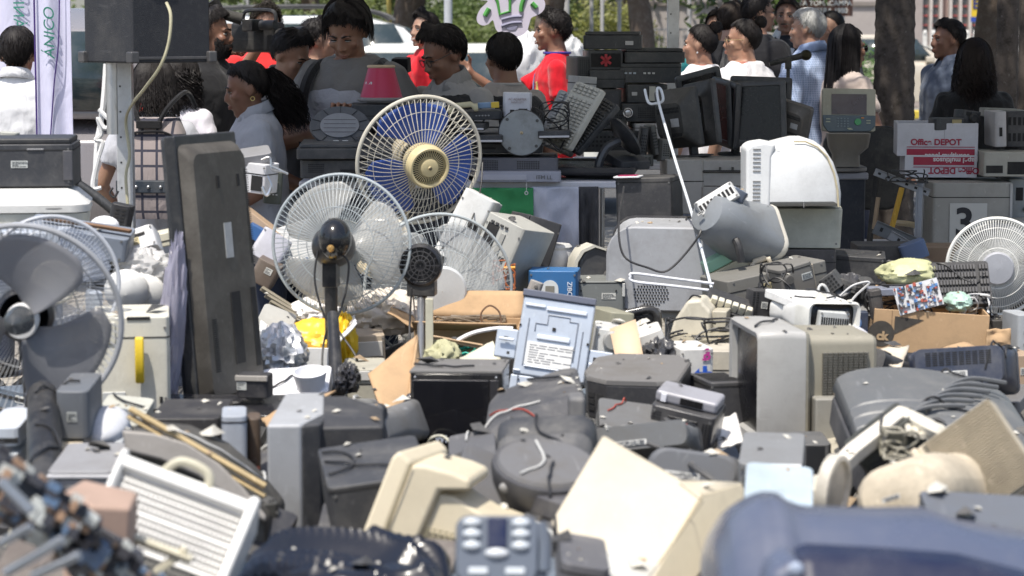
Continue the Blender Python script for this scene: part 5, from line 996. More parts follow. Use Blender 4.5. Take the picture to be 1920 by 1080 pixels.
for i, (px, py, w_, h_, lb) in enumerate(((1278, 345, 72, 100, 'left block of the cream filing drawers'), (1352, 320, 88, 48, 'upper cream drawer unit with a black handle bar'), (1352, 372, 88, 54, 'lower cream drawer unit below the one with the handle'), (1440, 345, 80, 100, 'cream drawer unit behind the large white monitor'))):
    o = boxdev(lb, 'drawer', 'drawer_unit', px, py, 9.9, w_, h_, .35, (0, 0, 0), (.36, .34, .31), feats=(('seam', .6),) if i != 1 else (('slot', .05, .52, .98, .62),))
    if i == 1: q = MB(); [q.cone((x, -.012, .065), (x, -.012, .078), .005) for x in (-.02, .03)]; q.tube([(-.09, -.01, .06), (.09, -.01, .06)], .003); q.build('handle', pl((.03, .03, .03)), o)
# microphone
t = thing('microphone', 'black microphone on a straight stand in front of the blue shirt', 'microphone', 1478, 112, 11.6); zz = t.location.z; t.location.z = 0
q = MB(); q.cone((-.09, 0, zz-.02), (.07, 0, zz+.02), .012, .016, 14); q.build('handle', mat((.02, .02, .02), rough=.5), t); q = MB(); q.ball((.085, 0, zz+.022), (.028, .024, .026), 18, 12); q.build('grille_head', mat((.035, .03, .015), rough=.35, metal=.6, grain=500, bump=.8), t)
q = MB(); q.cone((0, .0, 0), (0, 0, zz-.03), .009); q.box(0, 0, zz-.02, .03, .03, .05); q.build('stand', mat((.02, .02, .02), rough=.4), t, bev=.002); q = MB(); [q.cone((0, 0, .03), (.25*math.cos(a), .25*math.sin(a), .01), .008) for a in (0, 2.1, 4.2)]; q.build('tripod_base', mat((.02, .02, .02)), t)
# copier control panel
t = thing('copier_console', 'copier control panel with screen and green start button', 'control panel', 1592, 206, 10.4, (-8, 1, 2)); W_, H_ = m_(100, 10.4), m_(80, 10.4); A_, B_ = W_/2, H_/2
q = MB(); q.loft([rrect(W_, H_, .008, y, 3) for y in (0, .03)]); q.build('housing', pl((.36, .35, .28)), t, bev=.003)
q = MB(); q.b2((-A_*.66, -.003, -B_*.22), (A_*.66, .003, B_*.74)); q.build('screen', mat((.075, .05, .045), rough=.25, bump=0), t)
q = MB(); q.prism([(-A_, -B_*.26), (A_, -B_*.26), (A_*.98, -B_*.75), (A_*.8, -B_), (-A_*.8, -B_*1.05), (-A_*.98, -B_*.75)], -.008, .02); kp = q.build('key_area', pl((.07, .10, .12), rough=.4), t, bev=.003)
q = MB(); q.lathe([(.015, -.008), (.014, -.014), (.001, -.014)], 20, 'y', (A_*.32, 0, -B_*.57), cap=False); q.build('start_button', mat((.06, .30, .10), rough=.35, dirt=0), kp)
q = MB(); [q.box(-A_*.42+.014*i, -.010, -B_*.42-.011*j, .007, .004, .005) for i in range(4) for j in range(4)]; q.build('keypad', pl((.2, .24, .26)), kp); q = MB(); [q.box(x*A_, -.010, z*B_, .018, .003, .004) for x, z in ((-.8, -.45), (-.8, -.58), (.72, -.5), (.72, -.62), (0, -.88), (.05, -.92))]; q.build('legends', pl((.4, .42, .3)), kp); q = MB(); q.box(A_*.5, -.010, -B_*.38, .012, .004, .006); q.build('stop_button', pl((.5, .2, .05)), kp)
t = thing('copier', 'beige copier body with a curved column under the control panel', 'copier', 1590, 290, 10.7, (0, 0, 0)); z0 = t.location.z
q = MB(); q.loft([rrect(m_(80, 10.7), .12, .02, m_(40, 10.7), 3, .0, 0, 'z'), rrect(m_(72, 10.7), .12, .03, m_(14, 10.7), 3, 0, 0, 'z'), rrect(m_(50, 10.7), .10, .03, 0, 3, -.01, 0, 'z'), rrect(m_(50, 10.7), .10, .02, -m_(22, 10.7), 3, -.01, 0, 'z')]); q.build('column', pl((.26, .24, .21)), t)
q = MB(); q.loft([rrect(.28, .4, .09, z, 6, -.05, .15, 'z') for z in (-.055, -.075)]); q.build('top_cover', pl((.20, .19, .18)), t, bev=.006); q = MB(); q.b2((-.18, 0, -z0+.01), (.08, .35, -.08)); q.build('cabinet', mat((.03, .035, .05), rough=.5), t, bev=.01); q = MB(); q.b2((-.19, -.02, -.11), (.09, .36, -.078)); q.build('pale_band', pl((.42, .42, .46)), t, bev=.008)
# chair
t = thing('armchair', 'black chair with bent cream-edged armrest beside the copier', 'chair', 1640, 300, 11.2); t.location.z = 0; bl = mat((.02, .02, .022), rough=.5)
q = MB(); q.loft([rrect(.42, .42, .06, z, 4, 0, .1, 'z') for z in (.44, .50)]); q.build('seat', bl, t, bev=.01); q = MB(); q.loft([rrect(.40, .40, .10, y, 6, 0, .98) for y in (.30, .35)]); q.build('backrest', bl, t, bev=.015)
for s in (-1, 1): q = MB(); q.curve([(s*.16, .3, .72), (s*.2, .0, .73), (s*.22, -.13, .70), (s*.22, -.15, .6), (s*.21, -.12, .45)], .014, 8, 8); q.build('armrest', mat((.5, .42, .26), rough=.35), t)
for x in (-.18, .18):
    for y in (-.08, .28): q = MB(); q.cone((x, y, 0), (x, y, .46), .012); q.build('leg', steel_m, t)
# printed paper boxes, numbered printer
wc = mat((.50, .50, .54), rough=.7, dirt=.15, name='white carton'); red_ = mat((.30, .015, .045), rough=.6, dirt=.1, bump=0, name='red print'); D = 10.3
def paperbox(label, px, py, w_, h_, up, rot):
    t = carton(label, px, py, D, w_, h_, .30, rot, wc, (0, 0, m_(h_, D)/2), flaps=(None, None, None, None)); W_, H_ = m_(w_, D), m_(h_, D); k = 1 if up else -1
    q = MB(); cz = H_*(.12 if up else .74); q.loft([[(x*W_/2*.84+W_*.04, -.002, cz-H_*.0+z*H_*(.18 if not up else .10)) for x, z in ((-1, -1), (1, -1), (1, 1), (-1, 1))], [(x*W_/2*.84+W_*.04, 0.001, cz+z*H_*(.18 if not up else .10)) for x, z in ((-1, -1), (1, -1), (1, 1), (-1, 1))]]); q.build('red_band', red_, t)
    q = MB(); q.box(W_*.04, -.001, cz+(H_*.16 if up else -H_*.27), W_*.84, .003, .003); q.build('red_line', red_, t); rt = (90, 0 if up else 180, 0)
    text('Office DEPOT', .036, red_, t, (-W_*.02 if up else W_*.18, -.002, cz+(H_*.30 if up else -H_*.42)), rt, bold=.0012); text('papel multiusos', .030, mat((.6, .55, .56), dirt=0, bump=0), t, (W_*.12 if up else W_*.20, -.0035, cz-(.012 if up else -.004)), rt, bold=.0008)
    if up: q = MB(); q.b2((W_*.08, -.001, H_*.46), (W_*.085, .0, H_)); q.build('fold_line', pl((.25, .25, .27)), t)
    return t
paperbox('upper white paper box printed upright with parts inside', 1758, 262, 150, 62, True, (0, 0, -6)); paperbox('lower white paper box printed upside down', 1764, 312, 134, 42, False, (0, 0, -5))
boxdev('black device with a tan label in the upper paper box', 'device', 'black_device', 1775, 232, 10.35, 60, 22, .12, (0, 0, 5), bk_, feats=(('panel', .55, .3, .85, .9, (.3, .25, .12)),)); boxdev('black camera-like gadget at the corner of the upper paper box', 'gadget', 'black_gadget', 1812, 224, 10.4, 38, 34, .1, (0, 8, 20), bk_, feats=(('knob', .5, .6, .02), ('slot', .1, .7, .4, .9)))
t = boxdev('large grey printer with a paper sign reading 3', 'printer', 'numbered_printer', 1806, 412, 10.35, 146, 150, .4, (0, 0, 0), (.28, .275, .255), feats=(('seam', .82),)); W_, H_ = m_(146, 10.35), m_(150, 10.35)
q = MB(); q.b2((-m_(42, D), -.006, H_*.22), (m_(27, D), -.0045, H_*.75)); sn = q.build('paper_sign', mat((.46, .46, .44), rough=.8, dirt=.06), t); text('3', .165, mat((.01, .01, .015), dirt=0, bump=0), sn, (-m_(15, D), -.008, H_*.5), bold=.004)
q = MB(); q.b2((W_*.47, -.005, 0), (W_*.5, .002, H_*.99)); q.build('edge_trim', pl((.4, .4, .4)), t)
for i, (px, py, w_, h_, dd, c_, lb, ft) in enumerate(((1878, 305, 88, 46, 10.3, (.34, .33, .29), 'pale open printer right of the paper boxes', (('slot', .05, .15, .4, .45), ('slot', .5, .1, .95, .6))), (1866, 240, 22, 66, 10.35, (.40, .39, .40), 'white upright panel with a small black logo', (('slot', .35, .3, .6, .55),)), (1900, 240, 50, 66, 10.45, (.03, .03, .035), 'dark ribbed part behind the white upright panel', (('grille', .05, .05, .95, .95, 5, 2),)), (1880, 212, 70, 16, 10.5, (.22, .22, .2), 'grey cover across the top of the ribbed part', ()), (1902, 372, 44, 80, 10.4, (.25, .27, .28), 'grey metal bracket box at the right edge below the open printer', (('slot', .3, .5, .6, .8), ('knob', .7, .3, .01))), (1905, 440, 60, 60, 10.2, (.35, .35, .34), 'grey casing above the white fan', ()))):
    boxdev(lb, 'printer part' if i else 'printer', 'printer_part' if i else 'open_printer', px, py, dd, w_, h_, .25, (0, (0, -2, 0, 2, 0, 0)[i], 0), c_, feats=ft)
def rail(label, a, b, d, w_, th_, m, cat='metal rail', name='metal_rail', holes=6, d2=None):
    p, q_ = P(*a, d), P(*b, d2 or d); L_ = (q_-p).length; t = thing(name, label, cat, loc=p); t.rotation_euler = (q_-p).to_track_quat('X', 'Z').to_euler(); q = MB(); w_ = m_(w_, d); q.b2((0, -th_/2, -w_/2), (L_, th_/2, w_/2)); q.b2((0, -th_/2-.008, w_/2-.004), (L_, -th_/2, w_/2)); q.build('bar', m, t, bev=.002)
    if holes: q = MB(); [q.box(L_*(i+.5)/holes, -th_/2-.0005, 0, .012, .002, w_*.3) for i in range(holes)]; q.build('holes', hole_m, t)
    return t
gm_ = mat((.25, .26, .28), rough=.4, metal=.4, dirt=.3, name='grey metal')
rail('perforated metal rail sloping below the paper boxes', (1640, 322), (1742, 362), 10.0, 14, .02, gm_); rail('upright grey rail left of the numbered printer', (1728, 340), (1722, 478), 10.0, 14, .02, gm_, holes=3); rail('dark sloping bracket at the foot of the upright rail', (1640, 425), (1738, 468), 9.9, 26, .02, mat((.12, .13, .14), rough=.4, metal=.3), holes=4)
rail('grey bracket crossing the dark sloping one', (1668, 440), (1735, 478), 9.8, 18, .015, gm_, holes=2); rail('yellow stick leaning behind the metal rails', (1692, 352), (1672, 432), 10.3, 8, .01, mat((.6, .36, .05), rough=.5), 'stick', 'yellow_stick', 0)
rail('thin tan stick leaning left of the yellow one', (1648, 370), (1640, 430), 10.4, 5, .01, mat((.4, .3, .2)), 'stick', 'wooden_stick', 0); rail('black slanted chair leg left of the metal rails', (1645, 330), (1630, 470), 10.5, 7, .015, mat((.02, .02, .02)), 'rod', 'black_rod', 0)
tangle('dark wires over the perforated metal rail', 1700, 330, 9.95, 70, 22, 8, seed=9, dep=.05)
# ---------------------------------------------------------------- middle of the heap
TAN = (.40, .37, .30)
# fans
fan('blue-bladed fan with cream drum hub and flat wires, highest of the fans', 786, 300, 8.8, 122, (12, 0, 22), (.06, .13, .46), ba=.8, wires=62, wire=(.56, .53, .45), wr=.0010, flat_=True, hub='drum', hubc=(.60, .50, .28), motor=(.45, .38, .25), Df=.075, Db=.05, spin=2.5, b0=1.35, nb=3, rim=.0075, pole=.35, sweep=92, hr=.27, fdist=.035)
fan('large fan seen from behind with pale blades and black motor', 640, 458, 7.75, 131, (2, 0, 172), (.62, .62, .60), ba=.6, wires=86, wire=(.36, .40, .42), wr=.0011, motor=(.012, .012, .014), Df=.05, Db=.10, spin=1., b0=.5, nb=3, rim=.0055, pole=.5, sweep=100)
fan('fan with transparent blades and a silver pole behind the large one', 822, 540, 8.15, 140, (4, 0, 12), (.70, .72, .72), ba=.45, wires=70, wire=(.42, .46, .47), wr=.0010, motor=(.4, .4, .4), hubc=(.6, .62, .62), polec=(.35, .36, .38), Df=.06, Db=.05, spin=-1., b0=.2, nb=3, rim=.0055, pole=.42, sweep=105)
fan('white-caged fan with a round grey hub cover at the right edge', 1868, 500, 8.75, 91, (2, 0, -6), (.48, .49, .50), ba=.85, wires=110, wire=(.74, .74, .70), wr=.0013, hubc=(.36, .37, .40), motor=(.5, .5, .5), polec=(.45, .46, .48), Df=.05, Db=.06, spin=1.4, b0=.9, nb=3, rim=.007, pole=.3, sweep=110, rings=(.42, .62, .82))
fan('dark-bladed fan without its front grille in the lower left', 40, 604, 5.7, 186, (8, 0, 4), (.24, .245, .265), ba=.78, wires=90, wire=(.34, .35, .37), wr=.0014, front=False, motor=(.03, .03, .035), Df=.05, Db=.07, spin=1.5, b0=.95, nb=3, rim=.007, pole=.42, sweep=95)
fan('pale blue-rimmed fan cage behind the dark-bladed fan', 98, 530, 6.5, 124, (-6, 0, 16), (.40, .45, .55), ba=.3, wires=96, wire=(.42, .44, .48), wr=.0006, motor=(.3, .3, .32), Df=.04, Db=.05, b0=.3, nb=3, rim=.006, pole=.3)
q = MB(); p = P(38, 600, 5.64); q.lathe([(.001, -.09), (.022, -.08), (.030, -.05), (.034, 0)], 24, 'y', tuple(p), cap=False); tag(q.build('fan_hub_cap', glossm((.05, .055, .06), .2)), 'shiny dark conical cap at the centre of the dark-bladed fan', 'cap')
q = MB(); p = P(628, 448, 7.50); q.ball(p, (.052, .07, .066), 24, 16); mh = tag(q.build('motor_cover', glossm((.012, .013, .016), .15)), 'glossy black motor cover with a brass knob on the large fan', 'motor cover'); q = MB(); p2 = P(620, 466, 7.42); q.lathe([(.012, 0), (.010, -.012), (.006, -.02), (.001, -.02)], 16, 'y', tuple(p2), cap=False); q.build('brass_knob', mat((.6, .36, .12), rough=.25, metal=.6, dirt=0, bump=0), mh)
t = thing('round_motor', 'round black grilled motor on top of the silver pole', 'motor', 788, 498, 7.72, (0, 0, -6)); q = MB(); q.lathe([(.066, .06), (.07, .02), (.068, 0), (.060, -.004), (.058, .006), (.001, .006)], 40, 'y', cap=False); q.build('housing', mat((.015, .015, .018), rough=.25, bump=0), t)
q = MB()
for k in range(3): q.ring((0, .0, 0), .018+.014*k, .0022, 30, 4)
for k in range(14): a = k*PI/7; q.tube([(.012*math.cos(a), 0, .012*math.sin(a)), (.060*math.cos(a), 0, .060*math.sin(a))], .0018, 4)
q.build('grille', mat((.04, .04, .045), rough=.4), t); q = MB(); q.box(0, .04, -.075, .09, .07, .05); q.cone((0, .04, -.1), (0, .04, -.18), .016); q.cone((0, .04, -.16), (0, .04, -.42), .011); q.build('neck', mat((.02, .02, .022), rough=.4), t, bev=.004)
cable('black power cord hanging in a loop from the large fan', [(596, 470, 7.5), (590, 520, 7.5), (600, 570, 7.5), (622, 610, 7.5), (645, 560, 7.5), (654, 500, 7.5), (645, 480, 7.5)], .0035)
cable('black power cord looping around the pole of the large fan', [(618, 600, 7.4), (606, 650, 7.4), (606, 700, 7.35), (625, 732, 7.35), (655, 736, 7.35), (672, 712, 7.35), (668, 670, 7.35), (640, 628, 7.4), (622, 600, 7.4)], .0035)
cable('black power cord hanging beside the silver pole', [(772, 540, 7.6), (768, 620, 7.6), (772, 690, 7.4), (776, 760, 7.0), (778, 790, 6.7)], .0035); cable('thin black wire from the cream drum fan over the silver pole', [(905, 300, 8.9), (900, 360, 8.8), (880, 420, 8.6), (845, 450, 8.3), (825, 470, 8.1)], .003)
# large flat television standing on end
t = flat('large dusty flat television standing on end with its back towards the fans', 402, 502, 6.9, 215, 500, (5, 0, -114), (.022, .024, .028), (0, .04, m_(250, 6.9)), th=.088, stand=False, backc=(.060, .053, .044), bk=(.93, .94, .86, .90), rough=.35, cat='television', name='flat_television', lab=False, vents=False); H_ = m_(500, 6.9); W_ = m_(215, 6.9)
q = MB(); q.b2((-W_/2-.003, .012, -.003), (W_/2+.003, .050, H_+.003)); q.build('side_frame', pl((.018, .02, .024), rough=.35, dirt=.2), t, bev=.006)
for (x, z, w_, h_) in ((-.02, .27, .05, .27), (-.12, .26, .025, .30)): q = MB(); q.box(x, .0885, H_*z, w_, .004, h_*H_); q.build('port_recess', hole_m, t)
q = MB(); q.box(-.01, .0895, H_*.60, .04, .002, .10); q.build('sticker', pl((.45, .46, .46)), t); q = MB(); [q.box(x, .0895, H_*z, .012, .003, .035) for x in (.02, -.09) for z in (.82,)]; q.build('mount_holes', hole_m, t)
q = MB(); slots(q, (-.15, .089, H_*.50), (.025, 0, 0), (0, 0, H_*.36), (0, 1, 0), 1, 44, .8, .4, .001); slots(q, (.09, .089, H_*.12), (.03, 0, 0), (0, 0, H_*.2), (0, 1, 0), 1, 26, .8, .4, .001); q.build('vent_slots', hole_m, t)
sack('crumpled lavender film hanging off the side of the large flat television', 322, 620, 6.75, 44, 330, .05, clearm((.48, .47, .58), .7, .3), 11, (0, 5, 0), rough=.5, fr=5)
boxdev('black glossy television stand foot under the large flat television', 'stand', 'television_stand', 430, 764, 6.6, 330, 12, .22, (6, -1, -10), (.02, .02, .024), rough=.12); boxdev('chunky black connector block at the foot of the large flat television', 'stand part', 'stand_block', 478, 722, 6.6, 62, 44, .07, (0, 0, -10), (.02, .02, .024), feats=(('panel', 0, .75, 1, .98, (.35, .33, .30), 'dusty_top'),))
# left stack
boxdev('black printer with a chamfered side at the left edge', 'printer', 'black_printer', 66, 305, 7.5, 156, 78, .32, (0, 0, 6), (.035, .037, .043), feats=(('seam', .86), ('panel', .46, .86, .66, .9, (.2, .2, .21), 'nameplate'), ('lid', 1), ('panel', .88, .15, .99, .85, (.07, .07, .08), 'chamfer')))
boxdev('small pale remote lying on the black printer', 'remote control', 'remote_control', 18, 252, 7.6, 36, 10, .05, (0, 4, 0), (.40, .40, .36)); t = thing('multifunction_scanner', 'white multifunction scanner with a chamfered lid under the black printer', 'scanner', 60, 400, 7.35, (0, 0, 8)); W_ = m_(215, 7.35)
q = MB(); q.loft([rrect(W_*.90, .34, .05, -.10, 5, 0, .1, 'z'), rrect(W_*.96, .36, .05, -.02, 5, 0, .1, 'z'), rrect(W_*.98, .37, .05, .005, 5, 0, .1, 'z')]); q.build('base_unit', pl((.56, .56, .50)), t); q = MB(); q.loft([rrect(W_, .38, .06, .008, 5, 0, .1, 'z'), rrect(W_, .38, .06, .03, 5, 0, .1, 'z'), rrect(W_*.90, .32, .06, .065, 5, -.02, .1, 'z'), rrect(W_*.8, .28, .06, .075, 5, -.03, .1, 'z')]); q.build('lid', pl((.64, .64, .62)), t)
q = MB(); slots(q, (-W_*.42, -.082, -.07), (W_*.3, 0, 0), (0, 0, .05), (0, -1, 0), 8, 8, .7, .4, .012); q.build('grille', pl((.35, .35, .33)), t); q = MB(); q.ball((W_*.2, -.085, .02), (.05, .006, .006)); q.build('grip_recess', pl((.25, .25, .25)), t)
t = boxdev('blue-grey flat tuner with slots and a printed strip tilted behind the pale fan cage', 'tuner', 'tuner', 150, 446, 7.0, 190, 44, .25, (3, 9, 4), (.20, .23, .28), feats=(('grille', .50, .2, .68, .8, 8, 6), ('panel', -.02, .1, .2, .5, (.25, .17, .1), 'printed_strip'))); boxdev('pale grey flat box at the left end of the tuner', 'box', 'flat_box', 70, 452, 6.9, 120, 52, .2, (3, 2, 0), (.36, .40, .46), feats=(('panel', .02, .2, .62, .62, (.24, .17, .12), 'printed_picture'), ('panel', .62, .2, .66, .62, (.05, .05, .05))))
rail('rusty brown rail along the top of the tuner', (80, 408), (246, 434), 6.95, 7, .03, mat((.20, .11, .06), rough=.8, dirt=.5), holes=0)
q = MB(); q.curve([P(135, 338, 8.2), P(175, 365, 8.2), P(215, 398, 8.2), P(226, 415, 8.2)], .017, 6, 12); q.ball(P(226, 412, 8.2), .03); q.ball(P(138, 338, 8.2), .028); tag(q.build('support_strut', mat((.03, .032, .035), rough=.4)), 'black padded monitor arm sloping in front of the ropes', 'arm'); boxdev('black clamp block at the lower end of the monitor arm', 'clamp', 'clamp', 226, 412, 8.15, 40, 60, .08, (0, 12, 0), (.025, .025, .028), feats=(('grille', .2, .1, .8, .9, 2, 7),))
cable('black cable at the foot of the tent leg', [(212, 352, 8.3), (206, 362, 8.3), (214, 370, 8.3), (222, 358, 8.3)], .004)
q = MB(); q.ball(P(196, 424, 8.0), (.05, .04, .035)); tag(q.build('domed_cover', pl((.8, .8, .82))), 'small domed white lid behind the tuner', 'lid')
t = boxdev('white plastic tray with a slotted handle left of the flat television', 'tray', 'white_tray', 266, 458, 7.2, 66, 44, .1, (-25, -18, 0), (.78, .78, .78), feats=(('slot', .35, .6, .75, .72),)); boxdev('cream rods and covers leaning behind the white tray', 'cover', 'cream_cover', 300, 448, 7.4, 60, 26, .2, (0, -12, 0), (.60, .57, .45), feats=(('seam', .4),)); sack('torn clear packing film over the white covers', 270, 502, 7.0, 110, 66, .08, clearm((.80, .80, .80), .75, .2), 21, rough=.5, fr=6)
for i, (px, py, w_, h_) in enumerate(((238, 544, 84, 68), (272, 552, 86, 72))):
    t = thing('white_round_cover', ('left overlapping white round cover above the cream printer', 'right overlapping white round cover above the cream printer')[i], 'cover', px, py, 6.9+.05*i, (16, (-12, 14)[i], 0)); q = MB(); q.lathe([(m_(w_/2, 6.9), .0), (m_(w_/2, 6.9)*.97, -.018), (m_(w_/2, 6.9)*.7, -.032), (.001, -.038)], 40, 'y', cap=False); q.build('shell', pl((.82, .82, .80), rough=.45), t)
t = boxdev('cream printer standing on end with a yellow handle', 'printer', 'cream_printer', 248, 668, 6.6, 140, 172, .3, (0, 0, 8), (.60, .58, .50), feats=(('seam', .78), ('slot', .45, .97, .75, 1.0), ('panel', .12, .0, .42, .2, (.5, .51, .50), 'latch_panel'), ('slot', .18, .1, .28, .17), ('panel', -.04, .72, .3, .95, (.56, .54, .46)), ('slot', .86, .07, .9, .14)))
q = MB(); q.loft([[(.022+x+o, -.035-.012*math.sin(i), z) for x, o in ((-.012, 0), (.012, 0))]+[(.022+x, -.015, z) for x in (.012, -.012)] for i, (z, o) in enumerate(((.20, -.01), (.17, -.008), (.13, 0), (.09, .01), (.075, .012)))]); q.build('yellow_handle', mat((.66, .47, .03), rough=.4, dirt=.1), t, bev=.005)
boxdev('narrow grey-blue case between the left fans and the cream printer', 'case', 'grey_case', 140, 742, 6.2, 66, 120, .2, (0, 0, 10), (.15, .16, .175), feats=(('seam', .5),)); boxdev('pale blue-grey printed board case left of the cream printer', 'case', 'board_case', 178, 640, 6.75, 24, 190, .1, (0, 0, 20), (.36, .40, .46), feats=(('grille', .2, .1, .8, .5, 3, 16),))
# behind the big fan, left
t = boxdev('white and chrome connector box on top of the flat television edge', 'connector box', 'connector_box', 486, 332, 8.6, 54, 56, .12, (0, 6, -20), (.62, .62, .64), feats=(('slot', .5, .1, .9, .6), ('seam', .65))); boxdev('grey lens-shaped lid over the connector box', 'lid', 'lens_cover', 475, 292, 8.6, 66, 18, .12, (12, -8, 10), (.22, .22, .23)); cable('chrome wire loops sticking out of the connector box', [(490, 300, 8.5), (506, 296, 8.5), (510, 318, 8.5), (528, 322, 8.5), (540, 326, 8.5), (520, 316, 8.5), (505, 310, 8.5)], .004, steel_m, 'wire'); cable('chrome hoop hanging below the connector box', [(500, 330, 8.5), (508, 350, 8.5), (500, 366, 8.5), (492, 350, 8.5)], .006, steel_m, 'wire')
boxdev('dark chip board beside the connector box', 'board', 'dark_board', 512, 352, 8.7, 34, 60, .04, (0, 5, 0), (.05, .06, .05), feats=(('buttons', .2, .3, 4, .012, (.5, .5, .5)), ('buttons', .2, .7, 4, .012, (.4, .4, .3))))
boxdev('tan carton edge sloping behind the large fan', 'box', 'carton_edge', 500, 432, 8.5, 110, 26, .1, (0, 38, 0), (.42, .30, .20)); boxdev('blue printed box behind the left rim of the large fan', 'box', 'blue_box', 486, 438, 8.45, 44, 26, .1, (0, 30, 0), (.03, .10, .26)); boxdev('pale grey cover with small holes left of the large fan', 'cover', 'grey_cover', 505, 470, 8.4, 60, 60, .12, (-20, 32, 0), (.45, .45, .50)); boxdev('brown carton corner below the pale grey cover', 'box', 'brown_carton', 500, 510, 8.3, 46, 46, .15, (0, 28, 0), (.12, .09, .07)); boxdev('blue folded box seen through the lower left of the large fan', 'box', 'blue_carton', 585, 520, 8.3, 66, 44, .1, (0, 38, 0), (.035, .09, .20)); boxdev('white panel seen through the large fan', 'panel', 'white_sheet', 560, 472, 8.5, 84, 100, .1, (-15, -18, 0), (.60, .60, .58))
for i in range(4): rail(('upper', 'second', 'third', 'lowest')[i]+' tan metal channel running down behind the large fan', (490+8*i, 540+13*i), (600+8*i, 610+9*i), 8.1-.05*i, 8, .03, mat((.26, .23, .17), rough=.5, dirt=.3), holes=0)
tangle('crumpled silver foil pieces behind the fan hub', 720, 450, 8.7, 60, 70, 16, mat((.5, .5, .48), rough=.3, metal=.4), 12, .006, 'foil', .06, 'foil_strips')
sack('crumpled cream packing foil seen through the fan cages', 720, 455, 8.8, 90, 100, .06, mat((.56, .52, .44), rough=.45), 31, rough=.55, fr=7, cat='packing foil', name='packing_foil')
# white slabs right of the fans
boxdev('long white appliance casing leaning to the right behind the fans', 'casing', 'white_casing', 868, 442, 8.8, 62, 170, .22, (-6, 27, -8), (.68, .68, .66), feats=(('seam', .35), ('slot', .2, .15, .45, .22), ('slot', .55, .62, .9, .7))); boxdev('second white casing edge behind the first one', 'casing', 'white_casing', 900, 415, 8.95, 40, 90, .2, (-6, 27, -8), (.62, .62, .60))
t = boxdev('open grey printer frame tilted right with orange and brown wires', 'printer frame', 'opened_printer', 948, 492, 8.65, 84, 165, .25, (-8, 22, -30), (.40, .40, .37), feats=(('slot', .12, .1, .4, .9), ('panel', .5, .15, .62, .85, (.3, .3, .28)), ('grille', .2, .1, .36, .8, 1, 14), ('buttons', .2, .92, 4, .02, (.04, .04, .04)), ('slot', .68, .3, .8, .6)))
tangle('orange and brown wires on the tilted printer frame', 945, 515, 8.4, 40, 50, 7, mat((.35, .10, .03), rough=.5, bump=0), 14, .003, 'wires', .04, 'wires'); q = MB(); q.cone(P(945, 503, 8.38), P(966, 502, 8.38), .006); tag(q.build('orange_plug', mat((.75, .32, .02), rough=.4, bump=0)), 'small orange plug sticking out of the tilted printer frame', 'plug')
boxdev('dark casing leaning against the back of the tilted printer frame', 'casing', 'dark_casing', 985, 480, 8.9, 70, 150, .2, (0, 18, 20), (.045, .045, .05)); boxdev('brushed metal bracket between the dark casing and the blue box', 'bracket', 'metal_bracket', 1000, 548, 8.4, 26, 44, .03, (0, 20, 0), (.34, .32, .30), feats=(('knob', .5, .8, .006), ('knob', .5, .3, .006)))
t = thing('paper_roll_cover', 'white ribbed paper roll cover above the blue box', 'cover', 1038, 490, 8.95, (0, 0, 0)); r_ = m_(36, 8.95); q = MB(); q.lathe([(r_*.82, -.05), (r_*.98, -.03), (r_, .03), (r_*.92, .045), (r_*.97, .055), (r_*.85, .065), (.001, .066)], 36, 'z', cap=False); q.build('shell', pl((.62, .62, .62)), t)
t = boxdev('blue plastic box with a white arch window and white lettering', 'dispenser', 'blue_dispenser', 1040, 537, 8.6, 92, 66, .15, (0, 0, -6), (.035, .14, .33), rough=.4, dirt=.12); W_ = m_(92, 8.6); H_ = m_(66, 8.6)
arch = [(-.030, 0), (.030, 0)]+[(.030*math.cos(a*PI/8), H_*.50+.030*math.sin(a*PI/8)) for a in range(9)]; q = MB(); q.prism([(x*1.0-.01, z) for x, z in arch], -.004, .002); ar = q.build('arch', pl((.6, .62, .62)), t); q = MB(); q.b2((-.026, -.006, H_*.08), (.006, -.003, H_*.58)); q.build('window', mat((.22, .21, .18), rough=.2), ar)
text('ZIBOX', .024, mat((.7, .72, .75), dirt=0, bump=0), t, (W_*.34, -.004, H_*.42), (90, 90, 0))
t = thing('label_printer', 'black dome-shaped printer with a cream arch on a grey base', 'printer', 1118, 492, 8.8, (0, 0, 12)); q = MB(); W_ = m_(76, 8.8)/2
dome = [(-W_, 0), (W_, 0), (W_, W_*.7), (W_*.9, W_*1.2), (W_*.6, W_*1.55), (0, W_*1.75), (-W_*.6, W_*1.5), (-W_*.92, W_*1.0)]; q.loft([[(x, y, z-W_*.9) for x, z in dome] for y in (0, .16)]); q.build('housing', pl((.045, .047, .053), rough=.4), t, bev=.02, seg=4)
q = MB(); q.loft([[(x*k-.012, y, (z)*k-W_*.9) for x, z in dome[4:]+[(-W_*1.05, .0)]]+[(x*k*.93-.006, y, z*k*.93-W_*.9) for x, z in ([(-W_*1.05, .0)]+dome[4:][::-1])] for y, k in ((-.01, 1.02), (.1, 1.02))]); q.build('cream_arch', pl((.55, .53, .46)), t)
boxdev('grey printer base with two screws under the black dome', 'printer base', 'printer_pedestal', 1124, 552, 8.7, 90, 62, .25, (0, 0, 0), (.17, .18, .175), feats=(('slot', .08, .7, .11, .75), ('slot', .8, .7, .83, .75), ('panel', .94, .55, 1.0, .95, (.5, .5, .48)), ('seam', .96)))
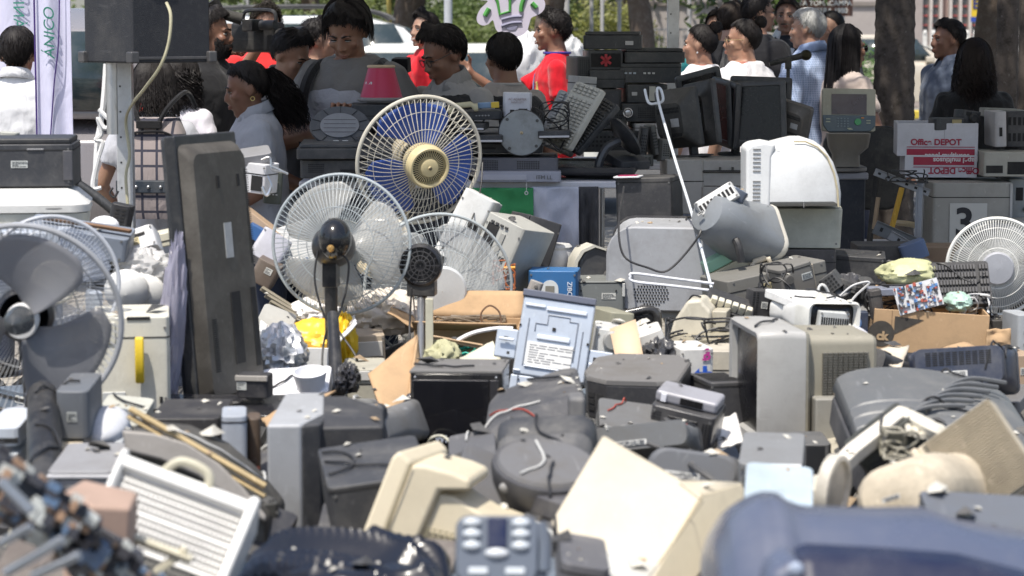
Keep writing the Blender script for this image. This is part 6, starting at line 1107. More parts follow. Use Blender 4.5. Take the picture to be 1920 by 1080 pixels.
# big silver television etc
t = crt('big silver rounded television seen from behind with dotted speaker holes', 'television', 1264, 498, 8.7, 258, 176, .30, (0, 0, 168), (.035, .035, .04), (.34, .35, .37), bd=.05, tail=(.93, .92), mid=.5, vent='', rad=.085, screen=True, rough=.35, rlab=False)
q = MB(); r_ = random.Random(3); W_ = m_(258, 8.7)
for i in range(12):
    for j in range(8):
        if ((i-5.5)/6)**2+((j-3.5)/4)**2 < 1: q.box(W_*.0+i*.0105+(j % 2)*.004, .3015, .045+j*.0105, .0055, .002, .0048)
q.build('speaker_holes', hole_m, t); q = MB(); q.lathe([(.013, .30), (.012, .312), (.001, .314)], 16, 'y', (W_*.18, 0, .03), cap=False); q.build('knob', pl((.06, .06, .07)), t)
t = boxdev('black printer with a white and pink panel on the silver television', 'printer', 'black_photo_printer', 1218, 372, 9.0, 108, 84, .22, (0, -2, -14), (.03, .03, .033), feats=(('seam', .9),)); q = MB(); q.loft([rrect(.10, .09, .01, z, 3, -.06, .02, 'z') for z in (.168, .174)]); pn = q.build('white_bracket', pl((.6, .6, .62)), t, bev=.002); q = MB(); q.box(-.06, .02, .1755, .07, .05, .003); q.build('pink_panel', mat((.32, .02, .09), rough=.3), pn)
cable('black cable drooping across the big silver television', [(1170, 350, 8.6), (1160, 420, 8.4), (1170, 480, 8.35), (1215, 502, 8.35), (1250, 508, 8.35), (1290, 470, 8.35), (1315, 430, 8.35), (1308, 395, 8.5)], .004)
t = crt('grey bulbous computer tipped over with a ribbed white top', 'computer', 1372, 425, 8.45, 122, 122, .34, (28, 34, 150), (.56, .53, .46), (.20, .215, .23), bowl=1, tail=(.25, .2), bd=.03, vent='', rad=.05, rough=.3, buttons=False)
q = MB(); [q.loft([rrect(.13, .012, .005, z, 2, 0, .11+.014*k, 'z') for z in (.235-.012*k*0, .243-.004*k)]) for k in range(8)]; q.build('ribbed_top', pl((.66, .66, .64)), t); q = MB(); q.box(.09, .17, .20, .04, .02, .002, Matrix.Identity(4)); q.build('sticker', pl((.6, .6, .6)), t)
boxdev('ribbed white cover on the tipped grey computer', 'cover', 'ribbed_cover', 1346, 380, 8.4, 82, 34, .1, (-20, -32, 0), (.62, .62, .60), feats=(('grille', .05, .1, .95, .9, 9, 1),)); boxdev('dark translucent cover at the top of the tipped grey computer', 'cover', 'dark_cover', 1382, 364, 8.4, 34, 22, .08, (0, 30, 0), (.10, .12, .16), rough=.15)
q = MB(); q.curve([P(1335, 402, 8.5), P(1362, 430, 8.4), P(1382, 455, 8.35), P(1390, 492, 8.35)], .014, 8, 8); tag(q.build('black_strip', mat((.02, .02, .022), rough=.5)), 'black curved rubber strip on the shoulder of the silver television', 'strip')
t = thing('computer_monitor', 'large white computer monitor with rounded back, highest on the right heap', 'monitor', 1481, 386, 8.8, (0, 0, 0)); k = m_(1, 8.8); wm_ = mat((.68, .69, .69), rough=.42, dirt=.2, name='white casing'); o_ = lambda pts: [((x-1481)*k, (386-y)*k) for x, y in pts]
q = MB(); pr = o_([(1404, 385), (1398, 345), (1402, 300), (1416, 280), (1440, 268), (1462, 262), (1484, 257), (1502, 257), (1522, 263), (1540, 276), (1556, 300), (1567, 330), (1572, 360), (1571, 384)]); cx_ = sum(p[0] for p in pr)/len(pr); cz_ = sum(p[1] for p in pr)/len(pr)
q.loft([[(cx_+(x-cx_)*f, y, cz_+(z-cz_)*f-(1-f)*.05) for x, z in pr] for y, f in ((-.15, .78), (-.135, .90), (-.10, .97), (-.04, 1), (.10, 1), (.18, .92))]); q.build('rear_casing', wm_, t, ang=50)
q = MB(); q.loft([[(x, y, z) for x, z in o_([(1391, 380), (1390, 275), (1400, 266), (1425, 262), (1446, 266), (1438, 290), (1436, 384)])] for y in (-.155, .06)]); q.build('side_block', wm_, t, bev=.012, seg=3)
q = MB(); [q.box((1410-1481)*k, -.1565, (386-276-8*i)*k, 14*k, .003, 2.4*k) for i in range(6)]; [q.box((1410-1481)*k, -.1565, (386-335-7*i)*k, 14*k, .003, 2.2*k) for i in range(6)]; q.build('vent_slots', pl((.2, .2, .2)), t)
q = MB(); q.tube([(x*1.0, -.145, z) for x, z in o_([(1478, 262), (1500, 262), (1522, 272), (1540, 290), (1553, 320), (1560, 352), (1562, 382)])], .0035, 6); q.build('cream_trim', pl((.55, .48, .32)), t); q = MB(); q.tube([(x, -.148, z) for x, z in o_([(1440, 276), (1462, 282), (1484, 300), (1496, 330), (1498, 384)])], .0012, 5); q.build('seam', pl((.35, .35, .35)), t)
boxdev('cream plastic drawer upside down under the large white monitor', 'drawer', 'storage_bin', 1507, 422, 8.95, 130, 74, .3, (0, 0, -5), (.50, .50, .42), taper=-.05, feats=(('seam', .93),)); boxdev('dark brown-grey printer under the cream drawer', 'printer', 'dark_printer', 1494, 520, 8.95, 128, 118, .3, (0, 0, 0), (.06, .055, .055), feats=(('seam', .8), ('seam', .6), ('slot', .1, .3, .9, .5))); boxdev('black printer with sloping front right of the dark brown-grey one', 'printer', 'black_sloping_printer', 1608, 500, 9.1, 100, 52, .3, (0, 3, -8), (.035, .035, .038), feats=(('seam', .85), ('slot', .05, .5, .1, .6)))
# white bent rods
q = MB(); q.curve([P(1209, 168, 9.2), P(1216, 192, 9.15), P(1230, 194, 9.12), P(1243, 188, 9.1), P(1239, 168, 9.1), P(1232, 168, 9.1), P(1237, 200, 9.05), P(1266, 300, 8.8), P(1300, 410, 8.5), P(1334, 540, 8.2)], [.0052]*73, 8, 8); tag(q.build('bent_rod', mat((.62, .66, .70), rough=.4, dirt=.3, name='painted rod')), 'long pale bent rod with a looped top leaning over the silver television', 'rod')
q = MB(); q.curve([P(1338, 532, 8.15), P(1260, 522, 8.15), P(1190, 513, 8.15), P(1182, 519, 8.15), P(1190, 528, 8.15), P(1260, 536, 8.15), P(1336, 545, 8.15)], .0048, 8, 8); tag(q.build('wire_handle', mat((.75, .76, .80), rough=.35, bump=0)), 'white wire handle lying in a long narrow loop', 'wire handle')
t = boxdev('mint green and cream steam iron lying on the grey-beige television', 'iron', 'steam_iron', 1372, 506, 8.5, 92, 34, .1, (0, -27, 10), (.56, .49, .33), feats=()); q = MB(); q.loft([rrect(m_(88, 8.5), .08, .02, z, 3, -.005, .05, 'z') for z in (m_(34, 8.5)+.001, m_(56, 8.5))]); q.cone((m_(30, 8.5), .04, m_(50, 8.5)), (m_(32, 8.5), .04, m_(72, 8.5)), .014, .018); q.build('mint_top', mat((.30, .52, .36), rough=.35, dirt=.1), t, bev=.006); handset('cream plug at the end of the steam iron', 1425, 490, 8.45, 40, (0, -20, 0), (.48, .42, .32), 'plug')
t = boxdev('grey-beige portable television with a ribbed front lying right of the steam iron', 'television', 'portable_television', 1432, 524, 8.35, 210, 44, .22, (0, -9, 22), (.17, .165, .15), feats=(('seam', .5),)); boxdev('ribbed beige end of the portable television', 'grille', 'ribbed_grille', 1512, 522, 8.25, 30, 52, .05, (0, -14, 30), (.36, .31, .24), feats=(('grille', .08, .08, .92, .92, 1, 12),)); boxdev('upright part of the portable television with a round knob', 'casing', 'television_casing', 1480, 528, 8.25, 70, 70, .15, (0, -14, 20), (.15, .145, .135), feats=(('knob', .2, .7, .018), ('seam', .9)))
boxdev('cream drawer front seen under the silver television', 'panel', 'cream_sheet', 1230, 574, 8.7, 120, 34, .2, (0, 0, 0), (.40, .39, .36)); boxdev('long dark shelf lying under the wire handle', 'shelf', 'dark_shelf', 1180, 600, 7.9, 120, 30, .1, (0, -4, 0), (.03, .03, .033), rough=.2)
t = thing('black_tray', 'black glossy tray edge curving beside the silver-blue metal plate', 'tray', 1170, 596, 7.8, (0, -5, 0)); q = MB(); q.curve([(-.13, 0, 0), (0, 0, .012), (.08, 0, .02), (.105, 0, .0), (.105, 0, -.05)], .015, 8, 8); q.box(0, .06, -.02, .22, .12, .05); q.build('shell', mat((.02, .02, .022), rough=.15), t, bev=.004)
t = thing('franking_machine', 'cream desk phone base with curved hood and three black keys', 'telephone', 1308, 598, 7.8, (0, 0, -12)); q = MB(); W_ = m_(100, 7.8)/2
for k, c_ in ((0, 1),): q.loft([[(x, y, z) for x, z in ((-W_, -.06), (W_*.55, -.06), (W_*.6, .03), (W_*.2, .07), (-W_*.3, .065), (-W_*.8, .0))] for y in (-.06, .10)])
q.build('hood', pl((.58, .54, .44)), t, bev=.012, seg=3); q = MB(); q.prism([(W_*.55, -.06), (W_*1.1, -.02), (W_*1.15, .03), (W_*.58, .03)], -.03, .08); q.build('side', pl((.42, .39, .31)), t, bev=.004); q = MB(); [q.box(-W_*.85+.022*i, -.062, -.045, .012, .006, .012) for i in range(3)]; q.build('keys', hole_m, t)
t = boxdev('black keypad with tall cream keys behind the desk phone', 'keypad', 'keypad', 1368, 574, 7.9, 92, 14, .1, (35, 18, 0), (.03, .03, .032)); q = MB(); [q.box(-.06+.024*i, .02, .035, .019, .02, .04) for i in range(6)]; q.build('tall_keys', pl((.64, .61, .50)), t, bev=.003)
boxdev('ridged black charger block right of the keypad', 'charger', 'charger_block', 1420, 572, 7.95, 40, 60, .08, (0, 6, 10), (.025, .025, .028), feats=(('grille', .05, .05, .4, .95, 2, 12),)); tangle('black wires hanging around the desk phone and keypad', 1330, 630, 7.6, 150, 60, 12, seed=17, dep=.08, r=.0035); tangle('black wires in front of the portable television', 1460, 540, 8.0, 70, 90, 7, seed=18, dep=.05, r=.003)
for i, (px, py, w_, h_, dd, rt, c_, lb, ft) in enumerate((
    (1292, 684, 64, 76, 7.3, (0, 0, 10), (.62, .61, .58), 'white printer end with blue and pink lettering', ()),
    (1362, 690, 84, 80, 7.5, (0, 0, -4), (.50, .46, .38), 'cream casing right of the lettered printer end', (('seam', .55),)),
    (1330, 645, 150, 34, 7.7, (0, -3, 0), (.30, .27, .20), 'tan casing with a dark socket lying above the lettered printer end', (('slot', .2, .4, .3, .8), ('slot', .5, .1, .9, .3))),
    (1345, 745, 74, 76, 6.9, (0, 0, 14), (.05, .05, .055), 'black speaker box with a perforated grey top below the lettered printer', (('tgrille', .1, .1, .9, .9, 16, 8), ('seam', .9))),
    (1225, 650, 50, 70, 7.4, (0, -20, 0), (.62, .60, .56), 'white mouse-like shell hanging left of the tan casing', (('seam', .5),)),
    (1205, 640, 46, 60, 7.6, (0, -30, 0), (.66, .65, .62), 'white grille plate behind the cream card', (('grille', .1, .1, .9, .9, 4, 10),)),
    (1140, 640, 50, 120, 7.6, (0, 6, 20), (.28, .27, .20), 'olive casing side behind the metal plate', ()),
    (1150, 660, 80, 96, 7.3, (0, 8, 0), (.55, .55, .53), 'translucent white casing behind the cream card', (('knob', .4, .8, .03),)))):
    o = boxdev(lb, 'casing', 'plastic_casing', px, py, dd, w_, h_, .2, rt, c_, feats=ft)
    if i == 0: text('oth', .075, mat((.02, .10, .50), dirt=0, bump=0), o, (.0, -.004, .04), bold=.003); text('g', .06, mat((.45, .04, .25), dirt=0, bump=0), o, (.028, -.004, .098), (90, 180, 0), bold=.001)
q = MB(); a_ = [P(*p) for p in ((1143, 618, 7.2), (1192, 600, 7.2), (1212, 694, 7.0), (1160, 700, 7.0))]; q.add(a_, [(0, 1, 2, 3)]); tag(q.build('card_sheet', mat((.68, .50, .33), rough=.8, dirt=.08, name='card'), solid=.006), 'smooth cream-orange card sheet right of the metal plate', 'card')
sack('clear crumpled bag with dark shreds left of the lettered printer', 1238, 672, 7.3, 70, 70, .08, mat((.05, .05, .055), rough=.25), 23, rough=.55, fr=7)
# silver-blue metal chassis plate
t = thing('metal_chassis', 'silver-blue stamped metal chassis plate with a white label', 'chassis', 1036, 655, 7.15, (-14, 8, -4)); W_, H_ = m_(136, 7.15), m_(186, 7.15); mm_ = mat((.50, .55, .62), rough=.38, metal=.35, dirt=.2, scale=4, bump=.05, name='galvanised sheet')
q = MB(); q.b2((-W_/2, 0, -H_*.30), (W_/2, .03, H_*.5)); q.b2((-W_*.52, .002, -H_*.52), (W_*.46, .03, -H_*.30)); q.build('plate', mm_, t, bev=.006); q = MB(); q.b2((W_*.5, .012, -H_*.25), (W_*.84, .03, H_*.06)); q.build('side_tab', mm_, t, bev=.005); q = MB(); q.b2((-W_*.80, .012, -H_*.15), (-W_*.5, .03, H_*.15)); q.build('side_tab', mm_, t, bev=.005)
q = MB(); q.b2((-W_*.52, -.006, H_*.5), (W_*.5, .04, H_*.57)); q.build('top_rail', mat((.12, .13, .17), rough=.4, metal=.2), t, bev=.003)
q = MB(); [q.b2((a*W_, -.007, b*H_), (c_*W_, .001, e*H_)) for a, b, c_, e in ((-.46, .40, -.18, .43), (-.16, .38, .40, .42), (-.24, .08, .22, .13), (-.36, -.215, .26, -.195), (.52, -.11, .80, -.08), (-.76, .02, -.54, .05), (-.5, -.27, -.4, -.25), (.2, -.37, .32, -.35))]; q.build('ribs', mat((.72, .76, .84), rough=.3, metal=.3, dirt=.1), t, bev=.003)
q = MB(); [q.tube([(x*W_, -.001, z*H_) for x, z in l], .0022, 5) for l in (((-.38, .28), (-.38, -.20)), ((.38, .22), (.38, -.22)), ((-.28, .16), (-.28, .24), (-.12, .24), (-.12, .34), (.18, .34), (.18, .30), (.30, .30), (.30, -.1)), ((-.42, -.3), (-.42, -.40), (-.08, -.40), (-.08, -.33), (.3, -.33)), ((.06, -.46), (.06, -.40), (.25, -.40)))]; q.build('pressed_grooves', mat((.20, .22, .26), rough=.4, metal=.3), t)
q = MB(); q.b2((-W_*.36, -.004, -H_*.19), (W_*.28, -.001, H_*.05)); lb_ = q.build('label', mat((.72, .72, .70), rough=.6, dirt=.1, bump=0), t); scribble(lb_, pl((.35, .35, .36)), -W_*.32, W_*.24, -H_*.17, H_*.03, 8, -.005, seed=3)
q = MB(); [q.box(x*W_, -.0015, z*H_, s, .004, s) for x, z, s in ((-.3, -.43, .006), (0, -.44, .007), (.27, -.44, .008), (.12, -.35, .005), (-.4, -.35, .004), (-.02, .20, .010), (-.66, .04, .012), (-.6, -.1, .008), (.6, -.04, .012), (.7, -.14, .008), (-.49, .2, .006), (.47, .1, .007))]; q.build('holes', hole_m, t)
# centre left: bags, boxes
ymat = mat((.85, .52, .05), rough=.4, dirt=.15, name='yellow film', dcol=(.75, .15, .02), scale=5)
sack('glossy yellow bag with red print behind the black pole', 605, 640, 7.75, 130, 84, .12, ymat, 41, (0, 8, 0), rough=.35, fr=4); sack('yellow crumpled bag hanging right of the black pole', 645, 648, 7.6, 46, 110, .07, mat((.80, .50, .02), rough=.35, dirt=.1), 42, rough=.5, fr=5); sack('pale olive paper bag by the silver pole', 830, 668, 7.5, 70, 60, .08, mat((.42, .41, .25), rough=.7), 43, rough=.4)
carton('white open box under the glossy yellow bag', 582, 662, 7.55, 88, 40, .25, (0, 2, 4), mat((.76, .76, .75), rough=.7, name='white board'), flaps=(None, None, 60, 40), fl=.1)
sack('crumpled silver packing bag beside the flat television', 526, 664, 7.3, 90, 100, .12, mat((.55, .56, .58), rough=.25, metal=.35, dirt=.2), 44, rough=.55, fr=7)
boxdev('tan labelled carton right of the yellow bags', 'box', 'labelled_carton', 686, 650, 7.8, 68, 56, .2, (0, -2, 6), (.44, .36, .27), feats=(('panel', .08, .3, .92, .8, (.52, .50, .46), 'shipping_label'), ('slot', .1, .62, .55, .7), ('slot', .1, .42, .4, .5), ('slot', .55, .42, .9, .5))); boxdev('cream-grey printer lid below the labelled carton', 'printer', 'printer_hood', 685, 716, 7.3, 76, 70, .25, (0, 0, 4), (.42, .40, .33), feats=(('panel', .1, .7, .6, .95, (.56, .55, .52)), ('seam', .6)))
sack('pile of pale crumpled paper behind the fan poles', 720, 590, 8.0, 130, 90, .1, mat((.66, .60, .52), rough=.7), 45, rough=.5, fr=6, cat='paper', name='crumpled_paper'); sack('white torn packaging left of the crumpled paper', 590, 590, 8.1, 90, 60, .1, mat((.7, .68, .66), rough=.7), 46, rough=.5, fr=6, cat='packaging', name='torn_packaging')
boxdev('circuit board with black chips in front of the tan channels', 'circuit board', 'circuit_board', 516, 606, 7.8, 66, 8, .15, (30, 22, 0), (.40, .40, .38), feats=(('buttons', .1, .5, 5, .02, (.03, .03, .03)),))
t = boxdev('white moulded appliance cover with round ports', 'cover', 'white_cover', 555, 728, 7.0, 130, 34, .2, (14, -3, 0), (.80, .80, .82), feats=(('slot', .3, .3, .34, .7), ('slot', .4, .3, .46, .7))); q = MB(); q.lathe([(.035, -.05), (.04, .0), (.05, .045), (.044, .046), (.038, .01), (.001, .008)], 32, 'z', (.05, .03, .06), cap=False); q.build('round_port', pl((.78, .78, .80)), t); q = MB(); q.ball((-.01, -.01, .035), (.014, .01, .018)); q.build('dark_port', pl((.2, .2, .25)), t)
q = MB(); q.cone(P(624, 590, 7.35), P(632, 740, 7.1), .017, .022, 16); tag(q.build('fan_pole', mat((.02, .02, .022), rough=.35)), 'thick black lower pole of the large fan', 'pole'); q = MB(); q.cone(P(789, 560, 7.75), P(789, 760, 7.3), .011, .013, 14); tag(q.build('silver_pole', mat((.32, .33, .35), rough=.3, metal=.7)), 'silver pole under the round black motor', 'pole'); q = MB(); q.b2(P(786, 700, 7.5)+V((.02, 0, -.1)), P(812, 560, 7.5)+V((0, .02, 0))); tag(q.build('cream_strip', pl((.50, .48, .38))), 'cream upright plastic strip behind the silver pole', 'strip')
sack('glossy black bag of wires at the foot of the large fan', 652, 712, 7.0, 44, 60, .06, mat((.03, .03, .035), rough=.2), 47, rough=.5, fr=6)
def sheet4(label, pts, m, cat, name, th_=.006, wob=.006, n=10):
    a, b, c_, e = [P(*p) for p in pts]; q = MB(); sd = pts[0][0]*.013; q.grid(n, n, lambda u, v: a.lerp(b, u).lerp(e.lerp(c_, u), v)+V((0, wob*2*noise.noise(V((u*3, v*3, sd))), wob*noise.noise(V((u*4, v*4, sd+5)))))); return tag(q.build(name, m, solid=th_), label, cat)
sheet4('large brown cardboard flap folded up beside the microwave', ((690, 702, 6.9), (782, 628, 7.1), (784, 800, 6.8), (735, 830, 6.6)), card_m, 'cardboard', 'cardboard_flap'); sheet4('shaded fold of the brown cardboard flap', ((782, 632, 7.05), (790, 700, 7.0), (782, 820, 6.75), (752, 830, 6.7)), card_m, 'cardboard', 'cardboard_fold')
t = carton('long open cardboard box full of wires behind the metal plate', 880, 628, 7.9, 190, 44, .35, (0, 1, -3), None, flaps=(70, 35, 60, 60), fl=.10); tangle('brown and grey wires inside the long open box', 880, 622, 7.95, 130, 44, 18, mat((.16, .12, .08), rough=.5, bump=0), 51, .004, 'wires', .12, 'wires'); tangle('tangle of turquoise cord in the long open box', 868, 660, 7.7, 46, 26, 14, mat((.02, .36, .28), rough=.5, bump=0), 52, .004, 'cord', .05, 'turquoise_cord'); cable('white cable arching over the turquoise cord', [(832, 672, 7.6), (850, 645, 7.6), (885, 625, 7.6), (930, 616, 7.6), (962, 616, 7.6)], .007, mat((.75, .75, .78), rough=.4, bump=0)); cable('thin brown wire loop standing out of the long open box', [(905, 612, 7.7), (902, 588, 7.7), (918, 573, 7.7), (936, 585, 7.7), (940, 610, 7.7)], .003, mat((.12, .06, .03), bump=0)); rail('wooden slat across the long open box', (806, 632), (905, 650), 7.6, 9, .015, mat((.45, .32, .2), rough=.8), 'slat', 'wooden_lath', 0)
sheet4('cream casing panel left of the metal plate', ((862, 672, 7.3), (925, 640, 7.3), (945, 690, 7.2), (865, 700, 7.2)), pl((.60, .58, .46)), 'panel', 'cream_sheet')
# microwave
t = boxdev('black glossy microwave oven with a dusty top', 'microwave', 'microwave_oven', 864, 768, 6.5, 168, 158, .36, (-3, 0, -3), (.012, .012, .014), rough=.1, dirt=.1, feats=()); W_, H_ = m_(168, 6.5), m_(158, 6.5)
q = MB(); q.box(0, .18, H_+.004, W_*1.01, .36, .008); q.build('dusty_top', mat((.16, .155, .15), rough=.7, dirt=.4), t, bev=.002); q = MB(); q.b2((-W_*.47, -.006, H_*.05), (W_*.36, .002, H_*.93)); q.build('door', mat((.008, .008, .01), rough=.04, dirt=.05, bump=0, coat=1), t, bev=.003); q = MB(); q.b2((W_*.37, -.006, H_*.05), (W_*.47, .002, H_*.93)); q.build('control_panel', mat((.015, .015, .02), rough=.1, bump=0), t, bev=.003)
text('Whirlpool', .026, mat((.35, .38, .45), dirt=0, bump=0), t, (0, -.0075, H_*.24), bold=.0006); q = MB(); [q.lathe([(.003, -.008), (.001, -.010)], 8, 'y', (x*W_, 0, H_*.96), cap=False) for x in (-.44, .44)]; q.build('screws', steel_m, t); cable('cream cord curling in front of the microwave', [(798, 845, 6.3), (808, 822, 6.25), (830, 818, 6.25), (848, 836, 6.2), (855, 860, 6.1)], .004, pl((.45, .44, .36))); q = MB(); q.ball(P(770, 760, 6.7), (.02, .02, .035)); tag(q.build('castor', glossm((.05, .05, .06))), 'small black castor left of the microwave', 'castor')
# black receiver set, radio
t = thing('black_television', 'black television with a rounded dusty top right of the metal plate', 'television', 1178, 752, 6.7, (4, 0, -12)); W_ = m_(190, 6.7)/2; H_ = m_(76, 6.7)
q = MB(); prof = [(-W_, .10), (-W_*.85, .02), (-W_*.4, -.03), (W_*.6, -.03), (W_, 0), (W_, .26), (W_*.7, .34), (-W_*.6, .34), (-W_, .28)]; q.loft([[(x*k, y, z) for x, y in prof] for z, k in ((-H_/2, .97), (H_*.45, 1))]); q.build('body', pl((.035, .035, .038), rough=.5), t, bev=.006); q = MB(); q.loft([[(x*k, y, z) for x, y in prof] for z, k in ((H_*.45, 1.01), (H_*.52, 1.0), (H_*.56, .96))]); q.build('top', mat((.15, .145, .14), rough=.75, dirt=.5), t, ang=25); q = MB(); slots(q, (-W_*.85, .02, -H_*.3), (W_*.4, -.045, 0), (0, 0, H_*.5), (-.1, -1, 0), 2, 3, .7, .7); q.build('side_openings', hole_m, t)
t = boxdev('small black radio cassette player with a silver display bar', 'radio', 'radio', 1286, 796, 6.35, 122, 84, .15, (8, 11, -16), (.05, .05, .055), rough=.25, feats=(('grille', .03, .1, .18, .9, 4, 12), ('panel', .28, .3, .75, .85, (.02, .02, .022), 'tape_door'), ('panel', .45, .3, .65, .42, (.35, .35, .22), 'sticker'), ('grille', .82, .15, .97, .85, 3, 12), ('slot', .25, .02, .8, .15))); W_, H_ = m_(122, 6.35), m_(84, 6.35)
q = MB(); q.b2((-W_*.5, .03, H_), (W_*.48, .13, H_+.032)); hb_ = q.build('display_bar', pl((.30, .30, .33), rough=.3), t, bev=.01, seg=3); q = MB(); q.b2((-W_*.1, .026, H_+.008), (W_*.25, .03, H_+.026)); q.build('display', screen_m, hb_); q = MB(); q.box(-W_*.36, .028, H_+.016, .014, .006, .02); q.build('bright_button', pl((.8, .8, .85), rough=.1), hb_)
# silver TV right
t = crt('silver television turned left with vents on its grey side', 'television', 1506, 713, 6.75, 250, 218, .345, (0, 0, -83), (.37, .365, .35), (.29, .27, .215), bez=.06, tail=(.74, .84), bd=.135, mid=.10, vent='', rad=.02, rough=.4, tz=.02, dirt=.2)
W_, H_ = m_(250, 6.75), m_(218, 6.75); q = MB(); slots(q, (W_*.371, .19, H_*.40), (0, .13, 0), (0, 0, H_*.40), (1, 0, 0), 9, 18, .85, .55, .008); q.build('side_vents', pl((.12, .115, .10)), t); q = MB(); q.b2((W_*.30, .16, .005), (W_*.52, .27, H_*.43)); q.build('side_box', pl((.27, .26, .23)), t, bev=.006)
boxdev('ribbed dark grey box under the silver television', 'box', 'ribbed_box', 1520, 850, 6.3, 60, 60, .2, (0, 0, 0), (.10, .10, .10), feats=(('grille', .02, .05, .98, .95, 1, 14),)); sheet4('white paper under the front edge of the silver television', ((1345, 790, 6.5), (1380, 775, 6.6), (1395, 830, 6.3), (1345, 840, 6.3)), pl((.72, .70, .66)), 'paper', 'paper_sheet')
t = crt('small white monitor with curved back lying under a white sheet', 'monitor', 1520, 588, 7.7, 126, 58, .25, (0, 4, 30), (.66, .66, .62), (.66, .66, .64), vent='', tail=(.7, .7)); boxdev('white lid with faint coloured print on the small white monitor', 'lid', 'domed_cover', 1514, 562, 7.75, 122, 16, .22, (4, 4, 20), (.78, .78, .77)); boxdev('ribbed pale side of the small white monitor', 'casing', 'ribbed_casing', 1556, 600, 7.6, 60, 36, .1, (0, 6, 10), (.50, .51, .50), feats=(('grille', .05, .1, .95, .9, 12, 1),))
cable('white cable curling behind the small white monitor', [(1533, 560, 7.9), (1536, 538, 7.9), (1546, 536, 7.9), (1560, 560, 7.9), (1575, 575, 7.8), (1598, 620, 7.6)], .005, pl((.6, .6, .58))); t = thing('computer_mouse', 'shiny white and grey mouse beside the cardboard box', 'mouse', 1614, 632, 7.6, (0, 40, 0)); q = MB(); q.ball((0, 0, 0), (.045, .03, .025), 20, 12); q.build('shell', glossm((.6, .6, .68), .2), t)
t = thing('round_badge', 'dark blue ink box with a round pale emblem left of the cardboard box', 'ink box', 1602, 606, 7.75, (0, 0, 0)); q = MB(); q.box(0, .03, 0, .09, .05, .07); q.build('box', mat((.02, .03, .06), rough=.4), t, bev=.003); q = MB(); q.lathe([(.024, 0), (.024, -.001), (.001, -.001)], 24, 'y', (0, .004, 0), cap=False); q.build('emblem', mat((.08, .16, .35), dirt=0, bump=0), t); text('hp', .03, mat((.6, .65, .7), dirt=0, bump=0), t, (0, .002, 0), shear=.3)
t = carton('worn brown cardboard box with black printed circle and triangle', 1738, 614, 8.0, 210, 78, .3, (0, 3, -5), None, flaps=(None, 20, None, None), fl=.05); W_, H_ = m_(210, 8.0), m_(78, 8.0); inkm = mat((.045, .04, .035), rough=.8, dirt=.2, bump=0, name='black ink')
q = MB(); q.prism([(-W_*.32, H_*.85), (-W_*.07, H_*.80), (-W_*.32, H_*.42)], -.0015, 0); q.build('printed_triangle', inkm, t); q = MB(); q.lathe([(.042, -.0015), (.001, -.0016)], 36, 'y', (-W_*.43, 0, H_*.42), cap=False); q.build('printed_circle', inkm, t); text('ck', .038, mat((.42, .30, .18), dirt=0, bump=0), t, (-W_*.42, -.003, H_*.36), bold=.002); q = MB(); q.box(-W_*.345, -.0008, H_*.5, .002, .001, H_*.98); q.build('corner_crease', pl((.25, .16, .09)), t)
sheet4('pale cardboard flap sticking out below the brown box', ((1740, 662, 7.6), (1812, 640, 7.7), (1838, 660, 7.4), (1700, 690, 7.2)), card_m, 'cardboard', 'cardboard_flap'); sheet4('pinkish cardboard piece at the right of the brown box', ((1850, 618, 7.8), (1895, 616, 7.8), (1895, 664, 7.8), (1848, 664, 7.8)), card_m, 'cardboard', 'cardboard_piece'); sheet4('cream board between the silver television and the dark blue one', ((1610, 660, 7.2), (1705, 648, 7.3), (1690, 690, 6.9), (1620, 680, 6.9)), pl((.66, .58, .46)), 'board', 'cream_board')
sack('yellowish translucent bag on top of the cardboard box', 1706, 512, 8.1, 130, 56, .12, mat((.50, .50, .28), rough=.5, dirt=.4), 61, rough=.28, fr=3); sack('mint green plastic bag in the cardboard box', 1795, 566, 8.0, 54, 40, .08, mat((.40, .56, .48), rough=.4), 62, rough=.35, fr=3)
t = thing('circuit_board', 'populated circuit board leaning out of the cardboard box', 'circuit board', 1722, 556, 7.85, (-14, -16, -6)); W_ = m_(84, 7.85); q = MB(); q.box(0, 0, 0, W_, .004, .09); q.build('board', pl((.55, .56, .58)), t); rr = random.Random(8)
for cc_, nm in (((.03, .03, .035), 'black_chips'), ((.10, .22, .45), 'blue_capacitors'), ((.5, .5, .5), 'metal_cans'), ((.35, .08, .05), 'red_connectors')):
    q = MB(); [q.box(rr.uniform(-.47, .47)*W_, -.006, rr.uniform(-.042, .042), rr.uniform(.004, .012), .012, rr.uniform(.004, .012)) for _ in range(26)]; q.build(nm, pl(cc_, rough=.35), t)
keyboard('black keyboard lying across the cardboard box', 1800, 536, 8.05, 110, (60, -2, 0), (.02, .02, .022), (.04, .04, .045)); boxdev('grey-blue ledge in front of the yellowish bag', 'part', 'grey_ledge', 1668, 545, 8.0, 80, 14, .1, (0, -2, 0), (.20, .22, .28)); boxdev('dark upright cartridge in the left corner of the cardboard box', 'cartridge', 'cartridge', 1642, 570, 7.9, 24, 56, .06, (0, -8, 0), (.04, .035, .035), feats=(('seam', .8),)); tangle('black wires spilling over the cardboard box', 1700, 560, 8.05, 150, 60, 14, seed=63, dep=.08, r=.0035); tangle('white wires at the right end of the cardboard box', 1825, 572, 8.0, 50, 40, 8, pl((.6, .6, .6)), 64, .003, dep=.05)
rr = random.Random(12)
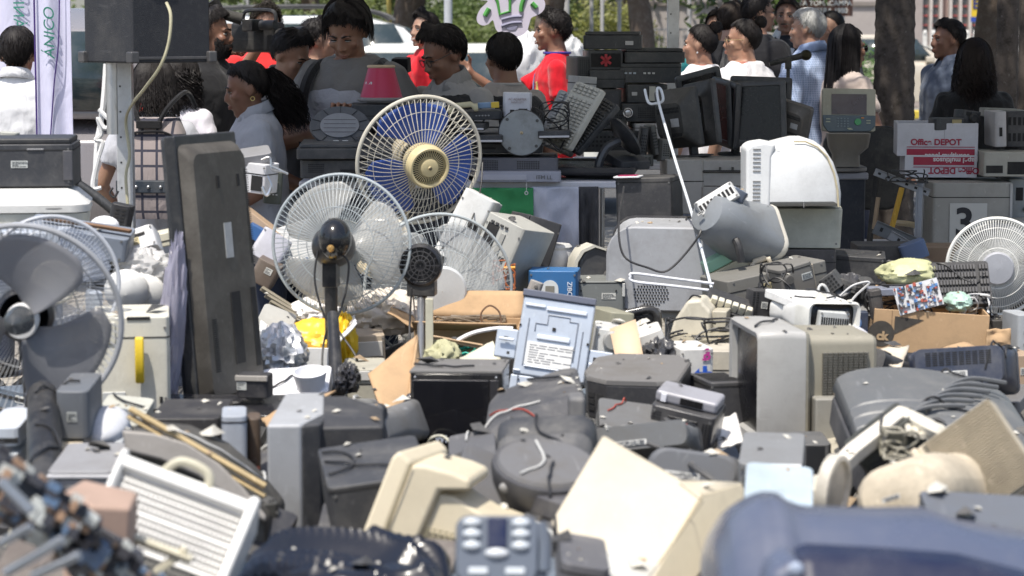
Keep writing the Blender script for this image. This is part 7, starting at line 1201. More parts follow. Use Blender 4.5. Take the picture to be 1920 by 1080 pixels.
for i in range(14): boxdev(['dark plastic cartridge', 'black angular adapter', 'small grey gearbox', 'black fan housing', 'grey slotted cover', 'dark cable reel', 'broken black bracket'][i % 7]+[' among the parts in the cardboard box', ' in the dark gap left of the cardboard box'][i//7], 'scrap part', 'scrap_part', (1660+rr.uniform(0, 160)) if i < 7 else 1560+rr.uniform(0, 70), (545+rr.uniform(-14, 20)) if i < 7 else 540+rr.uniform(-15, 80), 8.1, rr.uniform(20, 44), rr.uniform(14, 34), rr.uniform(.05, .1), (rr.uniform(-30, 30), rr.uniform(-40, 40), rr.uniform(-40, 40)), tuple([rr.uniform(.02, .07)]*3) if i % 3 else (.2, .2, .2), feats=(('grille', .1, .1, .9, .9, 4, 4),) if i % 2 else (('knob', .5, .5, .012), ('seam', .5)))
sack('black crumpled bag left of the cardboard box', 1592, 562, 8.2, 74, 96, .1, mat((.05, .05, .055), rough=.35), 66, rough=.4, fr=4); cable('white cable over the black crumpled bag', [(1575, 555, 7.95), (1600, 535, 7.95), (1630, 530, 7.95), (1600, 560, 7.95), (1580, 600, 7.9), (1584, 630, 7.9)], .004, pl((.5, .5, .5))); boxdev('folded blue carton behind the yellowish bag', 'box', 'blue_carton', 1712, 470, 9.3, 50, 34, .08, (0, -20, 0), (.08, .12, .22)); boxdev('black open crate behind the black sloping printer', 'crate', 'black_crate', 1660, 478, 9.4, 120, 44, .2, (0, 0, 0), (.03, .03, .032)); boxdev('brown carton behind the folded blue one', 'box', 'brown_carton', 1760, 476, 9.5, 90, 34, .2, (0, 0, 0), (.16, .11, .07))
for i, (px, py, w_, h_, dd, c_, lb) in enumerate(((1830, 610, 44, 90, 8.2, (.5, .5, .48), 'white coiled part under the white fan'), (1868, 640, 50, 90, 8.1, (.05, .045, .04), 'dark brown box under the white fan'), (1908, 640, 34, 110, 7.9, (.36, .38, .40), 'grey metal panel with two round knobs at the right edge'), (1900, 690, 60, 60, 7.6, (.40, .29, .2), 'brown carton corner at the right edge below the fan'))):
    boxdev(lb, 'part', 'fan_side_part', px, py, dd, w_, h_, .15, (0, 0, 5*i), c_, feats=(('grille', .1, .1, .5, .9, 1, 12),) if i == 0 else ((('knob', .5, .7, .01), ('knob', .5, .5, .01)) if i == 2 else ()))
# ---------------------------------------------------------------- front of the heap
DK = (.045, .046, .050); DG = (.085, .085, .088)
t = crt('dark blue monitor lying with vents up right of the silver television', 'monitor', 1802, 694, 7.0, 210, 90, .34, (12, 5, 168), (.03, .045, .08), (.028, .036, .062), tail=(.8, .8), vent='tb', rough=.35)
t = crt('black monitor back with a fine perforated corner between the televisions', 'monitor', 1650, 690, 7.0, 90, 60, .25, (20, -8, 150), DK, DK, tail=(.8, .8), vent='t')
# big grey ribbed TV
t = thing('ribbed_television', 'large grey television lying face down with long curved ribs', 'television', 1778, 836, 6.0, (8, 5, 0)); W_ = m_(360, 6.0); gy = mat((.115, .12, .125), rough=.4, dirt=.35, name='grey casing')
prf = lambda u: .10*math.sin(min(1, u*1.25)*PI*.5)-.03*u*u
q = MB()
def fn(u, v):
    x = (u-.5)*W_; e = math.sin(u*PI)**.35; return (x, -.20+.62*v, (.085*e*(math.sin(min(1, v*1.3+.05)*PI*.5)))-.02*u+.004*(math.sin(v*60) > .6)*(v < .55)*(u < .8))
q.grid(60, 120, fn); q.build('rear_casing', gy, t, ang=20, solid=.004); q = MB(); q.loft([rrect(W_*1.02, .62, .05, z, 4, 0, .12, 'z') for z in (-.09, -.01)]); q.build('front_frame', pl((.05, .05, .055)), t, bev=.01); q = MB(); q.ball((-W_*.40, -.16, .02), (.06, .05, .025)); q.build('dark_recess', hole_m, t)
for k in range(6): q = MB(); q.curve([(-W_*.42+.03*k, -.19+.05*k, .02+.010*k), (-W_*.30+.03*k, -.05+.05*k, .062+.005*k), (-W_*.12+.03*k, .05+.05*k, .080+.003*k), (W_*.1+.03*k, .10+.05*k, .078)], .006, 8, 6); q.build('rib', gy, t)
# beige grille
t = thing('air_conditioner_grille', 'big beige ribbed air-conditioner grille tilted on its corner', 'grille', 1832, 868, 4.75, (-26, -38, -14)); W_, H_ = m_(170, 4.75), m_(190, 4.75); bg_ = mat((.48, .42, .32), rough=.6, dirt=.45, scale=5, name='dusty beige')
q = MB(); q.b2((-W_/2, .0, -H_/2), (W_/2, .05, H_/2)); q.build('frame', bg_, t, bev=.008); q = MB()
for i in range(30): z = -H_*.46+H_*.92*i/29; q.box(.012, -.004, z, W_*.86, .012, H_*.013)
q.build('louvres', bg_, t, bev=.001); q = MB(); q.b2((-W_*.42, -.0012, -H_*.47), (W_*.46, .0, H_*.47)); q.build('recess', pl((.16, .14, .10)), t); q = MB(); q.b2((-W_*.56, -.008, -H_*.5), (-W_*.48, .05, H_*.5)); q.build('side_rail', pl((.60, .52, .40)), t, bev=.004)
t = crt('dusty beige monitor shell lying on its side below the ribbed grille', 'monitor', 1722, 930, 4.7, 230, 150, .30, (14, 22, 158), (.56, .50, .40), (.54, .47, .36), bowl=1, tail=(.35, .3), bd=.04, vent='', rad=.05, rough=.55, dirt=.5)
t = thing('round_plate', 'worn white round plate standing on edge left of the dusty beige shell', 'plate', 1562, 918, 4.75, (4, 4, 62)); r_ = m_(66, 4.75); q = MB(); q.lathe([(r_, .012), (r_*1.02, 0), (r_, -.012), (r_*.86, -.014), (r_*.82, -.004), (.001, -.004)], 48, 'y', cap=False); q.build('rim_plate', mat((.62, .58, .50), rough=.5, dirt=.5), t)
# broken cream frame
q = MB(); q.tube([P(1520, 930, 4.9), P(1600, 850, 5.0), P(1696, 775, 5.1)], [.022, .024, .022], 4); o = tag(q.build('broken_housing', pl((.68, .64, .56)), bev=.004), 'broken cream plastic frame bar in front of the ribbed television', 'frame'); q = MB(); q.curve([P(1690, 776, 5.1), P(1720, 790, 5.05), P(1748, 805, 5.0), P(1765, 812, 5.0)], .018, 6, 6); [q.tube([P(1700+12*i, 790+3*i, 5.08), P(1706+12*i, 812+3*i, 5.0)], .007, 6) for i in range(4)]; q.build('torn_corner', pl((.70, .66, .56)), o)
boxdev('dark greenish appliance interior behind the broken cream frame', 'appliance', 'open_appliance', 1670, 840, 5.15, 130, 90, .2, (0, -38, 0), (.04, .042, .035), feats=(('knob', .6, .6, .014), ('knob', .8, .4, .01), ('slot', .1, .2, .4, .7), ('buttons', .5, .2, 4, .02, (.2, .18, .1)))); tangle('thin grey wires inside the open appliance', 1690, 830, 5.0, 70, 50, 8, pl((.3, .28, .22)), 71, .003, dep=.04); boxdev('short cream stub left of the white round plate', 'part', 'cream_stub', 1530, 925, 4.9, 50, 40, .1, (0, -35, 0), (.64, .60, .48))
# navy foreground monitor
t = thing('blue_monitor', 'big out-of-focus blue monitor casing in the lower right corner', 'monitor', 1640, 1062, 3.3, (0, 0, 0)); bl = mat((.085, .10, .150), rough=.25, dirt=.15, bump=0, name='blue gloss plastic'); nv = mat((.014, .018, .045), rough=.2, dirt=.1, bump=0, name='navy gloss')
q = MB(); sec = [(-.215, .0, .35), (-.185, .055, .35), (-.14, .082, .40), (-.115, .075, .42), (-.095, .058, .44), (.0, .055, .44), (.09, .056, .44), (.14, .038, .42), (.24, .02, .4), (.33, -.03, .4)]
q.loft([[(x, -.12, -.25), (x, -.10, zt-.10), (x, -.02, zt-.03), (x, .05, zt), (x, .16, zt-.005), (x, .3, zt-.04), (x, .34, -.25)] for x, zt, _ in sec]); q.build('upper_casing', bl, t, bev=.02, seg=4, ang=60)
q = MB(); q.loft([[(x, -.16, -.30), (x, -.15, zt-.105), (x, -.10, zt-.06), (x, -.05, zt-.05), (x, -.05, -.3)] for x, zt in ((-.13, .075), (-.11, .098), (.0, .092), (.1, .084), (.2, .058), (.33, .012))]); q.build('front_shell', nv, t, bev=.02, seg=4)
q = MB(); q.loft([[(x, y, -.3), (x, y-.004, z)] for x, y, z in ()]) if 0 else q.loft([[(-.215, -.15, -.3), (-.13, -.15, -.3), (-.13, -.05, -.3), (-.2, -.05, -.3)], [(-.165, -.14, .02), (-.115, -.14, .045), (-.12, -.05, .05), (-.16, -.05, .03)]]); q.build('left_corner', bl, t, bev=.02, seg=4); q = MB(); q.ball((-.125, -.15, .03), (.010, .006, .010)); q.build('button', pl((.3, .35, .45)), t)
boxdev('dark slotted deck on the right behind the blue monitor', 'deck', 'slotted_deck', 1850, 1000, 4.2, 220, 60, .25, (10, 3, 0), (.12, .13, .15), feats=(('slot', .4, .75, .98, .88), ('seam', .9)))
boxdev('pale blue box top behind the left corner of the blue monitor', 'box', 'pale_blue_box', 1458, 950, 4.4, 128, 60, .25, (14, 4, -6), (.42, .50, .56), feats=(('seam', .7),))
# beige monitors
t = crt('beige monitor tilted with its flat underside to the camera, lower right of centre', 'monitor', 1216, 964, 4.55, 300, 232, .20, (-20, 31, 8), BEIGE, BEIGE, bd=.1, vent='', tail=(.9, .9), screen=False, buttons=False, rad=.008) if 0 else None
def slabbox(label, corners, d, dep, m, name, cat, bev=.006, tilt=0):
    """convex casing whose camera-side face has the given outline"""
    c0 = P(sum(p[0] for p in corners)/len(corners), sum(p[1] for p in corners)/len(corners), d); t = thing(name, label, cat, loc=c0); k = math.tan(R(tilt))
    f = []; b = []
    for x, y in corners: p = P(x, y, d)-c0; p.y += p.z*k; f.append(tuple(p)); b.append((p.x*.94+dep[1], p.y+dep[0], p.z*.94+dep[2]))
    q = MB(); q.loft([f, b]); q.build('casing', m, t, bev=bev, seg=3); return t, f, b
bgm = mat((.60, .53, .39), rough=.5, dirt=.18, scale=3, name='beige plastic'); bgm2 = mat((.52, .465, .36), rough=.5, dirt=.18, scale=3, name='beige plastic')
t, f_, b_ = slabbox('beige monitor tipped on its corner with a broad flat side facing the camera', [(1032, 980), (1135, 834), (1272, 905), (1322, 935), (1160, 1150), (1110, 1100)], 4.5, (.22, .03, -.09), bgm2, 'beige_monitor', 'monitor', .006, 38)
q = MB(); q.loft([[tuple(P(*p)-t.location) for p in l] for l in (((1318, 928, 4.52), (1390, 905, 4.75), (1404, 938, 4.7), (1255, 1160, 4.3), (1180, 1150, 4.3)), ((1330, 935, 4.62), (1386, 915, 4.9), (1398, 945, 4.9), (1262, 1160, 4.6), (1200, 1150, 4.6)))]); q.build('front_bezel', bgm, t, bev=.006); q = MB(); q.add([tuple(P(*p)-t.location) for p in ((1275, 905, 4.6), (1345, 905, 4.9), (1392, 908, 4.8), (1320, 930, 4.55))], [(0, 1, 2, 3)]); q.build('top_ledge', bgm2, t, solid=.008)
q = MB(); q.tube([tuple(P(*p)-t.location+V((0, -.002, 0))) for p in ((1274, 906, 4.45), (1318, 940, 4.42), (1175, 1140, 4.1))], .0015, 5); q.build('seam', pl((.3, .26, .18)), t)
# left beige monitor: front bezel, collar and casing, all tipped to the right
t, f_, b_ = slabbox('beige monitor tipped to the right with vents low on its side', [(653, 1060), (732, 858), (748, 846), (771, 869), (696, 1062)], 4.75, (.17, .075, -.0), bgm, 'beige_monitor', 'monitor', .012, 6)
def piece(t, nm, pts, d, off, m, bev=.008, k=.96):
    f = [P(x, y, d)-t.location for x, y in pts]; c = sum(f, V())/len(f); q = MB(); q.loft([[tuple(p) for p in f], [tuple(c+(p-c)*k+V(off)) for p in f]]); return q.build(nm, m, t, bev=bev, seg=3)
piece(t, 'collar', [(697, 1062), (772, 870), (800, 872), (850, 886), (882, 900), (880, 922), (822, 922), (762, 1062)], 4.752, (.04, .15, 0), bgm, .01)
piece(t, 'rear_casing', [(762, 1062), (822, 924), (850, 930), (905, 966), (1000, 1000), (1010, 1120), (760, 1120)], 4.77, (.03, .13, 0), bgm, .008)
q = MB(); a, b, c_, e = [P(*p)-t.location for p in ((800, 985, 4.765), (930, 1018, 4.765), (915, 1068, 4.765), (775, 1040, 4.765))]
for i in range(12):
    for j in range(8): p = a.lerp(b, (i+.5)/12).lerp(e.lerp(c_, (i+.5)/12), (j+.5)/8); q.box(p.x, p.y-.002, p.z, .008, .004, .0026)
q.build('vent_slots', pl((.28, .25, .16)), t); q = MB(); q.tube([tuple(P(*p)-t.location) for p in ((771, 869, 4.745), (734, 965, 4.745), (697, 1060, 4.745))], .0022, 5); q.build('seam', pl((.30, .26, .17)), t)
# black/grey CRTs in the centre
crt('dark grey television seen from behind with a bulging dusty back, centre of the heap', 'television', 1020, 925, 5.15, 190, 160, .33, (-26, 4, 172), DK, DG, tail=(.55, .6), bowl=0, vent='', mid=.6, rad=.035, dirt=.4)
t = thing('grey_television', 'charcoal television with an oval dusty top and tapering sides', 'television', 1020, 905, 5.0, (16, 3, 6)); q = MB()
ov = lambda kx, ky, z, dx=0: [(dx+kx*m_(102, 5)*math.cos(i*PI/16), .12*ky*math.sin(i*PI/16), z) for i in range(32)]
q.loft([ov(.35, .35, -.20, .02), ov(.62, .7, -.10, .01), ov(.95, 1, .0), ov(1, 1.05, .03), ov(.98, 1.03, .042)]); q.build('rear_casing', pl((.06, .06, .065), rough=.5), t, ang=25); q = MB(); q.loft([ov(.90, .92, .0425), ov(.86, .88, .05)]); q.build('dusty_top', mat((.13, .13, .135), rough=.7, dirt=.5, scale=8), t, ang=20); q = MB(); q.ball((-m_(80, 5), -.07, .02), (.013, .01, .012)); q.build('screw_recess', pl((.3, .3, .3)), t); q = MB(); q.b2((.07, -.10, .04), (.11, -.05, .062)); q.build('latch', pl(DK), t, bev=.003)
t, f_, b_ = slabbox('long dark wedge-shaped television casing with a dusty sloping top', [(905, 815), (930, 790), (1060, 752), (1098, 748), (1100, 800), (920, 850)], 5.7, (.35, .0, .02), mat((.06, .06, .065), rough=.6, dirt=.45, scale=8), 'wedge_television', 'television', .01, 55)
q = MB(); q.b2(P(1066, 745, 5.6)-t.location, P(1098, 810, 5.6)-t.location+V((0, .1, 0))); q.build('ridge', mat((.11, .11, .115), rough=.6, dirt=.4), t, bev=.012, seg=3)
crt('grey television lying face down with a broad dusty back, behind the radio', 'television', 1200, 830, 6.0, 230, 60, .40, (14, 7, 176), DK, (.13, .135, .14), tail=(.85, .8), vent='t', dirt=.45)
t = crt('grey curved television with a bright ridged shoulder right of the beige corner', 'television', 1310, 890, 5.3, 200, 84, .36, (14, -6, 170), DK, (.115, .12, .13), tail=(.75, .7), bowl=1, vent='', rad=.05, dirt=.3); boxdev('black monitor with a pale grey frame right of the curved television', 'monitor', 'framed_monitor', 1448, 880, 5.2, 118, 84, .25, (6, 0, -8), (.20, .205, .21), feats=(('panel', .08, .05, .80, .72, (.045, .045, .048), 'dark_screen'), ('panel', .5, .9, .98, 1.0, (.6, .6, .6), 'bright_strip')))
cable('dark cable running over the curved television', [(1215, 832, 5.6), (1262, 850, 5.5), (1300, 875, 5.1), (1345, 905, 5.0), (1365, 915, 4.95)], .006, mat((.06, .06, .06), rough=.4))
crt('grey-topped television behind the silver tall one', 'television', 630, 800, 5.9, 170, 90, .38, (10, 2, 178), DK, (.15, .15, .15), tail=(.8, .8), vent='', dirt=.4); crt('pale dusty television back, topmost of the group left of the microwave', 'television', 625, 775, 6.3, 150, 60, .3, (10, 0, 176), (.2, .2, .2), (.22, .22, .21), tail=(.75, .75), vent='', dirt=.35, bowl=1); crt('sloping grey television back touching the cardboard flap', 'television', 712, 808, 6.2, 130, 80, .35, (6, 20, 170), (.14, .14, .14), (.17, .17, .17), tail=(.8, .8), vent='', dirt=.4)
t = crt('tall silver-framed television standing on its side with a black body', 'television', 612, 884, 5.45, 190, 258, .34, (4, 0, 0), (.30, .32, .35), DK, bd=.07, tail=(.75, .7), c=(.04, .1, m_(129, 5.45))) if 0 else None
t = thing('silver_television', 'tall silver-framed television turned left with a black body', 'television', 600, 890, 5.45, (3, 0, 4)); k = m_(1, 5.45); z0, z1 = -125*k, 100*k
q = MB(); q.loft([[(-98*k, -.02, z), (-34*k, -.02, z), (8*k, .10, z), (8*k, .34, z), (-70*k, .34, z)] for z in (z0, z1)]); q.build('silver_frame', mat((.36, .37, .385), rough=.4, dirt=.25, scale=4), t, bev=.008, seg=3); q = MB(); q.loft([[(-34*k, -.019, z), (2*k, .0, z), (24*k, .14, z), (20*k, .3, z), (-10*k, .3, z)] for z in (z0, z1-.003)]); q.build('black_edge', pl(DK, rough=.4), t, bev=.006); q = MB(); q.loft([[(x*k, y, z) for x, y in ((0, .02), (120, .03), (122, .22), (60, .34), (0, .34))] for z in (z0, z1-15*k)]+[[(x*k, y, z1-2*k) for x, y in ((4, .05), (90, .07), (92, .2), (50, .3), (4, .3))]]); q.build('black_body', pl((.04, .04, .043)), t, bev=.006)
t = boxdev('black ventilated television leaning against the beige monitor', 'television', 'black_television', 708, 935, 5.1, 190, 150, .3, (6, -7, 8), (.045, .046, .05), feats=(('grille', .08, .1, .6, .42, 2, 14), ('seam', .94)), dirt=.3)
for i, (px, py, w_, h_, dd, rt, c_, lb) in enumerate(((455, 1000, 90, 150, 5.2, (0, 0, 20), (.05, .05, .045), 'dark block between the curved grey television and the silver one'), (890, 868, 90, 60, 5.6, (8, -10, 0), (.10, .10, .105), 'dusty grey panel between the wedge casing and the beige foot'), (905, 930, 130, 80, 5.2, (16, 24, 0), (.12, .12, .125), 'grey sloping panel behind the beige monitor vents'), (1010, 1060, 150, 80, 4.6, (10, 0, 10), (.05, .05, .052), 'dark casing under the oval-topped television'), (1090, 1060, 90, 60, 4.2, (0, 10, 0), (.10, .10, .11), 'grey sheet of plastic at the bottom beside the telephone'), (1030, 985, 60, 120, 4.9, (0, 0, 30), (.06, .06, .07), 'dark narrow casing left of the tipped beige monitor'), (1180, 800, 120, 40, 6.3, (10, 8, 0), (.14, .14, .14), 'dusty grey shelf under the black rounded television'), (985, 790, 60, 30, 6.4, (0, -10, 0), (.7, .68, .64), 'small crumple of white plastic behind the wedge casing'), (1480, 1040, 130, 60, 4.3, (0, 0, 0), (.10, .11, .13), 'dark casing under the pale blue box'))):
    boxdev(lb, 'casing', 'plastic_casing', px, py, dd, w_, h_, .25, rt, c_, feats=(('seam', .7),), dirt=.35)
# left foreground
t, f_, b_ = slabbox('dark grey television with a pale curved shoulder lying across the left', [(232, 812), (300, 818), (380, 855), (440, 905), (500, 975), (500, 1060), (240, 1000)], 5.0, (.30, .02, -.02), mat((.045, .042, .036), rough=.5, dirt=.3), 'curved_television', 'television', .01, 4)
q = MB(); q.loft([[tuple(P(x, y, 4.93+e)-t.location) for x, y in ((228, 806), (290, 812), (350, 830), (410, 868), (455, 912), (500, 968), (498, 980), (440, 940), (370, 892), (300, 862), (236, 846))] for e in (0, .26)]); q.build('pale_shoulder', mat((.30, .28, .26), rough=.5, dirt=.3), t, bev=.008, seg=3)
for i, (a, b) in enumerate((((243, 766), (498, 912)), ((240, 780), (498, 930)))): rail(('upper', 'lower')[i]+' of the two parallel wooden sticks on the curved television', a, b, 4.95, 9-2*i, .02, mat((.50, .38, .20), rough=.6, dirt=.25, scale=12), 'stick', 'wooden_stick', 0)
boxdev('silver upright panel under the foot of the flat television', 'panel', 'silver_box', 440, 830, 5.6, 46, 120, .15, (0, 0, 6), (.36, .39, .44), feats=(('seam', .9),)); boxdev('dark brown circuit panel right of the silver upright one', 'circuit panel', 'circuit_unit', 476, 838, 5.7, 26, 120, .1, (0, 0, 6), (.09, .06, .04), feats=(('knob', .5, .35, .006), ('panel', .5, .1, .9, .25, (.5, .08, .03), 'red_part'))); boxdev('dark open cabinet between the cream printer and the silver panel', 'cabinet', 'dark_cabinet', 360, 820, 5.8, 130, 110, .3, (0, 0, 0), (.03, .028, .028)); sheet4('bent brown cardboard strip behind the grey televisions', ((490, 785, 6.4), (560, 750, 6.4), (630, 735, 6.4), (500, 800, 6.2)), card_m, 'cardboard', 'cardboard_strip')
boxdev('cream slotted base under the cream printer', 'base', 'slotted_unit', 230, 788, 5.9, 90, 44, .25, (6, 6, 0), (.50, .50, .44), feats=(('grille', .5, .1, .98, .9, 1, 9),)); t = thing('white_dome', 'grey-white rounded hood lying left of the curved television', 'hood', 190, 812, 5.5, (10, 0, 0)); q = MB(); q.ball((0, .05, 0), (m_(46, 5.5), .1, .035), 28, 14); q.build('shell', pl((.56, .57, .60)), t); q = MB(); q.b2((.0, -.03, -.08), (m_(44, 5.5), .1, -.01)); q.build('lower_part', pl((.36, .38, .40)), t, bev=.005)
boxdev('grey casing left of the curved television below the hood', 'casing', 'grey_casing', 170, 900, 5.1, 120, 90, .25, (4, 0, 0), (.26, .26, .27), feats=(('seam', .85), ('panel', 0, .86, 1, .93, (.5, .5, .52), 'pale_ledge'))); boxdev('cream block with a worn bright end near the fan pole', 'casing', 'cream_block', 132, 838, 5.4, 44, 14, .1, (0, 0, 0), (.66, .56, .40))
for i, (px, py, w_, h_, c_, lb) in enumerate(((22, 800, 60, 36, (.50, .54, .60), 'blue-grey shelf edge at the left, upper one'), (20, 846, 60, 30, (.42, .46, .50), 'blue-grey shelf edge at the left, lower one'), (150, 760, 60, 90, (.13, .14, .155), 'blue-grey case behind the black fan pole'))): boxdev(lb, 'shelf', 'shelf', px, py, 5.5, w_, h_, .2, (4, 0, 0), c_, feats=(('slot', .05, .2, .95, .45),) if i < 2 else ())
q = MB(); q.cone(P(80, 740, 5.5), P(88, 960, 4.9), .035, .042, 14); tag(q.build('black_column', mat((.018, .018, .02), rough=.4), bev=.004), 'thick black column under the dark-bladed fan', 'column')
# white basket
t = thing('white_basket', 'white plastic basket of fine mesh tilted at the lower left', 'basket', 320, 985, 4.0, (-34, 20, -4)); W_, H_ = m_(270, 4.0), m_(190, 4.0); wb = pl((.78, .77, .74), rough=.4, dirt=.15)
q = MB(); q.b2((-W_/2, -.02, H_*.36), (W_/2, .12, H_*.5)); q.b2((W_*.44, -.02, -H_*.5), (W_*.52, .14, H_*.56)); q.b2((-W_*.52, -.02, -H_*.5), (-W_*.46, .14, H_*.56)); q.build('rim', wb, t, bev=.008)
q = MB()
for i in range(27): q.box(-W_*.45+W_*.89*i/26, 0, -.0*H_, .0026, .004, H_*.74)
for j in range(11): q.box(0, 0, -H_*.36+H_*.72*j/10, W_*.9, .005, .0028 if j % 5 else .006)
q.build('mesh_wall', wb, t); q = MB(); q.curve([(-W_*.2, -.01, H_*.45), (-W_*.1, -.02, H_*.62), (W_*.1, -.02, H_*.60), (W_*.16, -.01, H_*.42)], .008, 8, 8); q.build('handle', pl((.50, .47, .36)), t); q = MB(); q.b2((-W_*.45, .10, -H_*.5), (W_*.45, .11, H_*.4)); q.build('inside_wall', pl((.30, .29, .27)), t)
for i, (a, b) in enumerate((((230, 1000), (360, 1050)), ((350, 1030), (270, 1090)), ((180, 1010), (250, 1040)))): rail(('cream bar crossing the basket towards the right', 'cream bar crossing the basket downwards', 'short cream bar at the left inside the basket')[i], a, b, 3.85, 14, .02, pl((.56, .52, .40)), 'bar', 'cream_bar', 0)
t = thing('paper_sack', 'pinkish brown paper sack with red print at the lower left', 'paper sack', 185, 1010, 3.75, (0, 6, 0)); pk = mat((.40, .28, .22), rough=.85, dirt=.2, name='kraft paper'); q = MB(); k = m_(1, 3.75)
q.loft([[(x*k, y, z*k) for x, y in ((-62, 0), (0, -.03), (58, 0), (50, .12), (-50, .12))] for z in (-90, -40, 0)]+[[((x+(-10))*k*1.05, y, 68*k+z_*k) for x, y, z_ in ((-62, 0, 14), (0, -.03, 0), (62, 0, -4), (54, .12, -2), (-50, .12, 12))]]); q.build('sack', pk, t, bev=.006); q = MB(); q.box(30*k, -.022, -10*k, 24*k, .002, 12*k); q.box(28*k, -.022, -50*k, 28*k, .002, 22*k); q.build('red_print', mat((.35, .04, .03), rough=.7, dirt=.2), t)
# circuit bundles
rr = random.Random(31)
for i in range(7):
    px, py = 10+34*i*.8, 900+24*i; t = thing('circuit_assembly', ('topmost', 'second', 'third', 'middle', 'fifth', 'sixth', 'lowest')[i]+' of the blurred black circuit assemblies in the lower left corner', 'circuit board', px, py, 3.35+.04*i, (rr.uniform(-10, 10), 38+rr.uniform(-8, 8), 10), group='circuit assemblies piled in the corner')
    q = MB(); q.box(0, .02, 0, .24, .03, .05); q.build('frame', pl((.03, .035, .05)), t, bev=.002)
    for cc_, nm, n_ in (((.04, .04, .05), 'black_parts', 26), ((.10, .16, .26), 'blue_parts', 12), ((.5, .52, .5), 'metal_parts', 14), ((.35, .22, .14), 'copper_parts', 14)):
        q = MB(); [q.box(rr.uniform(-.12, .12), -.008+rr.uniform(-.01, .01), rr.uniform(-.03, .03), rr.uniform(.006, .024), .03, rr.uniform(.006, .02)) for _ in range(n_)]; q.build(nm, pl(cc_, rough=.3), t)
for i, (a, b) in enumerate((((0, 900), (60, 960)), ((10, 1075), (120, 1010)), ((0, 1020), (60, 985)), ((60, 1080), (150, 1040)))): rail(('short steel rod at the top of the circuit assemblies', 'steel rod lying over the circuit assemblies', 'steel rod left of the circuit assemblies', 'steel rod lowest on the circuit assemblies')[i], a, b, 3.22, 16, .02, mat((.35, .38, .42), rough=.3, metal=.6), 'rod', 'steel_rod', 0)
def film(label, px0, px1, py, d, dep, sd, amp=.038):
    x0, x1 = P(px0, py, d).x, P(px1, py, d).x; z0 = P(px0, py, d).z; q = MB()
    def fn(u, v):
        x = x0+(x1-x0)*u; y = d-.15+dep*v; p = V((x*3+1.6*noise.noise(V((x*4, y*3, sd))), y*9+x*4, sd)); e = math.sin(u*PI)**.18
        h = amp*(1-2*abs(noise.noise(p)))+amp*.5*(1-2*abs(noise.noise(p*2.1)))+amp*.2*noise.noise(p*5)
        return (x, y, z0+(h-.03*v-.10*(1-v)**2-.12*(1-e)))
    q.grid(150, 70, fn); o = q.build('black_sheeting', mat((.010, .012, .020), rough=.20, dirt=.03, bump=0, name='black film'), ang=60, solid=.002); return tag(o, label, 'plastic sheet')
film('mass of shiny crumpled black plastic sheeting at the bottom', 400, 835, 1110, 3.95, .5, 3)
# desk telephone
t = thing('desk_telephone', 'blue-grey desk telephone with a small screen and oval buttons', 'telephone', 932, 1030, 3.6, (-20, 0, -2)); W_, H_ = m_(158, 3.6), m_(130, 3.6); pg = mat((.11, .13, .165), rough=.35, dirt=.1, name='blue-grey plastic')
q = MB(); q.loft([rrect(W_*k, H_*k, .02, y, 5) for y, k in ((.05, 1), (.008, 1), (0, .95))]); q.loft([rrect(W_*1.05, .05, .02, y, 5, .01, -H_*.45) for y in (.01, .06)]); q.build('body', pg, t, bev=.003); q = MB(); q.b2((-W_*.115, -.004, H_*.02), (W_*.115, .004, H_*.46)); q.build('screen', mat((.01, .015, .05), rough=.1, bump=0), t, bev=.002)
for x in (-.30, .28):
    for z in (.38, .22, .05): q = MB(); q.ball((x*W_, -.003, z*H_), (.014, .006, .0075), 20, 10); q.build('button', pl((.50, .54, .58), rough=.25), t)
q = MB(); q.ball((0, -.003, -H_*.06), (.018, .006, .008), 20, 10); q.build('main_button', pl((.55, .58, .62), rough=.25), t); q = MB(); q.box(-W_*.22, -.002, -H_*.32, .03, .006, .012); q.box(W_*.22, -.002, -H_*.32, .03, .006, .012); q.build('keys', pl((.5, .54, .58)), t, bev=.003); q = MB(); q.curve([(W_*.5, .01, H_*.4), (W_*.56, .01, H_*.1), (W_*.56, .01, -H_*.3)], .010, 6, 8); q.build('side_grip', pg, t)
# generic discarded casings that fill the gaps: each a real appliance with its own look
rr = random.Random(77); cn = [('black', (.035, .035, .04)), ('charcoal', (.06, .06, .065)), ('grey', (.14, .14, .145)), ('cream', (.45, .41, .32)), ('off-white', (.55, .55, .52)), ('brown-grey', (.12, .10, .085)), ('blue-grey', (.12, .15, .19))]
kd = [('disc drive', 'disc_drive', (('slot', .1, .55, .9, .7), ('buttons', .7, .3, 2, .02))), ('power supply', 'power_supply', (('grille', .1, .15, .6, .85, 10, 8), ('ports', 3, .5))), ('modem', 'modem', (('buttons', .1, .5, 6, .016, (.3, .4, .3)), ('seam', .6))), ('set-top box', 'settop_box', (('slot', .05, .3, .5, .6), ('knob', .8, .5, .012))), ('speaker', 'speaker', (('grille', .1, .08, .9, .92, 14, 12),)), ('toaster', 'toaster', (('slot', .1, .8, .9, .9), ('knob', .8, .3, .012)))]
pts = []
for yy, d_, n_ in ((640, 8.0, 12), (720, 7.2, 12), (800, 6.4, 12), (880, 5.6, 11), (960, 4.9, 10), (1050, 4.25, 9)):
    for i in range(n_): pts.append((20+(i+.5)*1900/n_+rr.uniform(-50, 50), yy+38+rr.uniform(-12, 14), d_+.15))
beside = ['under the long open box', 'near the silver pole', 'near the microwave', 'below the metal plate', 'under the radio', 'under the silver television', 'below the cardboard box', 'near the ribbed television', 'below the cream printer', 'under the curved television', 'beside the wooden sticks']
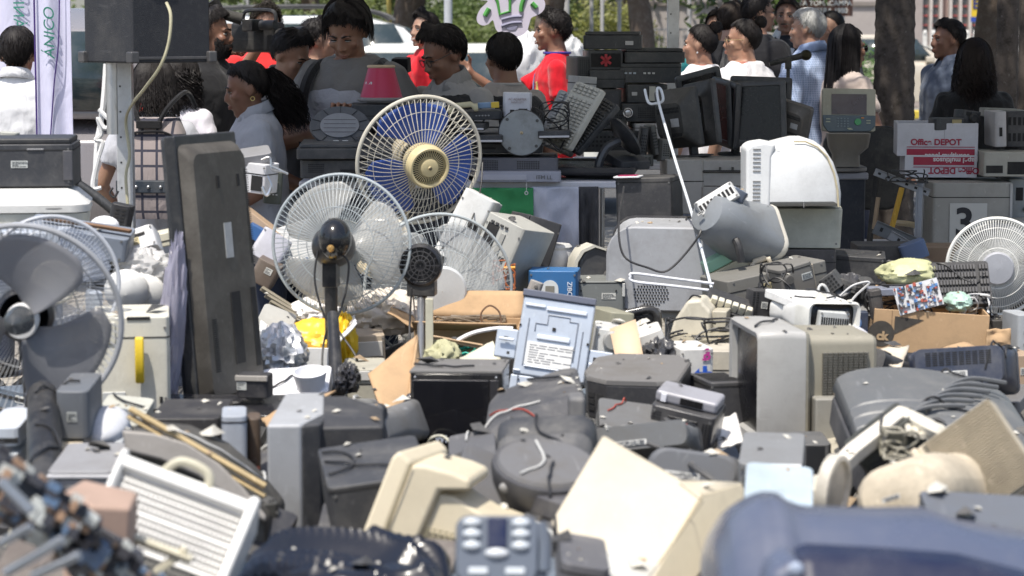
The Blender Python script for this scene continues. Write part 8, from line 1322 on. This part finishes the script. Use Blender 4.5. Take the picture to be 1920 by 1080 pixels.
for i, (px, py, d_) in enumerate(pts):
    cnm, cc_ = cn[rr.choice((0, 0, 1, 1, 2, 2, 3, 4, 5, 6))]; kn, nm, ft = kd[i % 6]
    zone = ('at the far left', 'left of the fan poles', 'under the fan poles', 'below the centre', 'right of the centre', 'on the right side', 'at the far right')[min(6, int(px/275))]; row = {8.0: 'in the back row', 7.2: 'behind the microwave row', 6.4: 'in the row of the radio', 5.6: 'in the row of the wooden sticks', 4.9: 'in the row of the beige monitors', 4.25: 'in the front row'}[round(d_-.15, 2)]
    boxdev('half-buried %s %s %s, %s' % (cnm, kn, zone, row), kn, nm, px, py, d_, rr.uniform(90, 150)*5.5/d_, rr.uniform(30, 60)*5.5/d_, rr.uniform(.15, .3), (rr.uniform(-12, 22), rr.uniform(-22, 22), rr.uniform(-40, 40)), cc_, feats=ft, dirt=.4)

bpy.context.view_layer.update()
fans = {o['label'][:12]: o for o in col.objects if o.name.startswith('electric_fan')}
big = [o for o in col.objects if o.get('label', '').startswith('large fan seen')][0]; clr = [o for o in col.objects if o.get('label', '').startswith('fan with transparent')][0]; dkf = [o for o in col.objects if o.get('label', '').startswith('dark-bladed fan')][0]; wf = [o for o in col.objects if o.get('label', '').startswith('white-caged fan')][0]
for nm, par in (('fan_hub_cap', dkf), ('black_column', dkf), ('motor_cover', big), ('fan_pole', big), ('silver_pole', clr), ('round_motor', clr)):
    attach(bpy.data.objects[nm], par)
# ---------------------------------------------------------------- loose wires and crumbs lying on whatever is below them
C.view_layer.update(); dg = C.evaluated_depsgraph_get(); rr = random.Random(99); LX = lambda y: y*.225
def drop(x, y):
    ok, p, n, _, ob, _ = C.scene.ray_cast(dg, V((x, y, 1.62-.02*max(0, 8-y))), V((0, 0, -1)), distance=1.6)
    return (p, n) if ok and ob.name.split('.')[0] not in ('cage_rim', 'front_grille', 'rear_grille', 'blade') else (None, None)
def wires(name, label, n, m, r, sd):
    rw = random.Random(sd); q = MB()
    for _ in range(n):
        y = rw.uniform(4.5, 9.1); x = rw.uniform(-LX(y), LX(y)); a = rw.uniform(0, 6.3); k = rw.uniform(-.5, .5); pts = []; L_ = rw.choice((10, 16, 26)); last = None
        for j in range(L_):
            p, nn = drop(x, y)
            if p is None or p.z > 1.12 or (last is not None and abs(p.z-last) > .16): break
            last = p.z; pts.append(p+V((0, 0, r*1.2+.004*rw.random()))); a += k*.5+rw.uniform(-.35, .35); x += math.cos(a)*.028; y += math.sin(a)*.028
            if y > 9.1: break
        if len(pts) > 4: q.curve(pts, r, 3, 5)
    tag(q.build(name, m), label, 'wires', kind='stuff')
wires('loose_wires', 'thin black wires lying loose over the whole heap', 110, cable_m, .0032, 1); wires('loose_pale_wires', 'thin pale grey and white wires lying loose over the heap', 45, pl((.5, .5, .48)), .0030, 2); wires('loose_coloured_wires', 'few thin reddish wires lying loose over the heap', 14, mat((.35, .05, .03), bump=0), .0022, 3)
for nm, c_, n, sd, lb in (('dark_crumbs', (.05, .05, .052), 700, 5, 'dark plastic crumbs and screws scattered over the heap'), ('pale_crumbs', (.55, .53, .47), 520, 6, 'pale plastic chips scattered over the heap'), ('tan_crumbs', (.36, .26, .16), 200, 7, 'bits of torn cardboard scattered over the heap')):
    rw = random.Random(sd); q = MB()
    for _ in range(n):
        y = rw.uniform(3.9, 9.2); x = rw.uniform(-LX(y), LX(y)); p, nn = drop(x, y)
        if p is None or nn.z < .8 or p.z > 1.1: continue
        s = rw.uniform(.003, .012) if rw.random() < .85 else rw.uniform(.015, .035); M = Matrix.Translation(p+V((0, 0, s*.25))) @ Euler((rw.uniform(-.4, .4), rw.uniform(-.4, .4), rw.uniform(0, 6))).to_matrix().to_4x4()
        q.add([(-s, -s*.5, 0), (s*rw.uniform(.5, 1), -s*.6, 0), (s, s*rw.uniform(.2, .8), s*.2), (-s*.6, s*.7, 0), (-s*.3, 0, s*.5)], [(0, 1, 2, 3), (0, 1, 4), (1, 2, 4), (2, 3, 4), (3, 0, 4)], M)
    tag(q.build(nm, mat(c_, rough=.7, dirt=.4)), lb, 'debris', kind='stuff')
# ---------------------------------------------------------------- light, camera
sc = C.scene
SUN_EL, SUN_AZ = R(66), R(-28)        # azimuth measured from the camera's back (-y) towards -x
sdir = V((math.sin(SUN_AZ)*math.cos(SUN_EL), -math.cos(SUN_AZ)*math.cos(SUN_EL), math.sin(SUN_EL)))
w = bpy.data.worlds.new("World"); sc.world = w; w.use_nodes = True; nt = w.node_tree
sk = nt.nodes.new('ShaderNodeTexSky'); sk.sky_type = 'NISHITA'; sk.sun_disc = False; sk.sun_elevation = SUN_EL; sk.sun_rotation = math.atan2(sdir.x, sdir.y); sk.dust_density = 2.5; sk.air_density = 1.
bg = nt.nodes['Background']; bg.inputs[1].default_value = .15; nt.links.new(sk.outputs[0], bg.inputs[0])
l = bpy.data.lights.new('sun', 'SUN'); l.energy = 4.3; l.angle = R(.6); l.color = (1, .945, .85); lo = bpy.data.objects.new('sun', l); col.objects.link(lo); lo.rotation_euler = sdir.to_track_quat('Z', 'Y').to_euler()
cam = bpy.data.cameras.new('camera'); co = bpy.data.objects.new('camera', cam); col.objects.link(co); co.location = (0, 0, CZ); co.rotation_euler = (R(90)-PITCH, 0, 0)
cam.lens = 85; cam.sensor_width = 36; cam.clip_end = 500; cam.dof.use_dof = True; cam.dof.focus_distance = 10.2; cam.dof.aperture_fstop = 5.4; cam.dof.aperture_blades = 9; sc.camera = co
sc.view_settings.view_transform = 'Standard'; sc.view_settings.look = 'None'; sc.view_settings.exposure = .36; sc.view_settings.gamma = 1
sc.cycles.max_bounces = 6; sc.cycles.diffuse_bounces = 3; sc.cycles.glossy_bounces = 3; sc.cycles.transparent_max_bounces = 24; sc.cycles.transmission_bounces = 4
sc.cycles.sample_clamp_indirect = 6; sc.cycles.use_denoising = True
